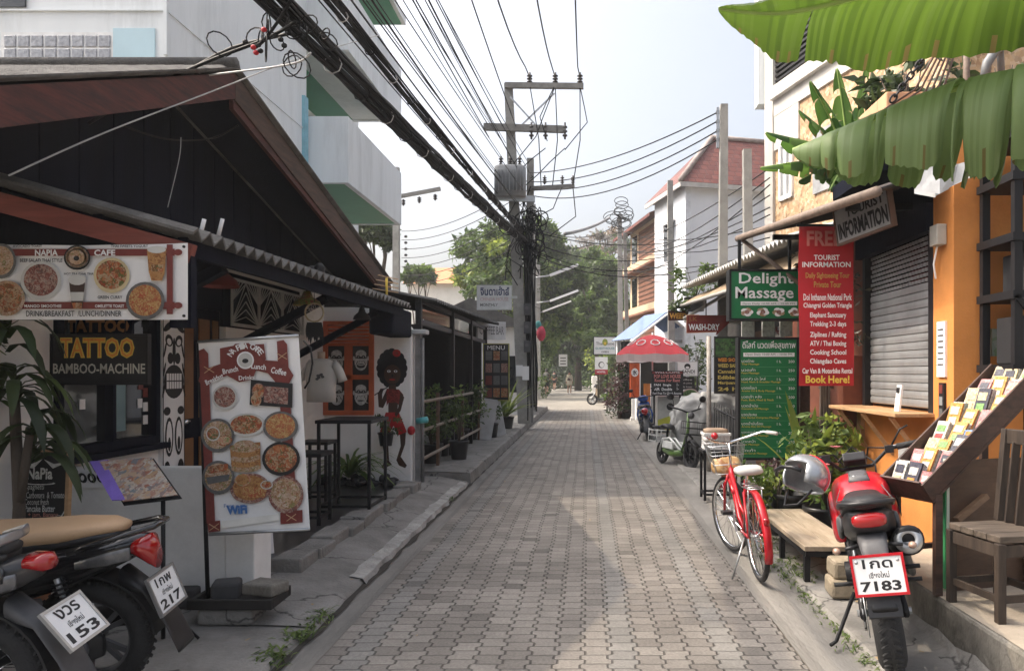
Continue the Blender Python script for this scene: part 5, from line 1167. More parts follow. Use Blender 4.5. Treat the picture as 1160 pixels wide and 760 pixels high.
mb = MB(); q = P(1019, 468, 5.5); mb.box((q.x - .03, 5.42, 1.264), (q.x - .015, 5.5, 1.46), PRW, rot=(0, .12, 0)); mb.box((q.x - .032, 5.44, 1.4), (q.x - .014, 5.48, 1.44), PB, rot=(0, .12, 0)); mb.build("price_card", None, label="small white card with black mark leaning on counter ledge", cat="card")
# navy canopy roof over the shop front, hung gently toward the street
mb = MB(); a, b, c, d = P(845, 263, 7.7), P(1018, 207, 5.35), V((3.0, 5.2, 3.25)), V((3.2, 7.9, 3.1))
ROOFD = M("dark rusty roof sheet", (.035, .034, .036), .6, var=.5, scale=4, dirt=.5, dirtc=(.12, .06, .035))
a = V((1.62, 7.75, 2.98)); b = V((1.95, 4.95, 2.78)); c = V((3.2, 4.95, 3.2)); d = V((3.2, 7.75, 3.3))
corr(mb, a, b, c, d, ROOFD, 26, .015, .012); cn = mb.build("canopy", shop)
mb = MB(); mb.tube([a + V((-.02, .05, -.02)), b + V((-.02, -.05, -.03))], .035, M("rusty pipe", (.2, .15, .12), .6, var=.35, scale=10), 10); mb.build("gutter_pipe", cn)
mb = MB(); mb.tube([a + V((.0, 0, -.03)), (2.25, 7.4, 2.35)], .022, M("rusty pipe", (.2, .15, .12), .6), 8); mb.build("strut", cn)
mb = MB(); mb.box((1.9, 7.5, 2.9), (3.1, 7.55, 2.95), BLACK); mb.box((1.98, 5.6, 2.78), (3.1, 5.65, 2.83), BLACK); mb.build("canopy_beam", cn)
# upper floor: peach parapet with plants, steel rail
mb = MB(); a_ = P(995, 130, 5.6); mb.box((a_.x, 5.45, 3.2), (5.2, 5.62, 3.62), PEACH); mb.box((a_.x, 5.62, 3.2), (a_.x + .16, 6.0, 3.62), PEACH); mb.build("parapet", shop, bev=.01)
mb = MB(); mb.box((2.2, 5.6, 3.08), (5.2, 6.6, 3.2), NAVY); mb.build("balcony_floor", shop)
mb = MB(); q = P(1087, 130, 5.5); mb.tube([(q.x, 5.4, 3.1), (q.x, 5.4, 4.3)], .024, M("rusty pipe", (.2, .15, .12), .6), 8); mb.build("pole", shop)
mb = MB(); mb.tube([P(1115, 90, 5.3), P(1118, 72, 5.3), P(1130, 55, 5.3), P(1160, 42, 5.3), P(1200, 38, 5.3)], .035, M("grey conduit", (.16, .17, .18), .5), 8); mb.tube([P(1135, 95, 5.35), P(1132, 40, 5.35), P(1130, -10, 5.35)], .025, M("grey conduit", (.16, .17, .18), .5), 8); mb.build("conduit", shop)
for i in range(6):
    mb = MB(); a_, b_ = P(1060 + 4 * i, 60 + i, 5.3), P(1002 + 9 * i, 124 + i, 5.35); mb.tube([a_, a_.lerp(b_, .4) + V((0, 0, -.1)), b_], .008, M("brown wire", (.09, .05, .035), .6), 5); mb.build("roof_wire", None, label="thin brown wire slanting over the peach balcony parapet", cat="wire", group="brown wires over the balcony parapet")
t = thing("chain", "heavy dark chain draped over the peach balcony parapet", "chain", P(1020, 90, 5.35))
for i in range(11):
    c = P(1060, 48, 5.36).lerp(P(1012, 112, 5.3), i / 10); mb = MB(); u_ = V((-.6, 0, -.8)) * .035; w_ = (V((0, .02, 0)) if i % 2 else V((.016, 0, -.012))); mb.tube([c + u_ * math.cos(k / 10 * 6.283) + w_ * math.sin(k / 10 * 6.283) for k in range(10)], .008, BLACK, 5, closed=True); mb.build("link", t)
for k, (x0, x1, lab) in enumerate(((-.35, .25, "left"), (.3, 1.0, "right"))):
    bushy("balcony_plant", ("dark leafy plant on the balcony behind the chain" if k == 0 else "dark leafy plant on the balcony behind the rusty pole"), (2.6 + k * .75, 5.95, 3.2), .18, .25, .35, .6, 240, .16, L_DARK, 90 + k)
# awning strip of pale torn sheet at the corner
mb = MB(); pts = [P(1042, 192, 4.7), P(1062, 183, 4.7), P(1085, 186, 4.7), P(1108, 180, 4.7), P(1124, 176, 4.7)]; low = [P(1040, 217, 4.7), P(1062, 221, 4.68), P(1080, 210, 4.7), P(1104, 197, 4.7), P(1127, 186, 4.7)]
TS = M("torn white tarp", (.55, .56, .57), .6, var=.15, scale=8, bump=.4, bscale=15)
for i in range(4):
    w0, w1 = V((0, -.03 * (i % 2), 0)), V((0, -.03 * ((i + 1) % 2), 0)); mb.quad(low[i] + w0, low[i + 1] + w1, pts[i + 1] + w1, pts[i] + w0, TS); mb.quad(low[i] + w0 + V((.02, .1, .01)), low[i + 1] + w1 + V((.02, .1, 0)), pts[i + 1] + w1 + V((.03, .12, 0)), pts[i] + w0 + V((.02, .12, 0)), TS)
mb.build("torn_tarp", None, label="torn white tarp strip hanging below the big banana leaf", cat="tarp")
# white sign under the canopy
a_, b_, c_ = P(951, 279, 6.0), P(1008, 262, 5.25), P(951, 235, 6.0); a_ = V((2.06, 6.05, 2.58)); b_ = V((2.16, 5.2, 2.58)); fr = Fr(a_, b_ - a_, (-.15, 0, 1)); w = (b_ - a_).length
def paint(mb):
    mb.text(fr, "TOURIST", w * .25, .19, w * .92, .26, PB, .003, .03); mb.text(fr, "INFORMATION", w * .06, .04, w * .95, .17, PB, .003, .04)
simple_sign("shop_sign", "grey white lettered sign board hung under the dark canopy above shutter", "sign", fr, w, .3, .03, M("grey sign face", (.3, .3, .3), .6), M("brown sign edge", (.12, .07, .05), .6), .02, paint)
# recess left of the shutter: brown boards, vine, post
mb = MB(); mb.box((2.5, 6.62, .06), (2.6, 9.3, 2.9), BROWNW); mb.box((2.3, 6.62, .06), (2.5, 6.7, 1.7), BROWNW); mb.box((2.2, 7.6, .06), (2.3, 7.72, 2.6), DARKW)
o_ = mb.build("timber_partition", None, label="red brown timber partition beside the grey roller shutter", cat="partition")
mb = MB(); rr = random.Random(31)
for i in range(9):
    q = V((2.22 + rr.gauss(0, .05), 6.75 + rr.gauss(0, .2), 1.6 + i * .14)); mb.leaves(q, (.16, .2, .16), 55, .07, L_VINE, rr)
for i in range(7): mb.tube([(2.2 + rr.gauss(0, .05), 6.8 + rr.gauss(0, .12), 2.9), (2.2 + rr.gauss(0, .05), 6.8 + rr.gauss(0, .12), 2.1), (2.2 + rr.gauss(0, .06), 6.8, 1.4)], .006, BARK, 4)
mb.build("hanging_vine", None, label="dry dark vine hanging between the red banner and grey shutter", cat="vine")

# ------------------------------------------------------------------ red FREE banner
YB = 6.25; o = P(906, 437, YB); fr = Fr(o); w, h = P(968, 437, YB).x - o.x, P(906, 255, YB).z - o.z
rb = thing("tour_banner", "tall red hanging banner headed FREE TOURIST INFORMATION ending Book Here!", "banner", o + V((w / 2, 0, 0)))
mb = MB(); n_ = 12
for i in range(n_):
    t0, t1 = i / n_, (i + 1) / n_; f = lambda t: .02 * math.sin(t * 7) - .015
    mb.quad(fr.p(0, h * t0, f(t0) - .014), fr.p(w, h * t0, f(t0) * .4 - .014), fr.p(w, h * t1, f(t1) * .4 - .014), fr.p(0, h * t1, f(t1) - .014), REDP)
mb.build("cloth", rb)
mb = MB(); T = lambda t, y0, y1, x0=.08, x1=.92, m=PRW, b=.02: mb.text(fr, t, w * x0, h * (1 - (y1 - 255) / 182), w * x1, h * (1 - (y0 - 255) / 182), m, .012, b)
DRK = M("dark red letters", (.5, .16, .14), .6); GRN = M("dull gold letters", (.42, .25, .06), .6)
T("FREE", 262, 279, .12, .75, DRK, .03); T("TOURIST", 289, 295, .25, .72); T("INFORMATION", 297, 303, .04, .92)
T("Daily Sightseeing Tour", 309, 317, .1, .9, GRN); T("Private Tour", 319, 326, .25, .75, GRN)
for t_, y in (("Doi Inthanon National Park", 333), ("Chiangrai Golden Triangle", 343), ("Elephant Sanctuary", 354), ("Trekking 2-3 days", 364), ("Ziplines / Rafting", 376), ("ATV / Thai Boxing", 386), ("Cooking School", 396), ("Chiangdao Caves", 406)): T(t_, y, y + 7.5, .06 if len(t_) > 20 else .18, .94 if len(t_) > 20 else .84)
T("Car Van & Motorbike Rental", 417, 423, .04, .95); T("Book Here!", 425, 434, .1, .9, PRY, .03)
mb.build("lettering", rb)
mb = MB(); mb.tube([fr.p(-.02, h, -.02), fr.p(w + .02, h, -.02)], .012, BLACK, 8)
for x in (.05, .95): mb.tube([fr.p(w * x, h, -.02), fr.p(w * x, h + .14, -.02)], .004, BLACK, 5)
mb.build("rod", rb)

# ------------------------------------------------------------------ massage signs
YS = 7.5; o = P(826, 363, YS); fr = Fr(o); w, h = P(909, 363, YS).x - o.x, P(826, 305, YS).z - o.z
def paint(mb):
    T = lambda t, x0, y0, x1, y1, m=PRW, b=.0: mb.text(fr, t, (x0 - 826) / 83 * w, (363 - y1) / 58 * h, (x1 - 826) / 83 * w, (363 - y0) / 58 * h, m, .004, b)
    T("Delight", 837, 309, 899, 325, b=.015); T("Massage", 833, 325, 899, 342, b=.015)
    mb.rect(fr, 13 / 83 * w, 17 / 58 * h, 77 / 83 * w, 21.5 / 58 * h, PRW, .003); T("Open Daily 10:00 AM. - 10:00 PM.", 841, 343, 901, 345.6, PRG)
    for i in range(4):
        cx = (846 + i * 18 - 826) / 83 * w; cy = 9.5 / 58 * h
        for k in range(5): a = k * 1.256 + i; mb.disc(fr, cx + .03 * math.cos(a), cy + .022 * math.sin(a), .036, .024, FOODS[3] if k % 2 else PRW, .003 + .0006 * k, 10)
        mb.disc(fr, cx, cy, .025, .022, FOODS[2], .0075, 12)
def gb(t):
    mb = MB(); mb.box((o.x + .1, YS + .04, o.z + h), (o.x + .13, YS + .07, 2.9), BLACK); mb.box((o.x + w - .13, YS + .04, o.z + h), (o.x + w - .1, YS + .07, 2.9), BLACK); mb.build("hanger", t)
simple_sign("massage_sign", "green light box sign reading Delight Massage with white flowers", "sign", fr, w, h, .16, PRG, BLACK, .022, paint, extra=gb)
o2 = P(836, 521, YS); fr2 = Fr(o2); w2, h2 = P(905, 521, YS).x - o2.x, P(836, 382, YS).z - o2.z
def paint(mb):
    T = lambda t, x0, y0, x1, y1, m=PRW, b=.0: mb.text(fr2, t, (x0 - 836) / 69 * w2, (521 - y1) / 139 * h2, (x1 - 836) / 69 * w2, (521 - y0) / 139 * h2, m, .004, b)
    T("ดีไลท์ นวดเพื่อสุขภาพ", 841, 386, 901, 397, b=.01); mb.rect(fr2, 6 / 69 * w2, 117 / 139 * h2, 64 / 69 * w2, 121.5 / 139 * h2, PRW, .003); T("Open Daily 10:00 AM. - 10:00 PM.", 844, 400, 898, 403.5, PRG)
    rows = ["Thai Massage", "Foot Massage", "Head, Neck & Shoulder Massage", "Aroma Oil & Body Massage", "Foot, Back, Head & Neck", "Coconut Oil Massage", "Hot Herbal Compress Massage", "Aroma Hot Oil Massage", "Thai Herbal Massage", "Face Massage", "Foot Scrub Massage"]
    th = ["นวดไทย", "นวดเท้า", "นวดหัว บ่า ไหล่", "นวดอโรมา", "นวดเท้า หลัง", "นวดน้ำมัน", "นวดประคบ", "นวดน้ำมันร้อน", "นวดสมุนไพร", "นวดหน้า", "ขัดเท้า"]
    for i in range(11):
        y = 407 + i * 10.1; T(th[i], 840, y, 840 + 2.0 * len(th[i]) ** .9 + 4, y + 3.4); T(rows[i], 840, y + 4.2, 840 + min(44, 1.5 * len(rows[i]) + 2), y + 7, PRY)
        T("1 h.", 880, y + 1, 885, y + 4); T(str(200 + 50 * (i % 4)), 893, y + 1, 900, y + 4); mb.rect(fr2, 3 / 69 * w2, (521 - y - 9) / 139 * h2, 66 / 69 * w2, (521 - y - 8.6) / 139 * h2, M("pale green line", (.1, .3, .15), .6), .003)
def legs(t):
    for x in (.04, w2 - .07): mb = MB(); mb.box((o2.x + x, YS + .04, .06), (o2.x + x + .04, YS + .08, o2.z), BLACK); mb.build("leg", t)
simple_sign("massage_menu_board", "tall green massage price board in thick black frame standing behind plants", "menu board", fr2, w2, h2, .14, PRG, BLACK, .024, paint, extra=legs)

# ------------------------------------------------------------------ brochure rack on the platform
rk = thing("brochure_rack", "sloping dark wooden rack of travel brochures standing on four legs on the platform", "rack", (2.45, 4.55, .3))
RW = MW("rack dark wood", (.035, .018, .014), (.085, .045, .032), 6, .55, 'X')
A = P(1015, 556, 4.25); Bt = P(1128, 395, 4.75)
A = V((1.80, 4.22, 0)) ; A.z = P(1015, 553, 4.22).z
u_ = V((.8, .25, .68))     # run of the slope
s_ = V((.14, -.36, 0)).normalized() * .33                # across
O = V((1.79, 4.42, .86))
fr = Fr(O, s_, u_); L = u_.length; wd = .33; fr.u = u_.normalized(); fr.r = s_.normalized(); fr.n = fr.r.cross(fr.u).normalized()
mb = MB(); mb.fbox(fr, 0, 0, wd, L, -.05, -.035, RW); mb.build("back_board", rk)
for a in (0, wd - .014): mb = MB(); mb.fbox(fr, a, 0, a + .014, L, -.034, .085, RW); mb.build("side_board", rk, bev=.003)
mb = MB(); mb.fbox(fr, .015, -.0, wd - .015, .012, -.034, .1, RW)
for k in range(1, 8): mb.fbox(fr, .015, L * k / 8.2, wd - .015, L * k / 8.2 + .01, -.034, .03, RW)
mb.build("shelf_lip", rk)
mb = MB(); mb.fbox(fr, -.004, L * .985, wd + .004, L * 1.0 + .27, -.05, -.02, RW); mb.build("header_board", rk)
for a, b in ((.012, .04), (wd - .012, .04), (.012, L * .82), (wd - .012, L * .82)):
    q = fr.p(a, b, -.06); mb = MB(); mb.box((q.x - .02, q.y - .02, .304), (q.x + .02, q.y + .02, q.z + .03), RW); mb.build("leg", rk)
mb = MB(); q0, q1 = fr.p(.012, .04, -.06), fr.p(.012, L * .82, -.06); mb.bar((q0.x, q0.y, .5), (q1.x, q1.y, .5), .03, .03, RW); mb.build("stretcher", rk)
rr = random.Random(17); covers = [M("brochure " + n_, c, .35, var=.6, scale=70) for n_, c in (("white", (.52, .5, .46)), ("orange", (.5, .25, .07)), ("blue", (.12, .26, .5)), ("pink", (.45, .2, .2)), ("green", (.18, .34, .12)), ("cream", (.48, .4, .26)), ("dark", (.06, .06, .08)), ("red", (.45, .06, .06)))]
words = ("white", "orange", "blue", "pink", "green", "cream", "dark", "red")
for r_ in range(8):
    for c_ in range(3):
        k = rr.choice((0, 1, 5, 1, 2, 3, 5, 6, 4)) if r_ else (0, 6, 3)[c_]; a0 = .025 + c_ * .1; b0 = L * r_ / 8.2 + .014; t = rr.uniform(.025, .055)
        mb = MB(); hh = rr.uniform(.13, .2); lt = rr.uniform(0, .35)
        for lay in range(3):
            o_ = lay * t / 3; f3 = Fr(fr.p(0, b0, -.03), fr.r, fr.u + fr.n * (.3 + lt)); mb.fbox(f3, a0 + rr.uniform(0, .004), lay * .004, a0 + .088, hh + rr.uniform(-.01, .01), o_, o_ + t / 3 - .003, covers[k] if lay == 2 else covers[0])
        mb.fbox(f3, a0 + .014, hh * .6, a0 + .074, hh * .86, t - .003, t, covers[rr.choice((0, 5, rr.randrange(8), rr.randrange(8)))])
        mb.fbox(f3, a0 + .018, hh * .2, a0 + .07, hh * .5, t - .003, t - .0003, covers[rr.randrange(8)])
        row = ("bottom", "second", "third", "fourth", "fifth", "sixth", "seventh", "top")[r_]; pos = ("left", "middle", "right")[c_]
        mb.build("brochure", None, label=f"{words[k]} brochure stack in the {pos} slot of the rack's {row} row", cat="brochure", group="brochures in the sloping rack")
# black steel shelf tower at the right edge
t = thing("metal_shelf", "tall black metal shelving tower against the orange wall above the brochure rack", "shelf", (2.9, 4.7, .3))
for x in (2.62, 3.4):
    for y in (4.5, 4.86): mb = MB(); mb.box((x - .025, y - .02, 1.5 if x < 3 else .3), (x + .025, y + .02, 3.0), BLACK); mb.build("upright", t)
for z in (1.55, 2.0, 2.35, 2.72, 2.98): mb = MB(); mb.box((2.58, 4.47, z), (3.45, 4.89, z + .05), BLACK); mb.build("shelf", t)
mb = MB(); mb.box((2.76, 4.47, 2.05), (2.79, 4.5, 2.7), BLACK); mb.box((2.95, 4.47, 1.3), (2.98, 4.5, 3.0), BLACK); mb.bar((2.6, 4.48, 2.02), (2.95, 4.48, 1.6), .02, .03, BLACK); mb.build("brace", t)
mb = MB(); mb.box((2.66, 4.52, 1.602), (3.3, 4.8, 1.9), M("dark crate", (.025, .025, .028), .6)); mb.build("storage_crate", None, label="dark crate on lowest board of the black metal shelving", cat="crate", bev=.01)
mb = MB(); mb.box((2.7, 4.5, 2.05), (3.3, 4.8, 2.3), M("dark crate", (.025, .025, .028), .6)); mb.build("storage_crate", None, label="dark crate on second board of the black metal shelving", cat="crate", bev=.01)
mb = MB(); a_ = P(1120, 395, 4.9); mb.box((a_.x, 4.86, a_.z - .05), (a_.x + .4, 4.9, a_.z + .13), MV("landscape picture", [(.3, .3, .28), (.12, .2, .08), (.2, .24, .2), (.35, .36, .34)], 14)); mb.build("picture_panel", None, label="small green and grey landscape panel above brochure rack header", cat="picture")
# plywood sheet with pale edge, plank against it
t = thing("plywood_panel", "brown plywood panel with a white and green edge standing behind the chair", "panel", (2.4, 4.25, .3))
a, b = P(1072, 650, 4.2), P(1150, 650, 4.35); fr = Fr(V((a.x, 4.2, .304)), (b.x - a.x, .15, 0)); w, h = .62, P(1072, 522, 4.2).z - .304
mb = MB(); mb.fbox(fr, .02, 0, w, h, -.02, 0, PLYB); mb.build("board", t)
mb = MB(); mb.fbox(fr, 0, 0, .018, h + .01, -.025, .005, M("white edge", (.55, .6, .5), .6)); mb.fbox(fr, -.008, .02, -.0, h * .8, -.02, .0, M("green edge tape", (.05, .3, .12), .5)); mb.build("edge_strip", t)
mb = MB(); mb.bar(fr.p(.05, h * .55, .015), fr.p(.26, h * .72, .015), .03, .06, MW("brown plank", (.12, .07, .04), (.2, .12, .07), 5), up=(0, 1, 0)); mb.build("batten", t)

# ------------------------------------------------------------------ old wooden chair
ch = thing("wooden_chair", "old dark wooden chair with slatted back on the concrete platform", "chair", (2.38, 3.95, .304))
fl = G(1080, 670, .304); 
x0, x1, y0, y1 = 2.02, 2.5, 3.82, 4.2; zs = .74
pts = {"fl": V((2.06, 3.68, .304)), "bl": V((2.0, 4.0, .304))}
# seat faces left; the back rises at the far right
cs = [V((1.99, 4.03, 0)), V((2.06, 3.68, 0)), V((2.36, 3.74, 0)), V((2.28, 4.09, 0))]
mb = MB()
cn_ = sum(cs, V()) / 4; S_ = [cn_ + (p - cn_) * 1.06 for p in cs]; z0 = .7
for k in range(4):
    e0, e1 = S_[0].lerp(S_[1], k / 4 + .004), S_[0].lerp(S_[1], (k + 1) / 4 - .004); f0, f1 = S_[3].lerp(S_[2], k / 4 + .004), S_[3].lerp(S_[2], (k + 1) / 4 - .004)
    p4 = [e0, e1, f1, f0]; mb.add([V((p.x, p.y, z0)) for p in p4] + [V((p.x, p.y, z0 + .035)) for p in p4], [(3, 2, 1, 0), (4, 5, 6, 7), (0, 1, 5, 4), (1, 2, 6, 5), (2, 3, 7, 6), (3, 0, 4, 7)], TEAKX)
mb.build("seat", ch, bev=.005)
for i, p in enumerate(cs):
    mb = MB(); zt = z0 if i < 2 else 1.24; e = V((.05, .01, 0)) if i >= 2 else V((0, 0, 0))
    mb.bar((p.x, p.y, .304), (p.x, p.y, z0 - .001), .042, .042, TEAK)
    if i >= 2: mb.bar((p.x, p.y, z0 + .036), (p.x + e.x, p.y + e.y, zt), .036, .042, TEAK)
    mb.build("leg", ch, bev=.004)
for i, j in ((0, 1), (1, 2), (2, 3), (3, 0)):
    a, b = cs[i], cs[j]; d = (b - a).normalized() * .024
    mb = MB(); mb.bar(V((a.x, a.y, .66)) + d, V((b.x, b.y, .66)) - d, .02, .06, TEAK); mb.build("apron", ch)
    mb = MB(); mb.bar(V((a.x, a.y, .42)) + d, V((b.x, b.y, .42)) - d, .02, .035, TEAK); mb.build("stretcher", ch)
mb = MB(); ba, bb_ = cs[2] + V((.05, .01, 1.2)), cs[3] + V((.05, .01, 1.2)); mb.bar(ba, bb_, .03, .08, TEAK); mb.build("top_rail", ch, bev=.005)
for k in range(1, 5):
    mb = MB(); p = cs[2].lerp(cs[3], k / 5); mb.bar((p.x, p.y, z0 + .036), (p.x + .048, p.y + .01, 1.17), .014, .045, TEAK, up=(1, 0, 0)); mb.build("slat", ch, bev=.003)
mb = MB(); mb.lathe([(.1, 0), (.15, .2), (.165, .22), (.165, .25), (.145, .25), (.135, .2), (0, .19)], TERRA, (2.06, 3.02, .06), n=22); q_ = thing("clay_pot", "terracotta pot with coiled wire standing at the near platform corner", "pot", (2.06, 3.02, .06)); mb.build("pot", q_)
mb = MB()
for i in range(6): mb.tube([(2.06 + .07 * math.cos(k / 10 * 6.283 + i), 3.02 + .07 * math.sin(k / 10 * 6.283 + i), .29 + .02 * i * math.sin(k * .9 + i)) for k in range(11)], .003, RUST, 4)
mb.build("wire_coil", q_)

# ------------------------------------------------------------------ low plank platform, stone step, pots
t = thing("plank_platform", "low weathered plank platform on dark legs beside the red motorcycle", "platform", (1.95, 5.9, .05))
mb = MB(); x0, x1, y0, y1, z1 = 1.56, 1.96, 5.28, 6.75, .31
for i in range(2): mb.box((x0 + i * .2, y0, z1 - .035), (x0 + .198 + i * .2, y1, z1), PLY)
mb.build("top_board", t, bev=.004)
mb = MB()
for y in (y0 + .01, y1 - .03): mb.box((x0 + .01, y, z1 - .075), (x1 - .01, y + .025, z1 - .036), BLACK)
for x in (x0 + .005, x1 - .03): mb.box((x, y0 + .036, z1 - .075), (x + .025, y1 - .031, z1 - .036), BLACK)
mb.build("frame", t)
for x in (x0 + .03, x1 - .03):
    for y in (y0 + .05, 6.0, y1 - .05): mb = MB(); mb.box((x - .02, y - .02, .05), (x + .02, y + .02, z1 - .076), BLACK); mb.build("leg", t)
BLK = M("sandstone block", (.3, .25, .18), .9, var=.25, scale=9, bump=.5)
stone((1.78, 4.98, .055), (.3, .22, .12), BLK, "lower sandstone block of the step by the red motorcycle wheel", -.1)
stone((1.79, 5.0, .176), (.28, .2, .12), BLK, "upper sandstone block of the step by the red motorcycle wheel", -.04)
G2 = "pots before the green massage board"
pl = [((1.92, 6.98, .06), .19, .36, .25, .3, 200, .07, L_PURP, "big black tub of reddish leaved plant beside plank platform"), ((1.66, 7.0, .06), .13, .22, .26, .4, 320, .09, L_LIGHT, "light green leafy pot plant under the green massage board's near corner"),
      ((1.86, 7.35, .06), .12, .2, .18, .3, 150, .07, L_MID, "small green pot plant behind the big black tub"), ((1.5, 7.0, .06), .09, .14, .16, .22, 150, .07, L_LIGHT, "tiny pale green pot plant beside the red bicycle"), ((1.78, 6.9, .06), .12, .2, .22, .35, 240, .08, L_YEL, "yellow green pot plant left of big black tub")]
for i, (c, pr, ph, r_, h, n_, sz, m, lab) in enumerate(pl): bushy("potted_plant", lab, c, pr, ph, r_, h, n_, sz, m, 100 + i, G2)
bushy("leafy_plant", "dense bright green leafy plant under the red FREE banner", (2.12, 6.6, .06), .18, .3, .28, .8, 700, .11, (L_LIGHT, L_MID, L_YEL), 130)
bladed("aroid_plant", "tall light green plant with long stems and broad leaves behind red banner", (2.12, 7.0, .06), .12, .3, 13, 1.15, .1, L_YEL, 131, up=4, droop=.5)
bushy("rose_bush", "green bush dotted with pink blooms under the counter ledge", (2.25, 6.2, .06), .12, .2, .2, .5, 240, .09, L_MID, 133)
for i, q in enumerate((P(946, 507, 5.9), P(976, 541, 6.0), P(935, 527, 6.1))):
    mb = MB(); rr = random.Random(i)
    for k in range(14): a = k * 2.4; mb.leaf(q, V((math.cos(a), math.sin(a), .5)), V((-math.sin(a), math.cos(a), 0)), .045, .035, L_PINK, droop=.2, seg=3)
    mb.build("pink_flower", None, label=("pink flower above the motorcycle handlebar", "pink flower near the orange wall foot", "pink flower just behind the silver helmet")[i], cat="flower")
mb = MB()
for i in range(5): a = i; mb.tube([(2.18 + .03 * math.cos(a), 6.65 + .03 * math.sin(a), .3), (2.16 + .05 * math.cos(a + 1), 6.66, 1.0), (2.15 + .04 * math.cos(a * 2), 6.67, 1.7), (2.16, 6.7, 2.7)], .014, BARK, 5)
mb.build("twisted_stem", None, label="bundle of bare twisted vine stems behind red banner foot", cat="vine")

# ------------------------------------------------------------------ banana leaves overhead
t = thing("banana_plant", "banana plant whose two giant leaves hang across the upper right corner", "banana plant", (2.2, 1.6, .06))
BL = ML("banana leaf", (.075, .13, .016), (.1, .165, .022), .55, .45); BL2 = ML("banana leaf deep", (.06, .105, .014), (.075, .13, .018), .5, .35); BL3 = ML("banana leaf pale rib", (.085, .14, .02), (.11, .18, .03), .5, .35); BLG = ML("banana leaf sunlit tint", (.16, .235, .09), (.19, .275, .11), .4, .55); BLG2 = ML("banana leaf sunlit tint deep", (.135, .2, .07), (.155, .23, .085), .4, .55); RIB = M("banana midrib", (.3, .42, .12), .5)
BRN = ML("dry leaf margin", (.13, .11, .03), (.2, .15, .06), .4, .6)
def banana(path, widths, side_drop, seedv, par, tears=(), mm=None, sub_=24):
    """path: midrib points; each side is a drooping blade split into ragged lobes"""
    mm = mm or (BL, BL, BL2, BL3); mb = MB(); N = len(path) - 1; K = 7; rr = random.Random(seedv); fine = []
    for i in range(N):
        p0, p1, p2, p3 = path[max(i - 1, 0)], path[i], path[i + 1], path[min(i + 2, N)]
        for j in range(sub_): t_ = j / sub_; fine.append((.5 * ((2 * p1) + (p2 - p0) * t_ + (2 * p0 - 5 * p1 + 4 * p2 - p3) * t_ ** 2 + (3 * p1 - p0 - 3 * p2 + p3) * t_ ** 3), widths[i] * (1 - t_) + widths[i + 1] * t_))
    fine.append((path[-1], widths[-1])); n = len(fine)
    for sgn, dr in ((-1, side_drop[0]), (1, side_drop[1])):
        tr = sorted(set(tears) | set(rr.randrange(4, n - 3) for _ in range(len(tears)))) if tears else []
        cuts = [0] + tr + [n - 1]
        for a, b in zip(cuts, cuts[1:]):
            if b - a < 2: continue
            ld = dr + rr.uniform(-.12, .16); wv = rr.uniform(0, 9); depth = rr.uniform(.1, .6); b0 = len(mb.v)
            for i in range(a, b + 1):
                p, wd = fine[i]; d = (fine[min(i + 1, n - 1)][0] - fine[max(i - 1, 0)][0]).normalized(); sd = d.cross(V((0, 0, 1))).normalized() * sgn
                e = (i - a) / (b - a); wd *= 1 + .05 * noise.noise(V((i * .9, seedv, sgn))) - .1 * (abs(2 * e - 1) ** 4) * bool(tr)
                for k in range(K + 1):
                    s_ = k / K; ang = ld * s_ ** 1.2 - .25 * (1 - s_); gap = max(0, s_ - depth) * .09 * (abs(2 * e - 1) ** 3) * (1 if e < .5 else -1) * bool(tr)
                    mb.v.append(p + (sd * math.cos(ang) - V((0, 0, 1)) * math.sin(ang)) * wd * s_ + V((0, 0, s_ * wd * (.16 * noise.noise(V((i * 1.6 / sub_, wv, sgn))) + .012 * math.sin(i * 2.1 + wv)))) + d * wd * (.14 * s_ + gap))
            for i in range(b - a):
                mi_ = mb.mi(rr.choice(mm))
                for k in range(K):
                    m2 = mb.mi(BRN) if k == K - 1 and noise.noise(V(((a + i) * .5, seedv + 3, sgn))) > .28 else mi_
                    mb.f.append(tuple(b0 + q for q in (i * (K + 1) + k, i * (K + 1) + k + 1, (i + 1) * (K + 1) + k + 1, (i + 1) * (K + 1) + k))); mb.fm.append(m2); mb.fs.append(True)
    lf = mb.build("leaf", par)
    mb = MB(); mb.tube([p for p, w_ in fine], [.016 - .011 * i / n for i in range(n)], RIB, 7); mb.build("midrib", lf)
banana([P(1240, -46, 1.9), P(1130, -34, 2.0), P(1000, -10, 2.05), P(890, 14, 2.1), P(814, 10, 2.15)], [.25, .28, .25, .16, .01], (.2, .5), 3, t, (64,))
banana([P(1250, 70, 1.9), P(1150, 84, 2.0), P(1070, 104, 2.1), P(975, 140, 2.2), P(898, 170, 2.3)], [.24, .29, .25, .18, .01], (1.2, 1.3), 6, t, (22, 40, 63, 82), (BLG, BLG, BLG2))  # lower leaf coloured paler to stand for sunlit gloss on its top
mb = MB(); mb.tube([(2.3, 1.7, .06), (2.25, 1.65, 1.2), (2.2, 1.7, 2.1), P(1230, 50, 1.9)], [.12, .1, .07, .03], M("banana stem", (.2, .22, .08), .6, var=.3, stretch=(1, 1, .2)), 12); mb.build("stem", t)
t = thing("banana_plant", "banana plant with ragged leaves on the balcony before the stone clad building", "banana plant", (2.5, 6.9, 3.2))
c = V((2.46, 6.9, 3.25))
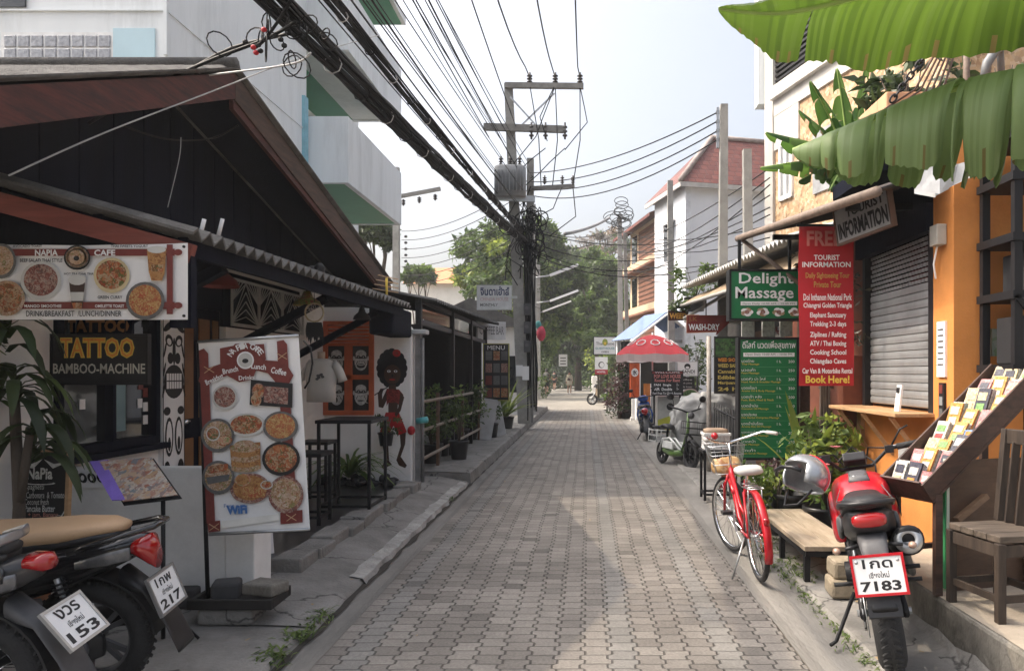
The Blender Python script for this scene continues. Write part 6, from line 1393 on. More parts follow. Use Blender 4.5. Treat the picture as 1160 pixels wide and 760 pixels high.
for i, (px, py, wd, dr) in enumerate(((868, 150, .2, .7), (862, 190, .16, .9), (905, 125, .16, .8), (918, 92, .15, .7), (948, 78, .16, .8), (905, 205, .16, 1.1), (940, 215, .15, 1.2), (985, 60, .15, .8))):
    tip = P(px, py, 6.6 + .15 * (i % 3)); m_ = c.lerp(tip, .5) + V((0, 0, .16)); banana([c, c.lerp(m_, .55) + V((0, 0, .06)), m_, tip], [.03, wd, wd, .02], (dr, dr * .8), 20 + i, t, (4, 8, 12, 16, 20), (ML("banana leaf small", (.04, .1, .018), (.12, .22, .04), .45, .4),), 8)
mb = MB(); mb.tube([(2.5, 6.9, 3.2), (2.47, 6.9, 3.5)], [.06, .04], M("banana stem", (.2, .22, .08), .6), 10); mb.build("stem", t)

# ------------------------------------------------------------------ vehicles (local: x forward, y left, rear axle above the origin)
LOC = dict(world=False)
def wheel(par, x, R_, w, rim, kind="alloy", brake=True, name="wheel", y=0., sub=None, steer=0., hub=None):
    """tyre + rim + spokes about the y axis"""
    c = V((x, y, R_)); ax = V((-math.sin(steer), math.cos(steer), 0)); fw = V((math.cos(steer), math.sin(steer), 0)); tr = w * .52
    mb = MB(); pr = []
    for k in range(14):
        a = 2 * math.pi * k / 14; pr.append((R_ - tr * 1.0 + tr * 1.0 * math.cos(a), w / 2 * math.sin(a)))
    mb.lathe(pr, RUBBER, c, ax, 40, closed=True)
    if w > .07:                                       # tread blocks
        for k in range(44):
            a = 2 * math.pi * k / 44
            for q in (-1, 1):
                p = c + (fw * math.cos(a) + V((0, 0, 1)) * math.sin(a)) * (R_ - .004) + ax * q * w * .2
                t_ = (-fw * math.sin(a) + V((0, 0, 1)) * math.cos(a)); mb.bar(p - t_ * .011 - ax * q * w * .13, p + t_ * .011 + ax * q * w * .1, .012, .012, RUBBER, up=(fw * math.cos(a) + V((0, 0, 1)) * math.sin(a)))
    wh = mb.build(name, par, **LOC)
    mb = MB(); ri = R_ - tr * 1.75
    mb.lathe([(ri, -w * .36), (ri + .012, -w * .4), (ri + .012, w * .4), (ri, w * .36), (ri - .012, w * .2), (ri - .012, -w * .2)], rim, c, ax, 36, closed=True)
    mb.cyl(c - ax * w * .55, c + ax * w * .55, .035 if kind == "alloy" else .02, rim, 14)
    if kind == "alloy":
        for k in range(5):
            for dq in (-.16, .16):
                a = 2 * math.pi * k / 5; p0 = c + (fw * math.cos(a + dq * .3) + V((0, 0, 1)) * math.sin(a + dq * .3)) * .03; p1 = c + (fw * math.cos(a + dq) + V((0, 0, 1)) * math.sin(a + dq)) * (ri - .005); mb.bar(p0, p1, .022, .02, rim, up=ax)
    else:
        for k in range(28):
            a = 2 * math.pi * k / 28; q = (-1) ** k; p0 = c + ax * q * w * .5 + (fw * math.cos(a + .5 * q) + V((0, 0, 1)) * math.sin(a + .5 * q)) * .02; p1 = c + (fw * math.cos(a) + V((0, 0, 1)) * math.sin(a)) * (ri - .004); mb.tube([p0, p1], .0022, CHROME, 4)
    mb.build("rim", wh, **LOC)
    if brake:
        mb = MB(); mb.lathe([(.06, -.003), (.12, -.003), (.12, .003), (.06, .003)], STEEL, c + ax * w * .62, ax, 24, closed=True); mb.build("brake_disc", wh, **LOC)
    return wh
def plate(par, c, r, u, lines, frame, w=.22, h=.172):
    fr = Fr(V(c) - V(r).normalized() * w / 2 - V(u).normalized() * h / 2, r, u)
    mb = MB(); mb.fbox(fr, 0, 0, w, h, -.008, 0, PRW); p = mb.build("licence_plate", par, **LOC)
    mb = MB()
    for a0, b0, a1, b1 in ((-.008, -.008, w + .008, .004), (-.008, h - .004, w + .008, h + .008), (-.008, .004, .004, h - .004), (w - .004, .004, w + .008, h - .004)): mb.fbox(fr, a0, b0, a1, b1, -.01, .004, frame)
    mb.build("plate_frame", p, **LOC)
    mb = MB(); mb.text(fr, lines[0], w * .2, h * .68, w * .8, h * .93, PRB, .001, .02); mb.text(fr, lines[1], w * .3, h * .43, w * .7, h * .6, PRB, .001, .01); mb.text(fr, lines[2], w * .1, h * .08, w * .9, h * .35, PRB, .001, .03); mb.build("plate_lettering", p, **LOC)
def S4(x, z, hw, hh, e=2.6, y=0., tilt=0.): return (V((x, y, z)), V((0, hw, 0)), V((-hh * math.sin(tilt), 0, hh * math.cos(tilt))), e)
def mirror(par, a, b, c, sz=(.06, .012, .04)):
    mb = MB(); mb.tube([a, b, c], .006, BLACKP, 6); mb.ball(c, (sz[1] * 2, sz[0], sz[2]), BLACKP, 14, 8); mb.build("mirror", par, **LOC)
def blinker(par, c, out):
    c, out = V(c), V(out); mb = MB(); mb.tube([c, c + out * .6], .009, BLACKP, 6); mb.ball(c + out, (.024, .02, .017), AMBER, 12, 8); mb.build("indicator", par, **LOC)

# --- the red motorcycle
mt = thing("motorcycle", "red and black motorcycle parked with its rear wheel toward the viewer on the verge", "motorcycle", (1.55, 3.72, .058), (R(-9.5), 0, R(72)))
wheel(mt, 0, .29, .14, BLACKG, name="rear_wheel"); wheel(mt, 1.2, .29, .105, BLACKG, name="front_wheel", steer=R(16))
mb = MB()
for q in (-1, 1): mb.loft([S4(-.02, .29, .018, .03, 3, q * .1), S4(.3, .34, .02, .04, 3, q * .095), S4(.46, .38, .025, .05, 3, q * .08)], BLACK, 10)
mb.cyl((0, -.13, .29), (0, .13, .29), .018, STEEL, 10); mb.build("swingarm", mt, **LOC)
mb = MB(); mb.tube([(.1, .1, .38), (.22, .085, .68)], .016, STEEL, 8)
mb.tube([V((.1, .1, .38)).lerp(V((.22, .085, .68)), t / 40) + V((.03 * math.cos(t), .03 * math.sin(t), 0)) for t in range(41)], .006, BLACK, 5); mb.build("shock_absorber", mt, **LOC)
mb = MB(); mb.tube([(.42, .1, .32), (.5, .12, .55), (.78, .1, .72), (.98, .03, .82)], .02, BLACK, 8); mb.tube([(.42, -.1, .32), (.5, -.12, .55), (.78, -.1, .72), (.98, -.03, .82)], .02, BLACK, 8); mb.tube([(.5, .1, .55), (.1, .08, .68), (-.15, .06, .76)], .014, BLACK, 8); mb.tube([(.5, -.1, .55), (.1, -.08, .68), (-.15, -.06, .76)], .014, BLACK, 8); mb.build("frame", mt, **LOC)
mb = MB(); mb.loft([S4(.4, .36, .12, .1, 4), S4(.55, .36, .14, .14, 4), S4(.75, .36, .12, .12, 4), S4(.84, .38, .07, .08, 4)], GREYP, 16); mb.loft([S4(.62, .5, .09, .09, 4), S4(.78, .54, .08, .08, 4)], GREYP, 14)
for k in range(5): mb.box((.64 + .03 * k, -.1, .45), (.648 + .03 * k, .1, .6), BLACK)
mb.cyl((.52, -.16, .36), (.52, .16, .36), .07, BLACK, 18); mb.build("engine", mt, bev=.006, **LOC)
mb = MB()
mb.loft([S4(.42, .74, .05, .06, 2.6), S4(.47, .745, .13, .1, 2.8), S4(.6, .76, .16, .125, 2.8), S4(.75, .775, .168, .13, 2.7), S4(.86, .77, .15, .105, 2.5), S4(.93, .76, .06, .05, 2.2)], RED, 24)
mb.build("fuel_tank", mt, **LOC)
for q in (-1, 1):
    mb = MB(); mb.loft([S4(.48, .6, .02, .05, 2.4, q * .14), S4(.66, .62, .03, .11, 2.4, q * .165), S4(.86, .66, .03, .13, 2.4, q * .17), S4(1.0, .72, .02, .06, 2.2, q * .15)], RED, 16); mb.build("shroud", mt, **LOC)
mb = MB(); mb.cyl((.66, 0, .875), (.66, 0, .9), .05, CHROME, 18); mb.loft([S4(.56, .875, .06, .02), S4(.75, .895, .055, .02), S4(.82, .88, .03, .012)], GREYP, 14); mb.build("tank_cap", mt, **LOC)
mb = MB(); mb.loft([S4(.46, .79, .1, .05, 3), S4(.3, .765, .13, .06, 3), S4(.12, .79, .13, .055, 3), S4(-.02, .84, .12, .05, 3), S4(-.18, .87, .085, .035, 2.6), S4(-.24, .87, .04, .02, 2)], SEATB, 18); mb.build("seat", mt, **LOC)
mb = MB(); mb.loft([S4(.34, .66, .1, .08, 3), S4(.1, .71, .13, .085, 3), S4(-.1, .76, .125, .075, 3), S4(-.22, .785, .095, .055, 3), S4(-.265, .79, .07, .03, 2.6)], BLACKP, 18); mb.build("tail_cowl", mt, **LOC)
for q in (-1, 1): mb = MB(); mb.loft([S4(.38, .66, .012, .07, 2.4, q * .135), S4(.15, .7, .014, .06, 2.4, q * .145), S4(-.05, .76, .01, .03, 2.4, q * .13)], GREYP, 12); mb.build("side_panel", mt, **LOC)
mb = MB(); mb.loft([S4(-.2, .8, .085, .034, 3), S4(-.262, .8, .08, .034, 3), S4(-.275, .8, .07, .026, 3)], REDLENS, 16); mb.build("tail_light", mt, **LOC)
mb = MB(); mb.tube([(-.0, .13, .83), (-.16, .125, .87), (-.27, .07, .885), (-.27, -.07, .885), (-.16, -.125, .87), (-.0, -.13, .83)], .013, BLACKP, 8); mb.build("grab_rail", mt, **LOC)
mb = MB(); mb.loft([S4(-.2, .7, .07, .05, 3.5), S4(-.3, .66, .06, .035, 3.5), S4(-.33, .6, .055, .02, 3.5)], GREYP, 14); mb.loft([S4(-.25, .5, .06, .012, 4), S4(-.33, .4, .058, .012, 4)], BLACKP, 12); mb.build("plate_bracket", mt, **LOC)
plate(mt, (-.345, 0, .565), (0, -1, 0), (.12, 0, 1), ("1กด", "เชียงใหม่", "7183"), RED)
mb = MB()
pr = [V((.34 * math.cos(a), 0, .29 + .34 * math.sin(a))) for a in [R(60 + 9 * i) for i in range(13)]]
for i in range(12): 
    a, b = pr[i], pr[i + 1]; mb.add([a + V((0, -.075, 0)), a + V((0, .075, 0)), b + V((0, .075, 0)), b + V((0, -.075, 0)), a * 1.01 + V((0, -.075, .004)), a * 1.01 + V((0, .075, .004)), b * 1.01 + V((0, .075, .004)), b * 1.01 + V((0, -.075, .004))], [(0, 1, 2, 3), (7, 6, 5, 4), (0, 4, 5, 1), (2, 6, 7, 3), (1, 5, 6, 2), (3, 7, 4, 0)], BLACKP)
mb.build("rear_mudguard", mt, **LOC)
for q in (-1, 1): blinker(mt, (-.23, q * .07, .68), (-.03, q * .1, -.01))
mb = MB(); mb.tube([(.62, -.16, .36), (.45, -.19, .36), (.3, -.17, .48), (.16, -.15, .58)], .022, STEEL, 10)
mb.loft([(V((.2, -.15, .56)), V((0, .05, 0)), V((-.03, 0, .05)), 2.2), (V((.12, -.155, .6)), V((0, .075, 0)), V((-.04, 0, .08)), 2.2), (V((-.16, -.16, .67)), V((0, .075, 0)), V((-.03, 0, .08)), 2.2), (V((-.2, -.16, .68)), V((0, .06, 0)), V((-.02, 0, .062)), 2.2)], BLACK, 18); ex = mb.build("exhaust", mt, **LOC)
mb = MB(); mb.lathe([(.065, 0), (.062, .02), (.03, .035), (.028, .0), (0, 0)], STEEL, (-.195, -.16, .68), (-1, -.02, .27), 22); mb.build("exhaust_cap", ex, **LOC)
mb = MB()
for q in (-1, 1): mb.tube([(1.2, q * .085, .29), (1.0, q * .085, .8)], [.026, .022], STEEL, 10)
mb.box((.97, -.11, .78), (1.03, .11, .82), BLACK); mb.box((1.03, -.11, .64), (1.08, .11, .68), BLACK); mb.build("fork", mt, **LOC)
mb = MB(); mb.loft([S4(1.0, .52, .06, .012, 3), S4(1.16, .61, .065, .014, 3), S4(1.32, .57, .06, .012, 3)], RED, 14); mb.build("front_mudguard", mt, **LOC)
mb = MB(); mb.loft([S4(1.04, .78, .08, .09, 2.6), S4(1.12, .78, .095, .1, 2.4), S4(1.18, .78, .06, .06, 2.2)], BLACKP, 18); hd = mb.build("headlight", mt, **LOC)
mb = MB(); mb.ball((1.165, 0, .78), (.04, .075, .075), CLEARL, 16, 10); mb.build("lens", hd, **LOC)
mb = MB(); mb.box((.9, -.07, .93), (1.0, .07, .99), BLACKP, rot=(0, .5, 0)); mb.build("instrument", mt, bev=.01, **LOC)
# bars turned to the left
st_ = R(18); hb = lambda x, y, z: V((1.0 + x * math.cos(st_) - y * math.sin(st_), x * math.sin(st_) + y * math.cos(st_), z))
mb = MB(); mb.tube([hb(-.12, .37, 1.0), hb(-.06, .2, .99), hb(-.02, .1, .9), hb(-.02, -.1, .9), hb(-.06, -.2, .99), hb(-.12, -.37, 1.02)], .012, BLACK, 8); bars = mb.build("handlebar", mt, **LOC)
for q in (-1, 1):
    mb = MB(); mb.tube([hb(-.085, q * .25, 1.0), hb(-.125, q * .385, 1.01)], .02, RUBBER, 10); mb.ball(hb(-.13, q * .395, 1.012), .018, STEEL, 10, 6); mb.box(hb(-.08, q * .2, .99) - V((.025, .025, .02)), hb(-.08, q * .2, .99) + V((.025, .025, .025)), BLACKP); mb.build("grip", bars, **LOC)
    mb = MB(); mb.tube([hb(-.02, q * .21, 1.0), hb(-.0, q * .3, 1.0), hb(-.05, q * .4, .99)], .006, STEEL, 6); mb.build("lever", bars, **LOC)
mb = MB(); mb.tube([hb(-.06, -.22, 1.0), hb(-.05, -.3, 1.1), hb(-.08, -.34, 1.12)], .006, BLACK, 6); mb.build("clutch_cable", bars, **LOC)
mb = MB(); mb.tube([(.42, .13, .28), (.34, .27, .04), (.3, .3, .035)], .011, BLACK, 8); mb.build("side_stand", mt, **LOC)
for q in (-1, 1):
    mb = MB(); mb.tube([(.38, q * .13, .34), (.38, q * .23, .34)], .012, RUBBER, 8); mb.build("footpeg", mt, **LOC)
mb = MB(); mb.tube([(.22, -.13, .45), (.22, -.22, .45)], .012, RUBBER, 8); mb.bar((.36, -.12, .4), (.2, -.14, .46), .01, .03, STEEL); mb.build("passenger_footpeg", mt, **LOC)
mb = MB(); mb.lathe([(.06, -.004), (.085, -.004), (.085, .004), (.06, .004)], STEEL, (0, .1, .29), (0, 1, 0), 26, closed=True)
mb.tube([(0, .1, .375), (.42, .1, .42), (.46, .1, .38), (.42, .1, .34), (0, .1, .205), (-.06, .1, .235), (-.085, .1, .29), (-.06, .1, .35)], .007, BLACK, 5, closed=True); mb.build("chain", mt, **LOC)
mb = MB(); mb.box((-.02, -.12, .4), (.07, -.085, .47), GREYP); mb.build("brake_caliper", mt, bev=.008, **LOC)
mb = MB()
for pts in ([(.99, .22, 1.0), (1.14, .12, .98), (1.12, .02, .84), (.8, .1, .7), (.6, .12, .5)], [(.99, -.2, 1.0), (1.16, -.1, 1.0), (1.15, -.04, .8), (1.2, -.09, .4)], [(.98, .1, .95), (1.12, .0, 1.02), (1.0, -.12, .92), (.8, -.1, .7)], [(.06, -.1, .44), (.2, -.12, .52), (.4, -.12, .48)]): mb.tube(pts, .006, BLACK, 6)
mb.build("cable", mt, **LOC)
mb = MB()
for q in (-1, 1):
    mb.tube([(.44, q * .11, .86), (.3, q * .135, .825), (.1, q * .137, .842), (-.1, q * .112, .88)], .003, GREYP, 4)
    mb.loft([S4(.62, .66, .004, .02, 2.5, q * .196), S4(.84, .72, .004, .03, 2.5, q * .199), S4(.92, .74, .004, .015, 2.5, q * .19)], BLACK, 10)
for p in ((-.352, .09, .63), (-.352, -.09, .63)): mb.ball(p, (.006, .008, .008), STEEL, 8, 6)
mb.build("trim", mt, **LOC)
# helmet hung on the left grip
Hc = P(912, 540, 4.42); hl = thing("helmet", "silver open face helmet with red stripe hung on the motorcycle handlebar", "helmet", Hc, (R(14), R(-24), R(200)))
mb = MB(); HS = M("helmet silver", (.4, .41, .42), .25, metal=.55, var=.3, scale=7, coat=.5); n_, k_ = 26, 14
vs = []; fs = []
for i in range(k_ + 1):
    t = math.pi * .66 * i / k_
    for j in range(n_):
        a = 2 * math.pi * j / n_; cut = 1.0
        vs.append(V((.15 * math.sin(t) * math.cos(a), .125 * math.sin(t) * math.sin(a), .135 * math.cos(t))))
for i in range(k_):
    for j in range(n_):
        a = 2 * math.pi * (j + .5) / n_
        if math.cos(a) > .55 and i >= 8: continue
        l = (j + 1) % n_; fs.append((i * n_ + j, (i + 1) * n_ + j, (i + 1) * n_ + l, i * n_ + l))
mb.add(vs, fs, HS, True); sh_ = mb.build("shell", hl, **LOC); sh_.modifiers.new("solid", 'SOLIDIFY').thickness = .012
mb = MB(); mb.add([v * .92 for v in vs], fs, BLACKP, True); mb.build("lining", hl, **LOC)
mb = MB()
for zz, m in ((.0, RED), (.02, PRW)):
    pts = [V((.151 * math.sin(t) * math.cos(2.2 + zz * 4), .127 * math.sin(t) * math.sin(2.2 + zz * 4), .137 * math.cos(t))) * 1.012 for t in [math.pi * .66 * i / 14 for i in range(15)]]; mb.tube(pts, .007, m, 6)
mb.build("stripe", hl, **LOC)
mb = MB(); mb.tube([(.12, -.11, -.02), (.16, -.07, -.01), (.175, 0, -.005), (.16, .07, -.01), (.12, .11, -.02)], .012, BLACKP, 8); mb.tube([(.02, .11, -.1), (.06, .06, -.2), (.06, -.06, -.2), (.02, -.11, -.1)], .008, BLACK, 6); mb.build("chin_strap", hl, **LOC)

# --- scooters
SMOKE = M("smoked lens", (.12, .12, .125), .08, var=.3, scale=30, coat=1)
def scooter(name, label, loc, rz, body, seatm, platelines=None, style="twist", lean=0., cat="scooter", platef=STEEL, group=None, ptilt=.25, basket=False):
    t = thing(name, label, cat, loc, (R(lean), 0, rz), group)
    wheel(t, 0, .27, .1, GREYP if style == "twist" else CHROME, "alloy" if style == "twist" else "wire", name="rear_wheel", brake=False)
    wheel(t, 1.25, .27, .085, GREYP if style == "twist" else CHROME, "alloy" if style == "twist" else "wire", name="front_wheel")
    mb = MB()
    mb.loft([S4(.72, .48, .1, .06, 3), S4(.55, .52, .14, .13, 3), S4(.3, .58, .15, .13, 3), S4(.02, .64, .13, .1, 3), S4(-.16, .69, .09, .07, 2.6), S4(-.27, .72, .045, .04, 2.4)], body, 22); mb.build("body", t, **LOC)
    mb = MB(); mb.loft([S4(.7, .72, .08, .03, 3), S4(.5, .76, .13, .05, 3), S4(.25, .765, .145, .05, 3), S4(.06, .785, .13, .045, 3), S4(-.1, .8, .09, .035, 2.6), S4(-.18, .8, .045, .02, 2.3)], seatm, 20); mb.build("seat", t, **LOC)
    mb = MB(); mb.loft([S4(.7, .69, .075, .025, 3), S4(.5, .72, .125, .035, 3), S4(.2, .735, .14, .035, 3), S4(-.1, .765, .09, .03, 2.8), S4(-.17, .77, .05, .02, 2.6)], BLACKP, 18); mb.build("seat_base", t, **LOC)
    if style == "twist":
        mb = MB(); mb.tube([(.0, .15, .72), (-.12, .155, .76), (-.27, .11, .8), (-.33, .06, .81), (-.33, -.06, .81), (-.27, -.11, .8), (-.12, -.155, .76), (.0, -.15, .72)], .014, BLACKG, 8); mb.build("grab_rail", t, **LOC)
    else:
        mb = MB(); mb.loft([S4(.2, .7, .01, .02, 2, .16), S4(-.02, .78, .014, .03, 2, .16), S4(-.16, .84, .012, .022, 2, .1), S4(-.2, .85, .01, .018, 2, .0), S4(-.16, .84, .012, .022, 2, -.1), S4(-.02, .78, .014, .03, 2, -.16)], SILVER, 12); mb.build("grab_rail", t, **LOC)
        for q in (-1, 1): mb = MB(); mb.loft([S4(.3, .6, .012, .04, 2.4, q * .15), S4(.05, .64, .014, .035, 2.4, q * .15), S4(-.2, .72, .012, .03, 2.4, q * .1)], BLACKG, 12); mb.build("side_panel", t, **LOC)
    mb = MB(); (mb.loft([S4(-.235, .71, .085, .04, 2.4), S4(-.285, .69, .07, .07, 2.4), S4(-.312, .65, .04, .055, 2.2)], REDLENS, 18) if style == 'twist' else mb.loft([S4(-.24, .745, .06, .03, 2.4), S4(-.3, .74, .05, .035, 2.4), S4(-.32, .735, .03, .022, 2.2)], REDLENS, 18)); tl = mb.build("tail_light", t, **LOC)
    for q in (-1, 1): mb = MB(); mb.loft([S4(-.02, .655, .012, .02, 2.4, q * .13), S4(-.14, .675, .015, .03, 2.4, q * .108), S4(-.23, .69, .012, .03, 2.4, q * .08)], SMOKE, 14); mb.build("indicator", t, **LOC)
    mb = MB(); mb.loft([S4(-.16, .56, .06, .05, 3), S4(-.26, .5, .055, .02, 3), S4(-.36, .36, .075, .012, 3.5), S4(-.42, .22, .08, .01, 3.5)], BLACKP if style == "twist" else GREYP, 14)
    for i in range(8):
        a0, a1 = R(95 + 10 * i), R(105 + 10 * i); r0 = .315
        mb.add([(r0 * math.cos(a), y, .27 + r0 * math.sin(a)) for a in (a0, a1) for y in (-.065, .065)] + [(.305 * math.cos(a), y, .27 + .305 * math.sin(a)) for a in (a0, a1) for y in (-.065, .065)], [(0, 1, 3, 2), (6, 7, 5, 4), (0, 2, 6, 4), (1, 5, 7, 3)], BLACKP)
    mb.build("rear_mudguard", t, **LOC)
    mb = MB(); mb.loft([S4(.5, .32, .03, .09, 3.5, .1), S4(.25, .3, .05, .11, 3.5, .11), S4(-.02, .28, .045, .09, 3.5, .11), S4(-.1, .27, .02, .05, 3, .1)], BLACKP, 18)
    mb.cyl((0, .13, .27), (0, .165, .27), .06, GREYP, 18); mb.loft([S4(.5, .32, .12, .1, 3), S4(.28, .34, .1, .1, 3)], GREYP, 14); mb.build("engine", t, **LOC)
    mb = MB(); p0, p1 = V((-.02, .14, .3)), V((.06, .14, .6)); mb.tube([p0, p1], .012, STEEL, 8); mb.tube([p0.lerp(p1, .35 + .6 * i / 60) + V((.026 * math.cos(i * .9), .026 * math.sin(i * .9), 0)) for i in range(61)], .006, BLACK, 5); mb.build("shock_absorber", t, **LOC)
    mb = MB(); mb.loft([S4(.4, .26, .03, .03, 2, -.13), S4(.2, .27, .05, .055, 2, -.15), S4(-.2, .33, .055, .06, 2, -.15), S4(-.26, .34, .04, .045, 2, -.15)], BLACK, 14); mb.build("exhaust", t, **LOC)
    mb = MB(); mb.box((.55, -.16, .27), (1.0, .16, .33), BLACKP); mb.build("floorboard", t, bev=.02, **LOC)
    mb = MB(); mb.loft([S4(1.02, .34, .17, .03, 3, tilt=-.3), S4(1.03, .55, .2, .05, 3), S4(1.02, .8, .14, .06, 3)], body, 18); mb.loft([S4(.98, .92, .1, .07, 2.6), S4(1.08, .93, .13, .08, 2.6), S4(1.14, .9, .07, .05, 2.4)], body, 16); mb.build("front_shield", t, **LOC)
    mb = MB(); mb.ball((1.13, 0, .92), (.04, .09, .05), CLEARL, 14, 8); mb.build("headlight", t, **LOC)
    mb = MB(); mb.tube([(1.25, .07, .27), (1.08, .07, .62)], .022, STEEL, 8); mb.tube([(1.25, -.07, .27), (1.08, -.07, .62)], .022, STEEL, 8); mb.build("fork", t, **LOC)
    mb = MB(); mb.loft([S4(1.05, .5, .055, .015, 3), S4(1.25, .575, .06, .015, 3), S4(1.45, .5, .055, .012, 3)], body, 14); mb.build("front_mudguard", t, **LOC)
    mb = MB(); mb.tube([(.9, .34, .98), (.97, .15, .97), (.97, -.15, .97), (.9, -.34, .98)], .013, BLACKP, 8); hb_ = mb.build("handlebar", t, **LOC)
    for q in (-1, 1): mb = MB(); mb.tube([(.93, q * .24, .98), (.89, q * .36, .985)], .02, RUBBER, 8); mb.build("grip", hb_, **LOC); mirror(t, (.95, q * .2, 1.0), (.95, q * .24, 1.1), (.93, q * .27, 1.15))
    mb = MB(); mb.tube([(.35, .12, .2), (.28, .25, .02)], .012, BLACK, 8); mb.build("side_stand", t, **LOC)
    if platelines: plate(t, (-.345, 0, .49) if style == "twist" else (-.39, 0, .5), (0, -1, 0), (ptilt, 0, 1), platelines, platef)
    return t
sB = scooter("scooter", "black scooter with tan seat parked by the counter, plate ending 217", (-2.31, 3.5, .05), R(183), BLACKG, TAN, ("1กพ", "เชียงใหม่", "217"), "twist", -6, ptilt=.35)
mb = MB(); mb.text(Fr(V((.12, .153, .6)), (-1, -.05, .1), (0, 0, 1)), "SCOOPY", 0, 0, .16, .025, CHROME, .0, .03)
sA = scooter("scooter", "black motorbike with silver grab rail in front of the tan seat scooter, plate ending 153", (-2.4, 2.95, .08), R(182), M("grey black body", (.03, .03, .033), .3, var=.15, coat=.4), SEATB, ("งวร", "เชียงใหม่", "153"), "cub", -6, ptilt=.75)
scooter("scooter", "blue scooter seen from behind parked near the red umbrella stall", (1.42, 16.9, .0), R(86), M("blue paint", (.03, .09, .34), .25, coat=.6), SEATB, None, "twist", -7)
scooter("scooter", "black scooter parked side on by the low white wall at street end", (1.5, 35.2, .0), R(165), BLACKG, SEATB, None, "twist", -6)

# --- green and white electric bike
eb = thing("electric_bike", "small green and white electric bike with cargo rack parked before the covered vehicle", "electric bike", (1.3, 12.7, .0), (R(-5), 0, R(-68)))
GRN_ = M("apple green paint", (.11, .2, .05), .35, coat=.4); WHT_ = M("white enamel", (.62, .63, .62), .35)
wheel(eb, 0, .2, .07, BLACK, name="rear_wheel", brake=False); wheel(eb, .95, .22, .075, BLACK, name="front_wheel", brake=False)
mb = MB(); mb.loft([S4(.15, .24, .09, .04, 3), S4(.4, .2, .1, .05, 3), S4(.66, .24, .09, .05, 3)], GRN_, 14); mb.build("floorboard", eb, **LOC)
mb = MB(); mb.tube([(.0, .07, .2), (.08, .06, .42), (.3, .05, .45), (.66, .04, .28)], .02, WHT_, 8); mb.tube([(.0, -.07, .2), (.08, -.06, .42), (.3, -.05, .45), (.66, -.04, .28)], .02, WHT_, 8); mb.tube([(.66, 0, .26), (.8, 0, .6), (.76, 0, .9)], .026, GRN_, 10); mb.build("frame", eb, **LOC)
mb = MB(); mb.loft([S4(-.02, .62, .1, .035, 3), S4(.12, .64, .12, .045, 3), S4(.26, .62, .06, .03, 3)], SEATB, 14); mb.loft([S4(-.3, .6, .08, .03, 3), S4(-.12, .6, .09, .035, 3)], SEATB, 12); mb.build("seat", eb, **LOC)
mb = MB(); mb.tube([(.12, 0, .45), (.12, 0, .6)], .022, BLACK, 8); mb.build("seat_post", eb, **LOC)
mb = MB()
for z in (.36, .46, .55): mb.tube([(-.34, .12, z), (-.02, .13, z), (-.02, -.13, z), (-.34, -.12, z)], .009, WHT_, 6, closed=True)
for x, y in ((-.34, .12), (-.34, -.12), (-.02, .13), (-.02, -.13)): mb.tube([(x, y, .34), (x, y, .57)], .009, WHT_, 6)
mb.build("cargo_rack", eb, **LOC)
mb = MB(); mb.tube([(.95, .06, .22), (.85, .06, .5), (.8, 0, .56)], .018, BLACK, 8); mb.tube([(.95, -.06, .22), (.85, -.06, .5), (.8, 0, .56)], .018, BLACK, 8); mb.build("fork", eb, **LOC)
mb = MB(); mb.loft([S4(.74, .36, .05, .014, 3), S4(.95, .465, .055, .014, 3), S4(1.15, .38, .05, .012, 3)], BLACKP, 12); mb.build("front_mudguard", eb, **LOC)
mb = MB(); mb.tube([(.62, .3, .98), (.74, .12, .94), (.76, 0, .9), (.74, -.12, .94), (.62, -.3, .98)], .014, BLACK, 8); h_ = mb.build("handlebar", eb, **LOC)
for q in (-1, 1): mirror(eb, (.68, q * .22, .97), (.7, q * .26, 1.08), (.68, q * .3, 1.14), (.065, .012, .055))
mb = MB()
for z in (.56, .66, .76): mb.tube([(.84, .15, z), (1.1, .15, z), (1.1, -.15, z), (.84, -.15, z)], .007, BLACK, 5, closed=True)
for k in range(5): mb.tube([(.84 + .065 * k, .15, .76), (.84 + .065 * k, .15, .56), (.84 + .065 * k, -.15, .56), (.84 + .065 * k, -.15, .76)], .004, BLACK, 4)
mb.build("basket", eb, **LOC)
mb = MB(); mb.ball((.86, 0, .86), (.05, .06, .06), GREYP, 14, 8); mb.build("headlight", eb, **LOC)
mb = MB(); mb.box((.2, .1, .28), (.55, .13, .4), WHT_); mb.box((.2, -.13, .28), (.55, -.1, .4), WHT_); mb.build("side_guard", eb, bev=.01, **LOC)

# --- red bicycle
bk = thing("bicycle", "red city bicycle with front basket on its kickstand beside the gutter", "bicycle", (1.29, 5.5, .005), (R(-4), 0, R(91)))
wheel(bk, 0, .325, .04, CHROME, "wire", name="rear_wheel", brake=False); wheel(bk, .92, .325, .04, CHROME, "wire", name="front_wheel", brake=False, steer=R(16))
mb = MB(); mb.tube([(.38, 0, .29), (.22, 0, .72)], .018, RED, 10); mb.tube([(.38, 0, .29), (.55, 0, .36), (.72, 0, .6), (.76, 0, .74)], .022, RED, 10); mb.tube([(.33, 0, .42), (.52, 0, .48), (.74, 0, .7)], .016, RED, 10)
for q in (-1, 1): mb.tube([(.0, q * .06, .325), (.38, q * .03, .29)], .011, RED, 8); mb.tube([(0, q * .06, .325), (.25, q * .02, .62)], .009, RED, 8)
mb.build("frame", bk, **LOC)
mb = MB(); mb.tube([(.76, 0, .74), (.79, 0, .66)], .02, RED, 10)
for q in (-1, 1): mb.tube([(.79, q * .02, .68), (.83, q * .05, .58), (.92, q * .05, .325)], .012, RED, 8)
mb.build("fork", bk, **LOC)
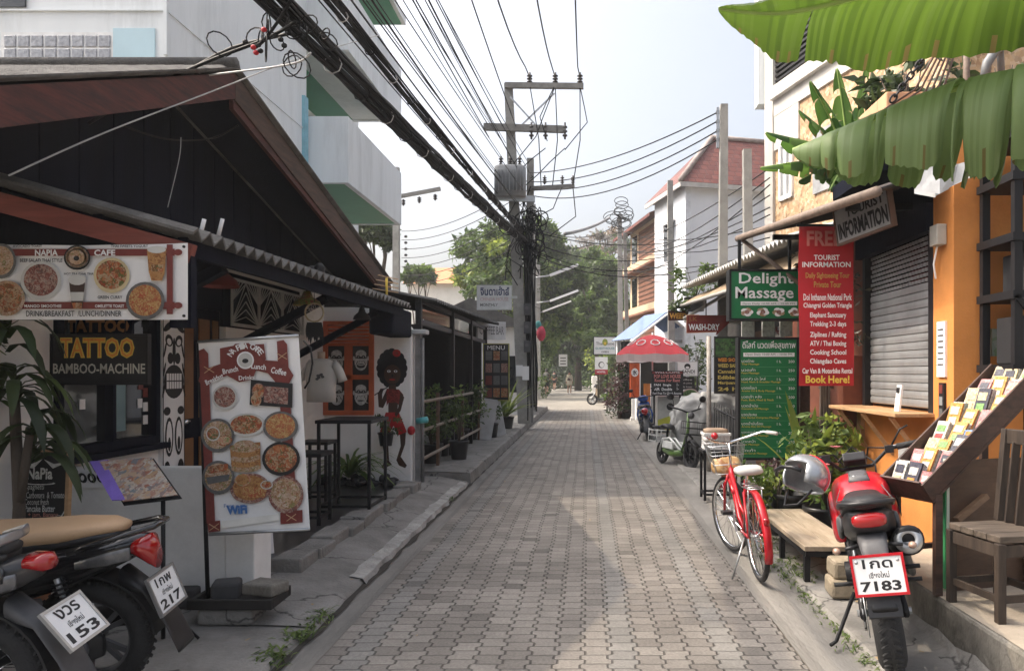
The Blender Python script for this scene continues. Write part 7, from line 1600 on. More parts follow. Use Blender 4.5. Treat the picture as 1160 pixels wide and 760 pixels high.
def fender(x, R_, a0, a1, name):
    mb = MB(); N = 16
    vs = []
    for i in range(N + 1):
        a = R(a0 + (a1 - a0) * i / N)
        for y, dr in ((-.03, -.012), (-.018, 0), (.018, 0), (.03, -.012)): vs.append((x + (R_ + dr) * math.cos(a), y, .325 + (R_ + dr) * math.sin(a)))
    mb.add(vs, [(i * 4 + k, i * 4 + k + 1, i * 4 + k + 5, i * 4 + k + 4) for i in range(N) for k in range(3)], RED, True); o = mb.build(name, bk, **LOC); o.modifiers.new("solid", 'SOLIDIFY').thickness = .003
fender(0, .35, 55, 200, "rear_mudguard"); fender(.92, .35, 30, 140, "front_mudguard")
mb = MB(); mb.ball((-.33, 0, .5), (.012, .024, .03), REDLENS, 12, 8); mb.build("reflector", bk, **LOC)
mb = MB(); mb.loft([S4(.06, .8, .1, .025, 2.6), S4(.14, .81, .11, .035, 2.6), S4(.24, .8, .06, .025, 2.4), S4(.32, .79, .03, .018, 2.2)], M("white saddle", (.6, .59, .56), .5), 18); mb.tube([(.2, 0, .7), (.19, 0, .78)], .013, CHROME, 8); mb.build("saddle", bk, **LOC)
st2 = R(14); hb = lambda x, y, z: V((.76 + x * math.cos(st2) - y * math.sin(st2), x * math.sin(st2) + y * math.cos(st2), z))
mb = MB(); mb.tube([hb(0, 0, .74), hb(.0, 0, .95)], .012, CHROME, 8); mb.tube([hb(-.22, .31, 1.02), hb(-.1, .27, 1.03), hb(.04, .12, .97), hb(.03, 0, .95), hb(.04, -.12, .97), hb(-.1, -.27, 1.03), hb(-.22, -.31, 1.02)], .011, CHROME, 8); hbb = mb.build("handlebar", bk, **LOC)
for q in (-1, 1): mb = MB(); mb.tube([hb(-.13, q * .285, 1.027), hb(-.25, q * .315, 1.02)], .016, M("pale grip", (.5, .48, .45), .6), 8); mb.build("grip", hbb, **LOC)
mb = MB(); mb.ball(hb(.02, .12, 1.02), (.03, .03, .03), RED, 12, 8); mb.build("bell", hbb, **LOC)
mb = MB()
for z in (.68, .76, .84, .92): s_ = .1 + (z - .68) * .22; mb.tube([(.84, s_, z), (.86 + s_ * 1.8, s_, z), (.86 + s_ * 1.8, -s_, z), (.84, -s_, z)], .004, STEEL, 5, closed=True)
for k in range(6):
    x = .85 + .05 * k
    for q in (-1, 1): mb.tube([(x, q * .1, .68), (x + .02, q * .153, .92)], .003, STEEL, 4)
    mb.tube([(x, -.1, .68), (x, .1, .68)], .003, STEEL, 4)
for k in range(5): y = -.1 + .05 * k; mb.tube([(1.04, y, .68), (1.13, y * 1.5, .92)], .003, STEEL, 4)
mb.build("basket", bk, **LOC)
mb = MB(); mb.tube([(-.12, .05, .7), (.15, .05, .68)], .006, STEEL, 6); mb.tube([(-.12, -.05, .7), (.15, -.05, .68)], .006, STEEL, 6)
for k in range(4): mb.tube([(-.12 + .09 * k, .05, .7), (-.12 + .09 * k, -.05, .7)], .005, STEEL, 5)
for q in (-1, 1): mb.tube([(0, q * .055, .33), (-.05, q * .05, .7)], .005, STEEL, 5)
mb.build("rear_rack", bk, **LOC)
mb = MB(); mb.lathe([(.07, -.003), (.085, -.003), (.085, .003), (.07, .003)], STEEL, (.38, -.05, .29), (0, 1, 0), 22, closed=True); mb.bar((.38, -.07, .29), (.3, -.075, .15), .014, .02, STEEL); mb.bar((.38, .07, .29), (.46, .075, .43), .014, .02, STEEL); ck = mb.build("crank", bk, **LOC)
for c in ((.3, -.12, .15), (.46, .12, .43)): mb = MB(); mb.box((c[0] - .045, c[1] - .04, c[2] - .012), (c[0] + .045, c[1] + .04, c[2] + .012), BLACKP); mb.build("pedal", ck, **LOC)
mb = MB(); mb.tube([(.1, .07, .3), (.02, .2, .02)], .008, STEEL, 6); mb.build("kickstand", bk, **LOC)
bgm = W[bk] @ V((.98, 0, .72)); mb = MB(); mb.ball(bgm, (.13, .1, .07), MV("snack bag print", [(.45, .2, .06), (.6, .45, .25), (.5, .3, .12), (.3, .1, .05)], 20), 14, 10); mb.jitter(.05, 9); mb.build("snack_bag", None, label="crumpled orange brown bag lying in the red bicycle's basket", cat="bag")
# stool with a white crate behind the bicycle
bar_table("stool", "black metal stool carrying a white plastic crate beyond the red bicycle", 1.38, 8.75, 1.74, 9.1, .03, .6, "stool")
t = thing("plastic_crate", "white plastic basket crate with a brown lid on the black stool", "crate", (1.56, 8.92, .632))
mb = MB()
for i in range(9):
    for y in (8.78, 9.05): mb.box((1.42 + i * .033, y, .65), (1.432 + i * .033, y + .012, .8), PRW)
    for x in (1.41, 1.7): mb.box((x, 8.79 + i * .029, .65), (x + .012, 8.802 + i * .029, .8), PRW)
mb.box((1.41, 8.78, .634), (1.712, 9.062, .65), PRW); mb.box((1.4, 8.77, .8), (1.722, 9.072, .83), PRW); mb.build("basket", t, bev=.002)
mb = MB(); mb.loft([(V((1.56, 8.92, .832)), V((.15, 0, 0)), V((0, .13, 0)), 4), (V((1.56, 8.92, .87)), V((.14, 0, 0)), V((0, .12, 0)), 4), (V((1.56, 8.92, .88)), V((.1, 0, 0)), V((0, .09, 0)), 4)], M("brown lid", (.28, .2, .14), .6), 18); mb.build("lid", t)
# tarp covered vehicle
t = thing("covered_cart", "cart wholly draped in a crumpled grey translucent sheet behind the electric bike", "covered cart", (2.1, 13.0, .06))
TP = M("grey plastic sheet", (.3, .3, .295), .45, var=.2, scale=5, bump=.4, bscale=14)
mb = MB(); secs = []
for i, (x, zt, hy) in enumerate(((1.5, .55, .3), (1.56, .8, .38), (1.7, 1.0, .42), (2.0, 1.1, .45), (2.35, 1.1, .45), (2.65, 1.02, .42), (2.85, .8, .4), (2.9, .5, .35))): secs.append((V((x, 13.0, zt / 2 + .12)), V((0, hy, 0)), V((0, 0, zt / 2)), 3.6))
secs = [(secs[i][0].lerp(secs[i + 1][0], j / 5), secs[i][1].lerp(secs[i + 1][1], j / 5), secs[i][2].lerp(secs[i + 1][2], j / 5), 3.6) for i in range(len(secs) - 1) for j in range(5)] + [secs[-1]]
mb.loft(secs, TP, 72); cc_ = V((2.1, 13, .5)); mb.v = [v + (v - cc_).normalized() * (.16 * abs(noise.noise(v * 3.2)) + .1 * abs(noise.noise(v * 7 + V((5, 2, 1)))) - .08) + noise.noise_vector(v * 2) * .06 for v in mb.v]; mb.build("sheet", t)
for x in (1.75, 2.6):
    for y in (12.75, 13.25): mb = MB(); mb.cyl((x, y - .03, .17), (x, y + .03, .17), .11, RUBBER, 16); mb.build("wheel", t)

# ------------------------------------------------------------------ RIGHT: massage shop row
def on(fr, px, py):
    d = V(((px - VX) / F0, 1, -(py - VY) / F0)); o = V((0, 0, CAMH)); t = (fr.o - o).dot(fr.n) / d.dot(fr.n); q = o + d * t - fr.o
    return q.dot(fr.r), q.dot(fr.u)
ms_ = thing("massage_shop", "single storey shop row with interior shade painted dark under a corrugated roof beyond the orange shop", "shop", (3.2, 11, .06))
DK = M("interior shade and dark trim", (.035, .032, .03), .8, var=.4)
mb = MB(); mb.box((2.75, 7.8, .06), (6, 15.5, 3.0), DK); mb.build("wall", ms_)  # solid block, coloured dark in place of the shaded shop interior
mb = MB(); corr(mb, (1.75, 13.6, 3.12), (2.14, 7.7, 2.98), (5, 7.7, 3.75), (5, 13.6, 3.8), ASB_L, 40, .03, .014); mb.build("roof", ms_)
mb = MB(); a, b, c, d = V((1.66, 13.4, 2.74)), V((2.25, 8.0, 2.66)), V((2.75, 8.0, 3.0)), V((2.75, 13.4, 3.0))
BEI = M("stained beige awning", (.36, .27, .18), .8, var=.25, scale=2, dirt=.6, dirtc=(.13, .09, .06))
N = 10
for i in range(N):
    for j in range(4):
        q = lambda u, v_: (a.lerp(b, u)).lerp(d.lerp(c, u), v_) + V((0, 0, .14 * math.sin(math.pi * v_) + .02 * math.sin(u * 20)))
        u0, u1, v0, v1 = i / N, (i + 1) / N, j / 4, (j + 1) / 4; mb.quad(q(u0, v0), q(u1, v0), q(u1, v1), q(u0, v1), BEI)
aw = mb.build("awning", ms_); aw.modifiers.new("solid", 'SOLIDIFY').thickness = .01
mb = MB(); mb.tube([a, b], .03, M("grey white pipe", (.4, .39, .37), .5), 8); mb.tube([(1.72, 13.0, 2.5), (2.4, 12.0, 2.9)], .03, M("grey white pipe", (.4, .39, .37), .5), 8); mb.tube([(1.72, 13.0, 2.45), (2.7, 12.6, 2.4)], .025, M("grey white pipe", (.4, .39, .37), .5), 8); mb.build("awning_frame", aw)
mb = MB(); mb.box((2.71, 9.2, .5), (2.749, 10.6, 2.2), GLASSD); mb.build("window", ms_)
mb = MB(); mb.box((2.71, 11.2, .1), (2.749, 12.2, 2.2), M("brown door", (.1, .05, .03), .6)); mb.build("door", ms_)
for i, (px, py) in enumerate(((845, 372), (868, 372), (888, 372))):
    q = P(px, py, 7.85); mb = MB(); mb.box((q.x - .06, 7.77, q.z - .09), (q.x + .07, 7.799, q.z + .1), M("pale poster", (.4, .4, .38), .6, var=.4, scale=30)); mb.build("wall_poster", ms_)
mb = MB(); q = P(803, 440, 11.2); mb.tube([(q.x, 11.2, .06), (q.x, 11.2, 2.1)], .035, M("peeling pale post", (.4, .36, .32), .7, var=.4, scale=12), 8); mb.build("awning_post", ms_)
# iron fence under
fn = thing("iron_fence", "low black iron fence with bars before the dark massage shop row", "fence", (2.2, 10.4, .06)); mb = MB()
for z in (.35, .95): mb.tube([(1.95, 9.6, z), (2.25, 13.6, z)], .015, BLACK, 6)
fn_r = mb.build("rail", fn)
for i in range(12): mb = MB(); t_ = i / 11; mb.tube([(1.95 + .3 * t_, 9.6 + 4 * t_, .06), (1.95 + .3 * t_, 9.6 + 4 * t_, 1.05)], .01, BLACK, 6); mb.build("bar", fn)
# WASH-DRY arrow board
fr = Fr(P(778, 379, 12.4)); k_ = 12.4 / F0; S_ = lambda px, py: ((px - 778) * k_, (379 - py) * k_)
t = thing("wash_sign", "dark red speech shaped sign board reading WASH-DRY with pale edge", "sign", fr.p(.3, 0))
mb = MB(); mb.prism(fr, [S_(778, 377), S_(812, 375.5), S_(811, 380), S_(826, 366), S_(826, 357), S_(778, 357)][::-1], -.03, 0, M("dark red board", (.2, .02, .015), .6)); mb.build("panel", t)
mb = MB()
for a, b in ((S_(778, 377), S_(811, 376)), (S_(778, 357), S_(792, 357)), (S_(778, 377), S_(778, 357))): mb.bar(fr.p(*a, .003), fr.p(*b, .003), .012, .01, M("orange edge", (.5, .2, .1), .6), up=(0, 1, 0))
mb.build("edge_trim", t)
mb = MB(); a, b = S_(780, 374); a1, b1 = S_(815, 367); mb.text(fr, "WASH-DRY", a, b, a1, b1, PRW, .004, .03); a, b = S_(780, 365); a1, b1 = S_(790, 359); mb.text(fr, "J.K", a, b, a1, b1, M("dull orange letters", (.3, .13, .04), .7), .004, .02); mb.build("lettering", t)
mb = MB(); mb.tube([fr.p(*S_(800, 357), -.015), fr.p(*S_(800, 340), -.015)], .01, BLACK, 6); mb.build("hanger", t)
fr = Fr(P(757, 363, 13.2)); mb_ = lambda mb: mb.text(fr, "WEED", .02, .03, .33, .13, M("yellow red letters", (.6, .3, .05), .6, var=.5, scale=30), .003, .05)
simple_sign("weed_sign", "small dark hanging sign with orange WEED letters under green leaves", "sign", fr, .36, .17, .03, M("dark brown sign", (.06, .015, .01), .6), None, 0, mb_)
mb = MB(); q = fr.p(.2, .27); mb.leaves(q, (.18, .1, .12), 120, .12, L_MID, random.Random(3)); mb.build("leaf_spray", None, label="spray of green leaves above the hanging WEED sign", cat="leaves")
fr = Fr(P(809, 446, 10.8)); w, h = P(837, 446, 10.8).x - fr.o.x, P(809, 381, 10.8).z - fr.o.z
def paint(mb):
    Y_ = M("sign yellow letters", (.55, .42, .1), .6)
    mb.rect(fr, .02, h - .3, w - .02, h - .03, MV("leaf mural", [(.02, .05, .02), (.06, .16, .04), (.02, .03, .02), (.1, .2, .06)], 30), .002)
    for i, (t_, c) in enumerate((("WEED SHOP", PRO), ("WEED BAR", Y_), ("Cannabis", Y_), ("Edibles", Y_), ("Marijuana", Y_), ("24 h", Y_))): mb.text(fr, t_, w * .15, h - .37 - i * .085, w * .92, h - .315 - i * .085, c, .003, .03)
simple_sign("shop_board", "tall dark board with yellow lettering and leaf picture beside green massage board", "sign", fr, w, h, .03, PB, DK, .015, paint)
# white shop sign with dark chalk sign under it
fr = Fr(P(767, 426, 20)); w, h = .56, .4
def paint(mb):
    mb.disc(fr, .28, .26, .085, .08, PB, .002, 18); mb.disc(fr, .28, .23, .05, .035, PRW, .003, 14); mb.text(fr, "SANDI", .14, .08, .48, .17, PB, .003, .02); mb.text(fr, "COFFEE SHOP", .2, .03, .48, .06, GREYP, .003)
simple_sign("cafe_sign", "small white sign with round black emblem over a dark slate list", "sign", fr, w, h, .04, PRW, STEEL, .012, paint)
fr = Fr(P(768, 441, 20.05)); 
simple_sign("slate_sign", "dark slate list sign hung under the white emblem sign", "sign", fr, .45, .34, .03, PB, None, 0, lambda mb: [mb.text(fr, t_, .04, .24 - i * .1, .38, .29 - i * .1, CHALK, .002) for i, t_ in enumerate(("coffee", "fresh juice", "daily bean"))])
t = thing("sign_post", "thin dark post holding the white emblem sign and dark slate list", "post", (1.9, 20.1, 0)); mb = MB(); q = P(790, 430, 20.1); mb.tube([(q.x, 20.1, 0), (q.x, 20.1, 2.0)], .03, BLACK, 8); mb.build("shaft", t)
# umbrella stall
um = thing("parasol", "round red and white parasol with lettering over the street stall", "parasol", (1.75, 19, 0)); c = P(739, 410, 19); c.z = 1.84; R0 = .93; n_ = 8
mb = MB(); PRD = ML("parasol red", (.6, .06, .075), (.62, .065, .08), .35, .8); ptop = V((c.x, 19, 2.52)); K = 5
ring = lambda f, k: V((c.x + R0 * f * math.cos(6.2832 * k / 32), 19 + R0 * f * math.sin(6.2832 * k / 32), 2.52 - .5 * f ** 1.7 - .03 * f * (1 - math.cos(6.2832 * k / 4)) * .5))
for i in range(K):
    for k in range(32): mb.add([ring(i / K, k), ring((i + 1) / K, k), ring((i + 1) / K, k + 1), ring(i / K, k + 1)], [(0, 1, 2, 3)], PRD, True)
cnp = mb.build("canopy", um)
mb = MB()
for k in range(32): a, b = ring(1, k), ring(1, k + 1); dz = V((0, 0, -.17 - .02 * (k % 2))); dz2 = V((0, 0, -.17 - .02 * ((k + 1) % 2))); mb.quad(a * 1, b, b + dz2, a + dz, ML("parasol valance", (.66, .66, .66), (.78, .78, .78), .5, .8))
mb.build("valance", cnp)
for k in range(6):
    mb = MB(); a = R(180 + 36 * k + 20); q = lambda da, f: V((c.x + R0 * f * math.cos(a + da), 19 + R0 * f * math.sin(a + da), 2.53 - .5 * f ** 1.7))
    for j in range(7): d0 = j / 7 * 6.28; mb.tube([q(.2 * math.cos(d0), .62 + .12 * math.sin(d0)), q(.2 * math.cos(d0 + .9), .62 + .12 * math.sin(d0 + .9))], .012, PRW, 5)
    mb.build("printed_emblem", cnp)
mb = MB(); mb.tube([(c.x, 19, 0), (c.x, 19, 2.58)], .022, PRW, 8); mb.build("pole", um)
mb = MB()
for k in range(8): mb.tube([(c.x, 19, 2.3), ring(.95, k * 4)], .008, STEEL, 5)
mb.build("ribs", um)
mb = MB(); mb.lathe([(.25, 0), (.25, .06), (.06, .1), (0, .1)], CONC, (c.x, 19, 0), n=16); mb.build("base", um)
sl_ = thing("food_stall", "yellow and white stall counter with round orange fruit prints below the parasol", "stall", (2.1, 18.7, 0))
a, b = P(745, 482, 18.4), P(774, 482, 18.4); z1 = P(745, 449, 18.4).z
mb = MB(); mb.box((a.x, 18.4, .12), (b.x + .25, 19.1, z1), M("pale grey panel", (.5, .5, .46), .6)); mb.build("counter", sl_, bev=.01)
fr = Fr(V((a.x, 18.397, .12))); w = b.x + .25 - a.x; h = z1 - .12; mb = MB(); YG = M("yellow green print", (.5, .5, .06), .6)
mb.patch(fr, [(0, 0), (w, 0), (w, h), (w * .75, h), (w * .55, h * .5), (0, h * .3)], YG, .002)
for x, y in ((w * .85, h * .8), (w * .88, h * .35), (w * .55, h * .2)): mb.disc(fr, x, y, .08, .08, M("orange fruit print", (.5, .12, .06), .6), .004, 14); mb.disc(fr, x, y, .035, .035, PRW, .006, 10)
mb.disc(fr, w * .35, h * .7, .09, .09, PB, .004, 16); mb.build("front_print", sl_)
mb = MB()
for x in (a.x + .05, b.x + .2):
    for y in (18.45, 19.05): mb.box((x - .025, y - .025, 0), (x + .025, y + .025, .12), BLACK)
mb.build("feet", sl_)
fr = Fr(P(738, 448, 18.2), (1, 0, 0)); w, h = P(774, 448, 18.2).x - fr.o.x, P(738, 420, 18.2).z - fr.o.z
def paint(mb):
    PK = M("pink letters", (.6, .22, .2), .6)
    mb.rect(fr, 0, h * .88, w, h, M("dark red strip", (.2, .03, .03), .6), .001); mb.text(fr, "WELCOME", w * .1, h * .9, w * .9, h * .98, PRW, .003)
    mb.text(fr, "POP LOVE HOUSE", w * .08, h * .7, w * .92, h * .85, PK, .003, .03); mb.text(fr, "Rooms For Rent", w * .1, h * .55, w * .9, h * .68, PK, .003, .03)
    mb.text(fr, "FAN  Single", w * .08, h * .36, w * .62, h * .48, PRW, .003, .02); mb.text(fr, "AIR  Double", w * .08, h * .2, w * .65, h * .32, PRW, .003, .02); mb.text(fr, "Feel Free To Check Rooms", w * .04, h * .05, w * .94, h * .14, PRW, .003, .01)
    for y in (.38, .22): mb.text(fr, "1-", w * .8, h * y, w * .86, h * (y + .12), PRW, .003)
def sb(t):
    for x in (.05, w - .1): mb = MB(); mb.box((fr.o.x + x, 18.21, 0), (fr.o.x + x + .04, 18.25, fr.o.z), BLACK); mb.build("leg", t)
simple_sign("room_sign", "black standing sign with pink and white room lettering before the stall", "sign", fr, w, h, .03, PB, BLACK, .02, paint, extra=sb)
t = thing("round_fan_board", "round green leaf patterned board with pale rim beside the black room sign", "board", P(782, 462, 18.8)); q = P(782, 452, 18.8); fr = Fr(q)
mb = MB(); mb.lathe([(0, 0), (.27, 0), (.27, .02), (0, .02)], M("pale rim", (.45, .35, .3), .6), q, (0, 1, 0), 26); mb.build("rim", t)
mb = MB(); mb.disc(fr, 0, 0, .24, .24, M("green board", (.12, .22, .08), .6, var=.2, scale=8), .002, 24)
for k in range(7): a = R(30 + 20 * k); mb.bar(fr.p(0, -.2, .004), fr.p(.21 * math.cos(a), .21 * math.sin(a), .004), .012, .004, L_DARK, up=(0, 1, 0))
mb.build("leaf_print", t)
mb = MB(); mb.tube([q + V((0, .03, -.2)), (q.x, 18.83, 0)], .015, BLACK, 6); mb.build("stake", t)
# hanging flags
def flag(label, px0, py0, px1, py1, Y, m, glyph=None):
    t = thing("fabric_banner", label, "banner", P(px0, py1, Y)); fr = Fr(P(px0, py1, Y)); w, h = (px1 - px0) * Y / F0, (py1 - py0) * Y / F0; mb = MB()
    for i in range(8):
        f = lambda k: .03 * math.sin(k * 1.3); a0, a1 = w * i / 8, w * (i + 1) / 8; mb.quad(fr.p(a0, 0, f(i)), fr.p(a1, 0, f(i + 1)), fr.p(a1, h, f(i + 1) * .2), fr.p(a0, h, f(i) * .2), m)
    mb.build("cloth", t)
    mb = MB(); mb.tube([fr.p(-.03, h, 0), fr.p(w + .03, h, 0)], .012, BLACK, 6); mb.tube([fr.p(w, h, -.02), (fr.p(w, 0).x, Y + .02, 0)], .02, PRW, 6); mb.build("rod", t)
    if glyph: mb = MB(); mb.disc(fr, w / 2, h * .72, w * .34, w * .4, PRW, .04, 18); mb.text(fr, glyph, w * .28, h * .72 - w * .24, w * .72, h * .72 + w * .24, PB, .044, .03); mb.build("print", t)
flag("red orange fabric banner with white disc hanging beside the purple bush", 713, 411, 725, 450, 22, M("red orange cloth", (.55, .1, .03), .8, var=.2), "氷")
flag("plain orange fabric banner hanging just left of black room sign", 729, 434, 737, 460, 21, M("orange cloth", (.55, .2, .05), .8, var=.2))
t = thing("white_column", "short white column beneath the red orange fabric banner", "column", P(720, 466, 24)); mb = MB(); q = P(719, 466, 24); mb.box((q.x - .1, 23.9, 0), (q.x + .1, 24.1, 1.5), WHITE); mb.box((q.x - .14, 23.86, 0), (q.x + .14, 24.14, .1), WHITE); mb.build("shaft", t)
# kiosk with the blue roof
kz = thing("blue_roof_kiosk", "open kiosk with a blue sheet gable roof and white fascia", "kiosk", (2.2, 25, 0), (0, 0, R(20))); BLU = M("blue roof sheet", (.12, .19, .36), .5, var=.1)
L_ = dict(world=False); mb = MB()
for q in (-1, 1): corr(mb, (0, -1.2, 3.5), (0, .6, 3.5), (q * 1.2, .6, 2.62), (q * 1.2, -1.2, 2.62), BLU, 10, .015) if q > 0 else corr(mb, (0, .6, 3.5), (0, -1.2, 3.5), (-1.2, -1.2, 2.62), (-1.2, .6, 2.62), BLU, 10, .015)
mb.build("roof", kz, **L_)
for q in (-1, 1): mb = MB(); mb.bar((0, -1.22, 3.44), (q * 1.27, -1.22, 2.54), .04, .2, PRW, up=(0, -1, 0)); mb.build("fascia", kz, **L_)
for x in (-1.0, 1.0):
    for y in (-1.1, .5): mb = MB(); mb.box((x - .06, y - .06, 0), (x + .06, y + .06, 2.7), PRW); mb.build("post", kz, **L_)
mb = MB(); mb.box((-.9, .2, 0), (.9, .5, 2.6), M("dark kiosk back", (.04, .035, .03), .8)); mb.build("back_wall", kz, **L_)
mb = MB(); mb.box((-1.0, -1.12, 2.52), (1.0, -1.06, 2.62), M("grey beam", (.2, .2, .2), .6)); mb.build("beam", kz, **L_)
# white shop signs beyond
fr = Fr(P(672, 402, 27)); w, h = .84, .68
def paint(mb):
    mb.disc(fr, .43, .46, .1, .13, M("green gold emblem", (.3, .35, .08), .6), .003, 16); mb.disc(fr, .43, .42, .05, .06, PRY, .004, 12); mb.text(fr, "Thai Dome", .1, .36, .76, .47, GREYP, .003, .01); mb.text(fr, "GUESTHOUSE", .08, .2, .78, .28, M("teal letters", (.1, .3, .32), .6), .003, .02); mb.text(fr, "OPEN", .3, .08, .56, .14, PRB, .003, .02)
simple_sign("guesthouse_sign", "white framed sign with a green gold emblem hanging over the street end", "sign", fr, w, h, .08, PRW, BLACK, .03, paint, extra=lambda t: MB().box((fr.o.x + w, 27, 2.6), (fr.o.x + w + 1.0, 27.06, 2.66), BLACK).build("arm", t))
fr = Fr(P(674, 424, 29)); w, h = .5, .68
def paint(mb): mb.rect(fr, 0, 0, w, h * .28, M("sign red", (.4, .03, .05), .6), .001); mb.disc(fr, w / 2, h * .55, .12, .13, GREYP, .002, 16); mb.disc(fr, w / 2 + .02, h * .54, .09, .1, PRW, .003, 16); mb.text(fr, "HOSTEL", .08, .06, .42, .13, PRW, .003, .02)
simple_sign("hostel_sign", "narrow upright white sign with a dark red foot below the emblem sign", "sign", fr, w, h, .06, PRW, None, 0, paint, extra=lambda t: MB().box((fr.o.x + w - .05, 29.07, 0), (fr.o.x + w, 29.12, fr.o.z + h), BLACK).build("post", t))
fr = Fr(P(633, 415, 52)); 
simple_sign("street_end_sign", "small far white sign with dark lines hanging among the street end trees", "sign", fr, .6, .85, .05, PRW, None, 0, lambda mb: [mb.rect(fr, .1, .15 + .2 * i, .5, .22 + .2 * i, GREYP, .003) for i in range(3)], extra=lambda t: MB().tube([fr.p(.3, .85, -.03), fr.p(.3, 1.9, -.03), fr.p(.9, 2.1, -.03)], .03, BLACK, 6).build("arm", t))
mb = MB(); q = P(670, 456, 37); mb.box((q.x + .04, 37.6, 0), (q.x + .3, 43, 1.35), WHITE); mb.build("low_wall", None, label="low white garden wall behind the far black scooter", cat="wall")
rr = random.Random(44); t = thing("bougainvillea_bush", "tall dark purple leaved bush hiding the wall by the red orange banner", "bush", (1.35, 26, 0)); mb = MB()
for i in range(26): mb.leaves((P(702, 430, 25).x + rr.gauss(0, .2), 25 + rr.gauss(0, .25), .2 + 1.9 * i / 25), (.26, .3, .2), 60, .13, L_PURP if i % 3 else L_DARK, rr)
mb.build("foliage", t)
mb = MB(); mb.tube([(P(702, 430, 25).x, 25, 0), (P(702, 430, 25).x, 25, 1.6)], [.06, .02], BARK, 7); mb.build("stem", t)
bushy("roadside_plant", "small pale green plant with white base before the purple bush", (P(697, 465, 28).x - .1, 30, 0), .2, .3, .35, .7, 160, .16, L_LIGHT, 300, potm=PRW)
bushy("roadside_shrub", "green shrub with yellow tips behind the hostel sign", (P(678, 400, 40).x, 38, 0), 0, .1, .7, 2.6, 380, .22, (L_LIGHT, L_YEL, L_MID), 301)
bushy("shop_shrub", "green shrub behind WASH-DRY sign above the white emblem sign", (P(787, 400, 21).x, 21, .06), .3, .9, .45, 1.4, 420, .16, (L_MID, L_DARK), 302)
bushy("roof_shrub", "leafy shrub rising above the far end of corrugated roof", (P(785, 305, 16).x + .1, 16.3, 2.9), .25, .3, .45, .7, 300, .14, (L_LIGHT, L_MID), 303)

# ------------------------------------------------------------------ stone clad building
A_ = V((3.14, 12.8, 0)); B_ = V((4.3, 8.83, 0)); fs2 = Fr(A_, B_ - A_); LF = (B_ - A_).length
STN = MV("ochre stone cladding", [(.42, .27, .15), (.55, .38, .22), (.34, .2, .11), (.5, .33, .2), (.58, .44, .3), (.26, .15, .08), (.62, .5, .36)], 20, .9)
OWH = M("aged white concrete", (.55, .53, .5), .85, var=.1, scale=2, dirt=.7, dirtc=(.22, .2, .18), stretch=(1, 1, .4))
sc = thing("stone_building", "tall building clad in ochre stone with white bands and slatted balcony", "building", A_ + (B_ - A_) * .5 - fs2.n * 2)
mb = MB(); mb.fbox(fs2, .25, 0, 1.0, 5.3, -4.5, 0, STN); mb.fbox(fs2, 1.0, 0, LF, 5.88, -4.5, 0, STN); mb.build("wall", sc)
mb = MB(); mb.fbox(fs2, -.02, 0, .25, 9.5, -4.5, .05, OWH); mb.fbox(fs2, .25, 5.3, 1.0, 5.88, -4.5, .03, OWH); mb.fbox(fs2, .25, 5.88, LF, 6.15, -4.5, .035, OWH); mb.build("concrete_band", sc)
mb = MB(); mb.fbox(fs2, .25, 6.15, LF, 6.35, -.5, .12, OWH); mb.fbox(fs2, .25, 7.4, LF, 9.5, -4.5, -.4, OWH); mb.build("parapet", sc)
mb = MB()
for i in range(12): mb.fbox(fs2, .25, 6.38 + i * .085, 1.9, 6.42 + i * .085, -.06, 0, BLACK)
mb.fbox(fs2, .25, 6.36, 1.9, 7.4, -.4, -.3, DK); mb.build("slatted_screen", sc)
a0, b0 = on(fs2, 884, 229); a1, b1 = on(fs2, 899, 155)
mb = MB()
for q in ((a0, b0, a0 + .06, b1), (a1 - .06, b0, a1, b1), (a0, b0, a1, b0 + .07), (a0, b1 - .07, a1, b1), ((a0 + a1) / 2 - .03, b0, (a0 + a1) / 2 + .03, b1)): mb.fbox(fs2, *q, -.02, .04 + .002 * (q[0] > a0), PRW)
wn = mb.build("window", sc)
mb = MB(); mb.fbox(fs2, a0 + .03, b0 + .03, a1 - .03, b1 - .03, 0, .012, M("pale curtain glass", (.35, .36, .37), .15, var=.3, scale=3)); mb.build("pane", wn)
mb = MB(); a, b = on(fs2, 905, 190); mb.fbox(fs2, 1.4, 4.3, 2.0, 5.25, 0, .03, M("pale curtain glass", (.35, .36, .37), .15)); mb.build("window", sc)
mb = MB(); mb.box((2.98, 12.82, 6.2), (3.4, 13.1, 9.5), WHITE2); mb.build("side_fin", sc)

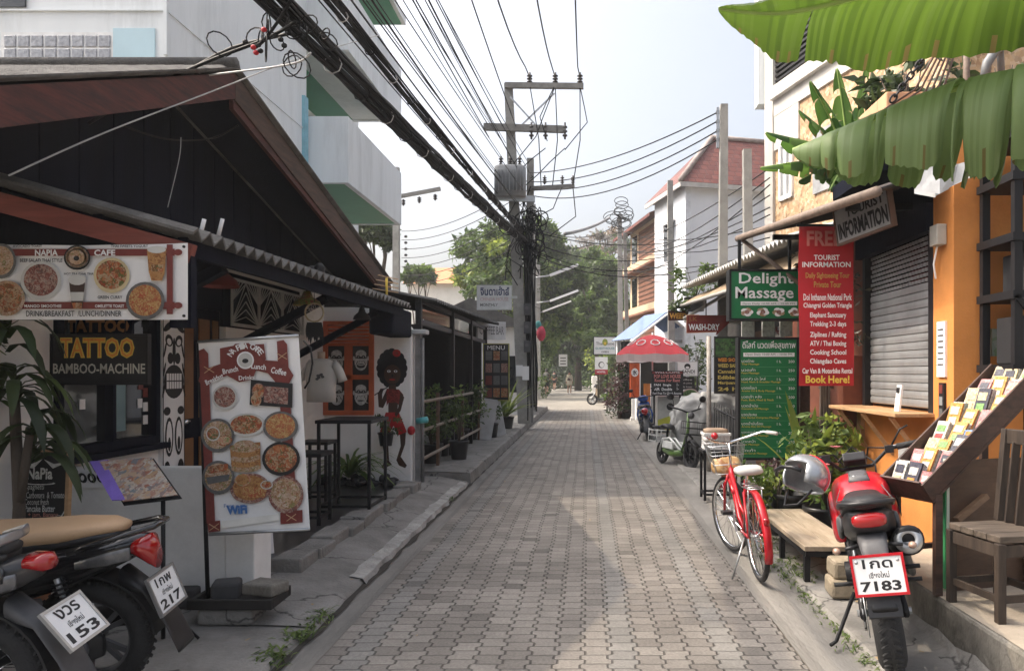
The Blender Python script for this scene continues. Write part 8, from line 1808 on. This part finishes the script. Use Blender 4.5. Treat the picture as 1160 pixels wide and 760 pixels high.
# ------------------------------------------------------------------ white house with the red tiled roof
wh_ = thing("white_house", "two storey white house with a red tiled hip roof behind concrete poles", "house", (3.2, 23.9, 0), (0, 0, R(14.5)))
HW = M("white house wall", (.66, .68, .72), .8, var=.06, scale=1, dirt=.2, dirtc=(.45, .46, .48))
mb = MB(); mb.box((0, 0, 0), (6, 2.9, 7.68), HW); mb.build("wall", wh_, **L_)
def tile_mat():
    m, n, L, b = new_mat("red roof tiles"); tc = n.new("ShaderNodeTexCoord"); br = n.new("ShaderNodeTexBrick"); L.new(tc.outputs["UV"], br.inputs[0])
    mp = n.new("ShaderNodeMapping"); L.new(tc.outputs["Object"], mp.inputs[0]); mp.inputs["Scale"].default_value = (1, 1, 1); L.new(mp.outputs[0], br.inputs[0]); mp.inputs["Rotation"].default_value = (R(90), 0, 0)
    br.inputs["Color1"].default_value = (.1, .024, .019, 1); br.inputs["Color2"].default_value = (.15, .042, .03, 1); br.inputs["Mortar"].default_value = (.1, .03, .025, 1); br.inputs["Scale"].default_value = 1; br.inputs["Mortar Size"].default_value = .025; br.inputs["Brick Width"].default_value = .26; br.inputs["Row Height"].default_value = .2; br.inputs["Mortar Smooth"].default_value = .4
    L.new(br.outputs["Color"], b.inputs["Base Color"]); b.inputs["Roughness"].default_value = .6
    bp = n.new("ShaderNodeBump"); bp.inputs["Strength"].default_value = 1; bp.inputs["Distance"].default_value = .05; bp.invert = True; L.new(br.outputs["Fac"], bp.inputs["Height"]); L.new(bp.outputs[0], b.inputs["Normal"]); return m
TL = tile_mat(); e = .28; zr, ze = 9.7, 7.65; rd = 1.6
mb = MB(); P0, P1, P2, P3 = V((-e, -e, ze)), V((6 + e, -e, ze)), V((6 + e, 2.9 + e, ze)), V((-e, 2.9 + e, ze)); R0_, R1_ = V((rd, 1.5, zr)), V((6 - rd, 1.5, zr))
mb.add([P0, P1, P2, P3, R0_, R1_], [(0, 1, 5, 4), (2, 3, 4, 5), (0, 4, 3), (1, 2, 5)], TL); mb.build("roof", wh_, **L_)
mb = MB(); mb.box((-e, -e, ze - .16), (6 + e, -e + .05, ze - .01), M("grey white fascia", (.42, .4, .38), .7)); mb.box((-e, -e + .05, ze - .16), (-e + .05, 2.9 + e, ze - .01), M("grey white fascia", (.42, .4, .38), .7)); mb.box((-e + .05, -e + .05, ze - .1), (6 + e, 0, ze - .06), WHITE)
for a, b in ((P0, R0_), (R0_, R1_)): mb.tube([a + V((0, 0, .03)), b + V((0, 0, .03))], .09, M("grey ridge cap", (.3, .25, .23), .8, var=.3, scale=3), 8)
mb.build("ridge_trim", wh_, **L_)
mb = MB(); mb.box((-.03, 1.0, 5.4), (.0, 1.9, 6.6), GLASSD); w_ = mb.build("window", wh_, **L_)
mb = MB(); mb.add([(-.02, .85, 6.7), (-.02, 2.05, 6.7), (-.5, 2.05, 6.45), (-.5, .85, 6.45)], [(0, 1, 2, 3)], DK); mb.build("window_hood", w_, **L_)
mb = MB(); mb.box((.0, -.03, .0), (.18, .0, 7.6), M("pale downpipe", (.6, .62, .66), .6)); mb.build("corner_strip", wh_, **L_)
# ------------------------------------------------------------------ timber balconied building
A_ = V((2.15, 40, 0)); B_ = V((3.45, 33.6, 0)); ft2 = Fr(A_, B_ - A_); LT = (B_ - A_).length
tbm = thing("timber_building", "three storey beige building with red brown timber balcony fronts", "building", A_ + (B_ - A_) * .5 - ft2.n * 2)
BG = M("beige render", (.5, .38, .26), .8, var=.1); RB = MW("red brown boards", (.12, .045, .025), (.2, .085, .05), 3, .7, 'Y')
mb = MB(); mb.fbox(ft2, 0, 0, LT, 9.0, -5, -.25, BG); mb.build("wall", tbm)
for z0, z1 in ((2.9, 4.2), (4.9, 6.5), (7.15, 8.7)):
    mb = MB(); mb.fbox(ft2, 2.2, z0, LT, z1, -.22, -.1, RB)
    for k in range(7): mb.fbox(ft2, 2.2, z0 + .03 + k * (z1 - z0) / 7, LT, z0 + .06 + k * (z1 - z0) / 7, -.1, -.07, DARKW)
    mb.build("balcony_front", tbm)
    mb = MB(); mb.fbox(ft2, -.1, z0 - .4, LT, z0 - .05, -.25, .15, BG); mb.fbox(ft2, -.2, z0 - .52, LT, z0 - .42, -.25, .35, RB); mb.build("floor_slab", tbm)
    mb = MB(); mb.fbox(ft2, .5, z0 + .1, 1.4, z1, -.24, -.2, GLASSD); mb.build("window", tbm)
mb = MB(); o = ft2; mb.add([o.p(-.5, 8.8, .6), o.p(LT, 8.8, .6), o.p(LT, 10.0, -2.5), o.p(-.5, 10.0, -2.5), o.p(-.5, 8.65, .6), o.p(LT, 8.65, .6)], [(0, 1, 2, 3), (4, 5, 1, 0), (4, 0, 3)], TL); mb.build("roof", tbm)

# ------------------------------------------------------------------ right hand poles
PT = "plain concrete poles along the right side"
for i, (px, py, Y, lab, w0) in enumerate(((820, 119, 12.95, "tall concrete pole carrying four insulators in front of red tiled roof", .085), (846, 170, 11.9, "shorter weathered pole right of the insulator pole", .085), (759, 205, 21, "grey concrete pole at the corner of white house", .1), (702, 243, 35, "far pale double pole before the timber balconied building", .13))):
    tp = P(px, py, Y); t = thing("utility_pole", lab, "utility pole", (tp.x + .05, Y, .05)); mb = MB(); taper_pole(mb, (tp.x + .06 - .1 * (i == 0), Y, .05), tp, w0, w0 * .75, POLE); mb.build("shaft", t)
    if i == 0:
        mb = MB(); mb.box((tp.x - .13, Y - .03, tp.z - .75), (tp.x - .09, Y + .03, tp.z - .05), STEEL); mb.build("rack", t)
        for k in range(4): insulator(t, P(813, 128 + 10.4 * k, Y) - V((0, 0, .04)), .035, .09)
    if i == 3:
        mb = MB(); taper_pole(mb, (tp.x + .45, Y + .3, .05), tp + V((.25, .3, -.8)), .1, .08, POLE); mb.build("shaft", t)
        mb = MB(); rr = random.Random(3)
        for k in range(14): c = tp + V((rr.gauss(0, .2), -.1, rr.gauss(-.2, .25))); r_ = rr.uniform(.15, .5); mb.tube([c + V((r_ * math.cos(a / 14 * 6.283), .1 * math.sin(k), r_ * .6 * math.sin(a / 14 * 6.283))) for a in range(14)], .018, WIRE, 4, closed=True)
        mb.build("cable_coil", t)
for i in range(11):
    rr = random.Random(60 + i); a = P(700, 258 + rr.uniform(-6, 50), 35); b = P(872, 190 + i * 11 + rr.uniform(-4, 4), 11.5); mb = MB(); mb.tube(sag(a, b, .35 + rr.random() * .3, 14), .011, WIRE, 5); mb.build("overhead_wire", None, label="thin wire sagging past the white house between right hand poles", cat="wire", group="wires strung past the white house")
mb = MB(); mb.tube(sag(P(640, 265, 24), P(690, 247, 34), .1, 8), .06, M("grey cable sleeve", (.22, .22, .22), .6), 8); mb.build("cable_sleeve", None, label="thick grey sleeved cable slanting up to the far double pole", cat="cable")
# left far poles with lamps
for i, (px, py, Y, lx, ly, lab) in enumerate(((604, 232, 27, 655, 306, "pole with a fluorescent street lamp arm just beyond the cable laden pole"), (606, 282, 34, 655, 335, "second pole beyond, with thin tilted tube lamp"), (610, 300, 42, 647, 347, "third and farthest pole with a short tilted tube lamp"))):
    tp = P(px, py, Y); t = thing("lamp_pole", lab, "lamp pole", (tp.x, Y, .05)); mb = MB(); taper_pole(mb, (tp.x, Y, .05), tp, .12, .09, POLE); mb.build("shaft", t)
    b = P(lx, ly - 6, Y); a = P(lx - 32, ly + 6, Y - .1); mb = MB(); mb.tube([(tp.x, Y - .1, a.z - .1), a], .03, STEEL, 6); arm = mb.build("lamp_arm", t); mb = MB(); mb.bar(a, b, .14, .09, PRW); mb.build("lamp_head", arm)
t = thing("utility_pole", "concrete pole with short crossarm half hidden behind the pale tall building", "utility pole", (P(449, 300, 29).x, 29, 0)); mb = MB(); tp = P(449, 190, 29); taper_pole(mb, (tp.x, 29, 0), tp, .14, .11, POLE); mb.build("shaft", t)
mb = MB(); mb.bar(P(446, 224, 28.8), P(499, 214, 28.8), .12, .14, TIMB); mb.build("crossarm", t)
for k in range(3): insulator(t, P(457 + 18 * k, 226 - 3 * k, 28.8), .09, .25, (0, 0, -1))
for k in range(5): insulator(t, P(458, 268 + 7 * k, 28.8), .06, .12, (1, 0, 0))
for i in range(7):
    mb = MB(); mb.tube(sag(P(455, 262 + 10 * i, 28.8), P(604, 200 + 11 * i, YP), .4, 14), .012, WIRE, 5); mb.build("overhead_wire", None, label="thin wire running from half hidden pole to the transformer pole", cat="wire", group="wires to the half hidden pole")
t = thing("hanging_lantern", "pink red fabric lantern hanging right of the cable laden pole", "lantern", P(613, 386, 21)); q = P(613, 386, 21); mb = MB(); mb.lathe([(.05, 0), (.12, .1), (.13, .25), (.08, .38), (.02, .42), (0, .42)], M("pink red cloth", (.55, .06, .1), .7), q, n=14); mb.build("lantern_body", t)
mb = MB(); mb.tube([q + V((0, 0, .42)), q + V((0, 0, .9)), (-1.5, YP + .2, 3.4)], .008, BLACK, 4); mb.build("cord", t)
mb = MB(); mb.ball(q + V((-.08, 0, .45)), (.09, .06, .12), M("teal cloth", (.1, .35, .35), .7), 10, 8); mb.build("tassel", t)
# sign on the left: house sign in Thai
fr = Fr(P(540, 351, 19.3)); w, h = P(580, 351, 19.3).x - fr.o.x, P(540, 323, 19.3).z - fr.o.z
def paint(mb): mb.text(fr, "จินดาเฮ้าส์", w * .1, h * .58, w * .92, h * .95, M("navy letters", (.03, .04, .1), .6), .003, .03); mb.text(fr, "CHINDA HOUSE", w * .1, h * .36, w * .9, h * .5, M("faded pink letters", (.45, .3, .3), .6), .003, .01); mb.text(fr, "MONTHLY", w * .1, h * .14, w * .6, h * .26, GREYP, .003, .02)
simple_sign("house_sign", "white sign with navy Thai lettering sticking out beside the power pole", "sign", fr, w, h, .06, M("pale sign white", (.55, .56, .57), .6), STEEL, .015, paint, extra=lambda t: MB().box((fr.o.x + w, 19.3, fr.o.z + .3), (-1.8, 19.34, fr.o.z + .36), STEEL).build("arm", t))
# ------------------------------------------------------------------ far left houses
hs = thing("white_annexe", "white single storey house wall behind the utility poles on the left", "house", (-3.0, 26, 0)); mb = MB(); mb.box((-5.5, 24.5, 0), (-2.0, 30, 3.1), WHITE); mb.build("wall", hs)
mb = MB(); mb.add([(-5.8, 24.2, 3.05), (-1.8, 24.2, 3.05), (-1.8, 30.2, 3.05), (-5.8, 30.2, 3.05), (-3.8, 24.2, 4.0), (-3.8, 30.2, 4.0)], [(0, 1, 4), (3, 5, 2), (0, 4, 5, 3), (1, 2, 5, 4), (0, 3, 2, 1)], ASB); mb.build("roof", hs)
mb = MB(); mb.box((-2.55, 24.46, .9), (-2.15, 24.5, 2.1), GLASSD); mb.build("window", hs)
hs = thing("orange_roof_house", "distant house with orange tiled roof above the bar roof", "house", (-9.5, 50, 0)); a, b = P(488, 320, 50), P(512, 303, 50)
mb = MB(); mb.box((-12, 50, 0), (-8.2, 55, a.z), WHITE); mb.build("wall", hs)
mb = MB(); mb.add([(-12.3, 49.6, a.z - .1), (-8.0, 49.6, a.z - .1), (-8.0, 55, a.z - .1), (-12.3, 55, a.z - .1), (-12.3, 52.3, b.z + .3), (-8.4, 52.3, b.z + .3)], [(0, 1, 5, 4), (2, 3, 4, 5), (1, 2, 5), (0, 4, 3)], M("orange roof tiles", (.5, .22, .11), .8, var=.15, scale=4)); mb.build("roof", hs)

# ------------------------------------------------------------------ trees
def tree(label, c, h, crown, n, size, mats, seed, name="tree", lean=0., group=None, bare=False):
    """crown: list of (dx, dy, z, rx, ry, rz) lobes"""
    rr = random.Random(seed); t = thing(name, label, "tree", c, group=group); c = V(c)
    mb = MB(); top = c + V((lean, 0, h * .55)); mb.tube([c, c + V((lean * .4, .1, h * .25)), top], [.28 * h / 10, .22 * h / 10, .14 * h / 10], BARK, 9)
    for dx, dy, z, rx, ry, rz in crown:
        q = c + V((dx, dy, z)); mb.tube([c + V((lean * .5, 0, h * .35)), (c + V((lean * .5, 0, h * .4))).lerp(q, .5) + V((0, 0, .3)), q], [.11 * h / 10, .07 * h / 10, .02 * h / 10], BARK, 6)
        for k in range(5 if not bare else 14): e_ = q + V((rr.gauss(0, rx * .6), rr.gauss(0, ry * .6), rr.gauss(0, rz * .6))); mb.tube([q.lerp(c, .2), q.lerp(e_, .5) + V((0, 0, .15)), e_], [.04 * h / 10, .025 * h / 10, .008 * h / 10], BARK, 5)
    mb.build("trunk", t)
    mb = MB(); tot = sum(l[3] * l[4] * l[5] for l in crown) ** 1
    for l in crown:
        m_ = int(n * l[3] * l[4] * l[5] / tot); q = c + V(l[:3]); k = max(5, m_ // 90)
        for i in range(k):
            d = V((rr.gauss(0, 1), rr.gauss(0, 1), rr.gauss(.1, 1))).normalized() * rr.uniform(.45, 1.05)
            mb.leaves(q + V((d.x * l[3], d.y * l[4], d.z * l[5])), (l[3] * .34, l[4] * .34, l[5] * .26), m_ // k, size, rr.choice(mats), rr)
    mb.build("crown", t); return t
def at(px, py, Y, rx, rz, c):  q = P(px, py, Y); k = Y / F0; return (q.x - c[0], q.y - c[1], q.z, rx * k, rx * k, rz * k)
c = (P(560, 480, 44).x, 44, 0); tree("broad bright green tree behind the transformer pole", c, 9, [at(548, 292, 44, 32, 28, c), at(530, 312, 44, 20, 18, c), at(582, 300, 43, 30, 34, c), at(572, 268, 44, 24, 20, c), at(555, 322, 43, 34, 18, c), at(575, 335, 42, 30, 20, c)], 11000, .42, (L_LIGHT, L_MID, L_MID, L_YEL), 201)
c = (P(604, 440, 46).x, 46, 0); tree("tall green tree right of the cable laden pole", c, 11, [at(618, 272, 46, 24, 26, c), at(606, 255, 46, 16, 14, c), at(640, 320, 46, 22, 22, c), at(616, 330, 45, 22, 34, c), at(632, 360, 45, 20, 26, c)], 9500, .4, (L_LIGHT, L_MID, L_DARK), 202)
c = (P(690, 445, 52).x - .4, 52, 0); tree("feathery yellow green tree over the street end", c, 10, [at(682, 318, 52, 26, 24, c), at(664, 330, 52, 20, 26, c), at(694, 345, 51, 20, 22, c), at(676, 295, 53, 18, 14, c), at(684, 375, 51, 22, 28, c), at(655, 365, 52, 18, 24, c)], 10500, .42, (L_MID, L_LIGHT, L_MID), 203)
c = (P(655, 440, 64).x, 64, 0); tree("large dark tree closing the end of the street", c, 12, [at(650, 350, 64, 34, 34, c), at(630, 385, 63, 26, 30, c), at(672, 385, 63, 26, 30, c), at(645, 310, 66, 28, 28, c), at(622, 345, 66, 24, 26, c), at(685, 330, 66, 22, 26, c), at(610, 415, 62, 14, 22, c), at(668, 415, 62, 12, 18, c)], 13000, .55, (L_DARK, L_DARK, L_MID), 204)
c = (P(600, 445, 56).x, 56, 0); tree("green tree with low branches behind the left annexe", c, 8, [at(618, 390, 50, 16, 26, c), at(608, 415, 50, 12, 20, c), at(600, 360, 54, 22, 28, c)], 6000, .38, (L_LIGHT, L_MID, L_MID), 205)
c = (P(690, 440, 80).x, 80, 0); tree("hazy tree with bare grey branches high above the street end", c, 15, [at(690, 272, 80, 26, 16, c), at(665, 285, 80, 22, 16, c), at(712, 290, 78, 18, 22, c), at(650, 290, 82, 16, 14, c), at(680, 300, 80, 30, 18, c)], 6500, .42, (ML("dry reddish leaves", (.14, .08, .05), (.26, .2, .12), .3), L_MID, ML("grey twig leaves", (.2, .18, .17), (.34, .32, .3), .3)), 206, bare=True)
c = (P(425, 400, 33).x, 33, 0); tree("dark tree showing between the pale tall building and cafe roof", c, 8, [at(424, 262, 33, 20, 16, c), at(412, 256, 33, 12, 12, c), at(438, 270, 33, 12, 10, c)], 4200, .3, (L_DARK, L_DARK, L_MID), 207)
c = (P(474, 400, 46).x, 46, 0); tree("small round light green tree beside the distant orange roof", c, 6, [at(474, 310, 46, 15, 11, c), at(462, 314, 46, 10, 9, c), at(484, 316, 46, 10, 8, c)], 3200, .3, (L_LIGHT, L_MID), 208)
for i, (px, Y, h, lab) in enumerate(((676, 44, 3.4, "fan leaved palm over the low white wall at street end"), (566, 30, 4.6, "yellow leaved palm behind the Thai house sign"))):
    c = V((P(px, 440, Y).x, Y, 0)); rr = random.Random(i); t = thing("palm_tree", lab, "palm", c); mb = MB(); mb.tube([c, c + V((0, 0, h))], [.14, .1], BARK, 8); mb.build("trunk", t); mb = MB()
    for k in range(46):
        a = rr.uniform(0, 6.28); mb.leaf(c + V((0, 0, h)), V((math.cos(a), math.sin(a), rr.uniform(-.2, 1.3))), V((-math.sin(a), math.cos(a), 0)), rr.uniform(.9, 1.5), .12, L_LIGHT if i == 0 else L_YEL, droop=.8, seg=5)
    mb.build("crown", t)
mb = MB(); rr = random.Random(71)
for i in range(230):
    x = rr.uniform(-14, 10); z = rr.uniform(0, 12.5 - abs(x + 1) * .55); mb.leaves((x, 92 + rr.uniform(0, 4), z), (1.3, 1.0, 1.1), 70, .7, rr.choice((L_DARK, L_DARK, L_MID)), rr)
for i in range(120): mb.leaves((rr.uniform(-7, 6), rr.uniform(70, 76), rr.uniform(.2, 5)), (1.0, .9, .8), 50, .5, rr.choice((L_DARK, L_DARK, L_MID)), rr)
mb.build("woods", kind="stuff", label="far dark mass of trees closing the street", cat="woods")
mb = MB()
for i in range(60): mb.leaves((rr.uniform(-4.5, -2.7) , rr.uniform(34, 60), rr.uniform(.1, 2.6)), (.5, .8, .4), 40, .26, rr.choice((L_DARK, L_MID)), rr)
mb.build("hedge", None, label="dark loose hedge along the far left roadside", cat="hedge")
mb = MB()
for i in range(70): mb.leaves((rr.uniform(1.3, 3.2), rr.uniform(42, 62), rr.uniform(.1, 3.4)), (.5, .8, .45), 40, .28, rr.choice((L_DARK, L_MID, L_DARK)), rr)
mb.build("hedge", None, label="dark loose hedge behind low white wall on the far roadside", cat="hedge")

# ------------------------------------------------------------------ people far down the street
def skin(name, par, pts, edges, rad, m, root=0):
    me = bpy.data.meshes.new(name); me.from_pydata([tuple(p) for p in pts], edges, []); me.materials.append(m)
    o = bpy.data.objects.new(name, me); COL.objects.link(o); o.parent = par; W[o] = W[par]
    s_ = o.modifiers.new("skin", 'SKIN'); s_.use_smooth_shade = True
    for i, r_ in enumerate(rad): me.skin_vertices[0].data[i].radius = (r_, r_) if not isinstance(r_, tuple) else r_
    me.skin_vertices[0].data[root].use_root = True
    b = o.modifiers.new("subd", 'SUBSURF'); b.levels = 1; b.render_levels = 2
    return o
def person(label, loc, rz, H, step, dress=None, top=None, shorts=None, skinm=SKIN, bagm=None, pack=None, hairlen=.2, shoes=PRW):
    t = thing("person", label, "person", loc, (0, 0, rz)); k = H / 1.75; S = lambda x, y, z: V((x * k, y * k, z * k)); s_ = step
    pts = [S(0, 0, .95), S(0, 0, 1.15), S(.01, 0, 1.36), S(.015, 0, 1.5), S(.03, 0, 1.6), S(.03, 0, 1.72), S(0, .17, 1.42), S(-.03 - s_ * .1, .21, 1.15), S(.06 - s_ * .1, .22, .9), S(.1 - s_ * .1, .22, .8), S(0, -.17, 1.42), S(-.03 + s_ * .1, -.21, 1.15), S(.06 + s_ * .1, -.22, .9), S(.1 + s_ * .1, -.22, .8), S(0, .09, .9), S(s_ * .25 + .02, .1, .5), S(s_ * .42, .1, .09), S(s_ * .42 + .14, .1, .035), S(0, -.09, .9), S(-s_ * .2 + .03, -.1, .5), S(-s_ * .5, -.1, .1), S(-s_ * .5 + .14, -.1, .04)]
    ed = [(0, 1), (1, 2), (2, 3), (3, 4), (4, 5), (2, 6), (6, 7), (7, 8), (8, 9), (2, 10), (10, 11), (11, 12), (12, 13), (0, 14), (14, 15), (15, 16), (16, 17), (0, 18), (18, 19), (19, 20), (20, 21)]
    rad = [.13, .12, .15, .055, .09, .07, .055, .042, .034, .03, .055, .042, .034, .03, .085, .058, .04, .035, .085, .058, .04, .035]
    skin("body", t, pts, ed, [r_ * k for r_ in rad], skinm)
    mb = MB(); mb.ball(S(.005, 0, 1.66), (.105 * k, .1 * k, .12 * k), M("dark hair", (.02, .015, .012), .6), 16, 10); mb.loft([(S(-.05, 0, 1.66), V((.05, 0, 0)) * k, V((0, .095, 0)) * k, 2.2), (S(-.07, 0, 1.66 - hairlen), V((.03, 0, 0)) * k, V((0, .08, 0)) * k, 2.2)], M("dark hair", (.02, .015, .012), .6), 14); mb.build("hair", t, **LOC)
    mb = MB()
    for q in (-1, 1): mb.ball(S(.125, q * .035, 1.63), (.008 * k, .014 * k, .008 * k), PB, 8, 6)
    mb.ball(S(.135, 0, 1.6), (.015 * k, .012 * k, .02 * k), skinm, 8, 6); mb.ball(S(.122, 0, 1.555), (.008 * k, .025 * k, .007 * k), M("lip", (.35, .1, .09), .6), 8, 6); mb.build("face", t, **LOC)
    tp = dress or top
    skin("top", t, [S(0, 0, 1.0), S(0, 0, 1.15), S(.01, 0, 1.36), S(.01, 0, 1.45), S(0, .17, 1.41), S(-.03 - s_ * .1, .215, 1.15), S(.05 - s_ * .1, .22, .95), S(0, -.17, 1.41), S(-.03 + s_ * .1, -.215, 1.15), S(.05 + s_ * .1, -.22, .95)], [(0, 1), (1, 2), (2, 3), (2, 4), (4, 5), (5, 6), (2, 7), (7, 8), (8, 9)] if dress else [(0, 1), (1, 2), (2, 3), (2, 4), (2, 7), (4, 5), (7, 8)], [r_ * k for r_ in (.16, .15, .175, .08, .075, .062, .055, .075, .062, .055)], tp)
    if dress: mb = MB(); mb.loft([(S(0, 0, 1.02), V((.15, 0, 0)) * k, V((0, .19, 0)) * k, 2.2), (S(0, 0, .85), V((.17, 0, 0)) * k, V((0, .21, 0)) * k, 2.2), (S(0, 0, .66), V((.18, 0, 0)) * k, V((0, .23, 0)) * k, 2.2)], dress, 18); mb.build("skirt", t, **LOC)
    if shorts: skin("shorts", t, [S(0, 0, 1.0), S(0, .09, .9), S(s_ * .16, .1, .6), S(0, -.09, .9), S(-s_ * .12, -.1, .6)], [(0, 1), (1, 2), (0, 3), (3, 4)], [r_ * k for r_ in (.16, .11, .09, .11, .09)], shorts)
    mb = MB()
    for q, sx in ((1, s_ * .42), (-1, -s_ * .5)): mb.loft([(S(sx - .05, q * .1, .04), V((0, .045, 0)) * k, V((0, 0, .045)) * k, 2.5), (S(sx + .1, q * .1, .035), V((0, .05, 0)) * k, V((0, 0, .038)) * k, 2.5), (S(sx + .2, q * .1, .025), V((0, .035, 0)) * k, V((0, 0, .025)) * k, 2.5)], shoes, 12)
    mb.build("shoes", t, **LOC)
    if bagm:
        bt_ = thing("shoulder_bag", "small dark bag worn across the chest of the woman in cream", "bag", W[t] @ S(.2, -.03, 1.12), (0, 0, rz)); mb = MB(); mb.loft([(V((0, .1 * k, -.02)), V((.04, 0, 0)), V((0, 0, .07)), 3), (V((0, 0, 0)), V((.05, 0, 0)), V((0, 0, .09)), 3), (V((0, -.1 * k, -.02)), V((.04, 0, 0)), V((0, 0, .07)), 3)], bagm, 12); mb.build("pouch", bt_, **LOC)
        mb = MB(); mb.tube([V((0, -.08, .05)), V((-.02, .12, .3)), V((-.14, .14, .38)), V((-.36, -.02, .1)), V((-.2, -.2, -.05)), V((0, -.1, .0))], .012, bagm, 6); mb.build("strap", bt_, **LOC)
    if pack:
        bt_ = thing("backpack", "grey backpack carried by the walker in dark shorts", "backpack", W[t] @ S(-.24, 0, 1.05), (0, 0, rz)); mb = MB(); mb.loft([(V((0, 0, 0)), V((.09, 0, 0)), V((0, .15, 0)), 3.5), (V((0, 0, .25)), V((.1, 0, 0)), V((0, .16, 0)), 3.5), (V((.02, 0, .45)), V((.07, 0, 0)), V((0, .13, 0)), 3), (V((.03, 0, .5)), V((.03, 0, 0)), V((0, .08, 0)), 2.5)], pack, 16); mb.build("sack", bt_, **LOC)
        mb = MB()
        for q in (-1, 1): mb.tube([V((.06, q * .1, .42)), V((.2, q * .12, .5)), V((.36, q * .13, .35)), V((.3, q * .15, .1)), V((.06, q * .13, .05))], .015, pack, 6)
        mb.build("strap", bt_, **LOC)
    return t
person("woman in a short cream dress walking toward the viewer down the street", (P(645, 446, 53).x, 53, .006), R(-88), 1.66, .35, dress=M("cream cloth", (.66, .6, .48), .8), bagm=M("dark maroon leather", (.06, .02, .02), .5), hairlen=.3)
person("walker in grey patterned shirt and dark shorts heading away at far left", (P(619, 449, 49).x, 49, .006), R(80), 1.78, .5, top=MV("grey leaf shirt", [(.1, .1, .09), (.22, .21, .19), (.06, .06, .055)], 18), shorts=M("black cloth", (.02, .02, .022), .8), pack=M("grey nylon", (.14, .14, .13), .7), hairlen=.05, shoes=BLACKP)
person("distant person in black clothes walking at the shaded street end", (P(628, 440, 66).x, 66, .006), R(75), 1.72, .3, top=M("black cloth", (.02, .02, .022), .8), shorts=M("black cloth", (.02, .02, .022), .8), hairlen=.05, shoes=BLACKP)

# ------------------------------------------------------------------ thin haze
mb = MB(); mb.box((-60, -12, -1.1), (60, 130, 20), None); mb.mats = []
hm = bpy.data.materials.new("haze"); hm.use_nodes = True; hn = hm.node_tree.nodes; hn.remove(hn["Principled BSDF"])
pv = hn.new("ShaderNodeVolumePrincipled"); pv.inputs["Density"].default_value = .0013; pv.inputs["Color"].default_value = (.93, .95, .97, 1); pv.inputs["Anisotropy"].default_value = .2
hm.node_tree.links.new(pv.outputs[0], hn["Material Output"].inputs["Volume"])
mb.mats = [hm]; hz_ = mb.build("haze", kind='stuff', label="thin pale haze filling the street air", cat="haze")
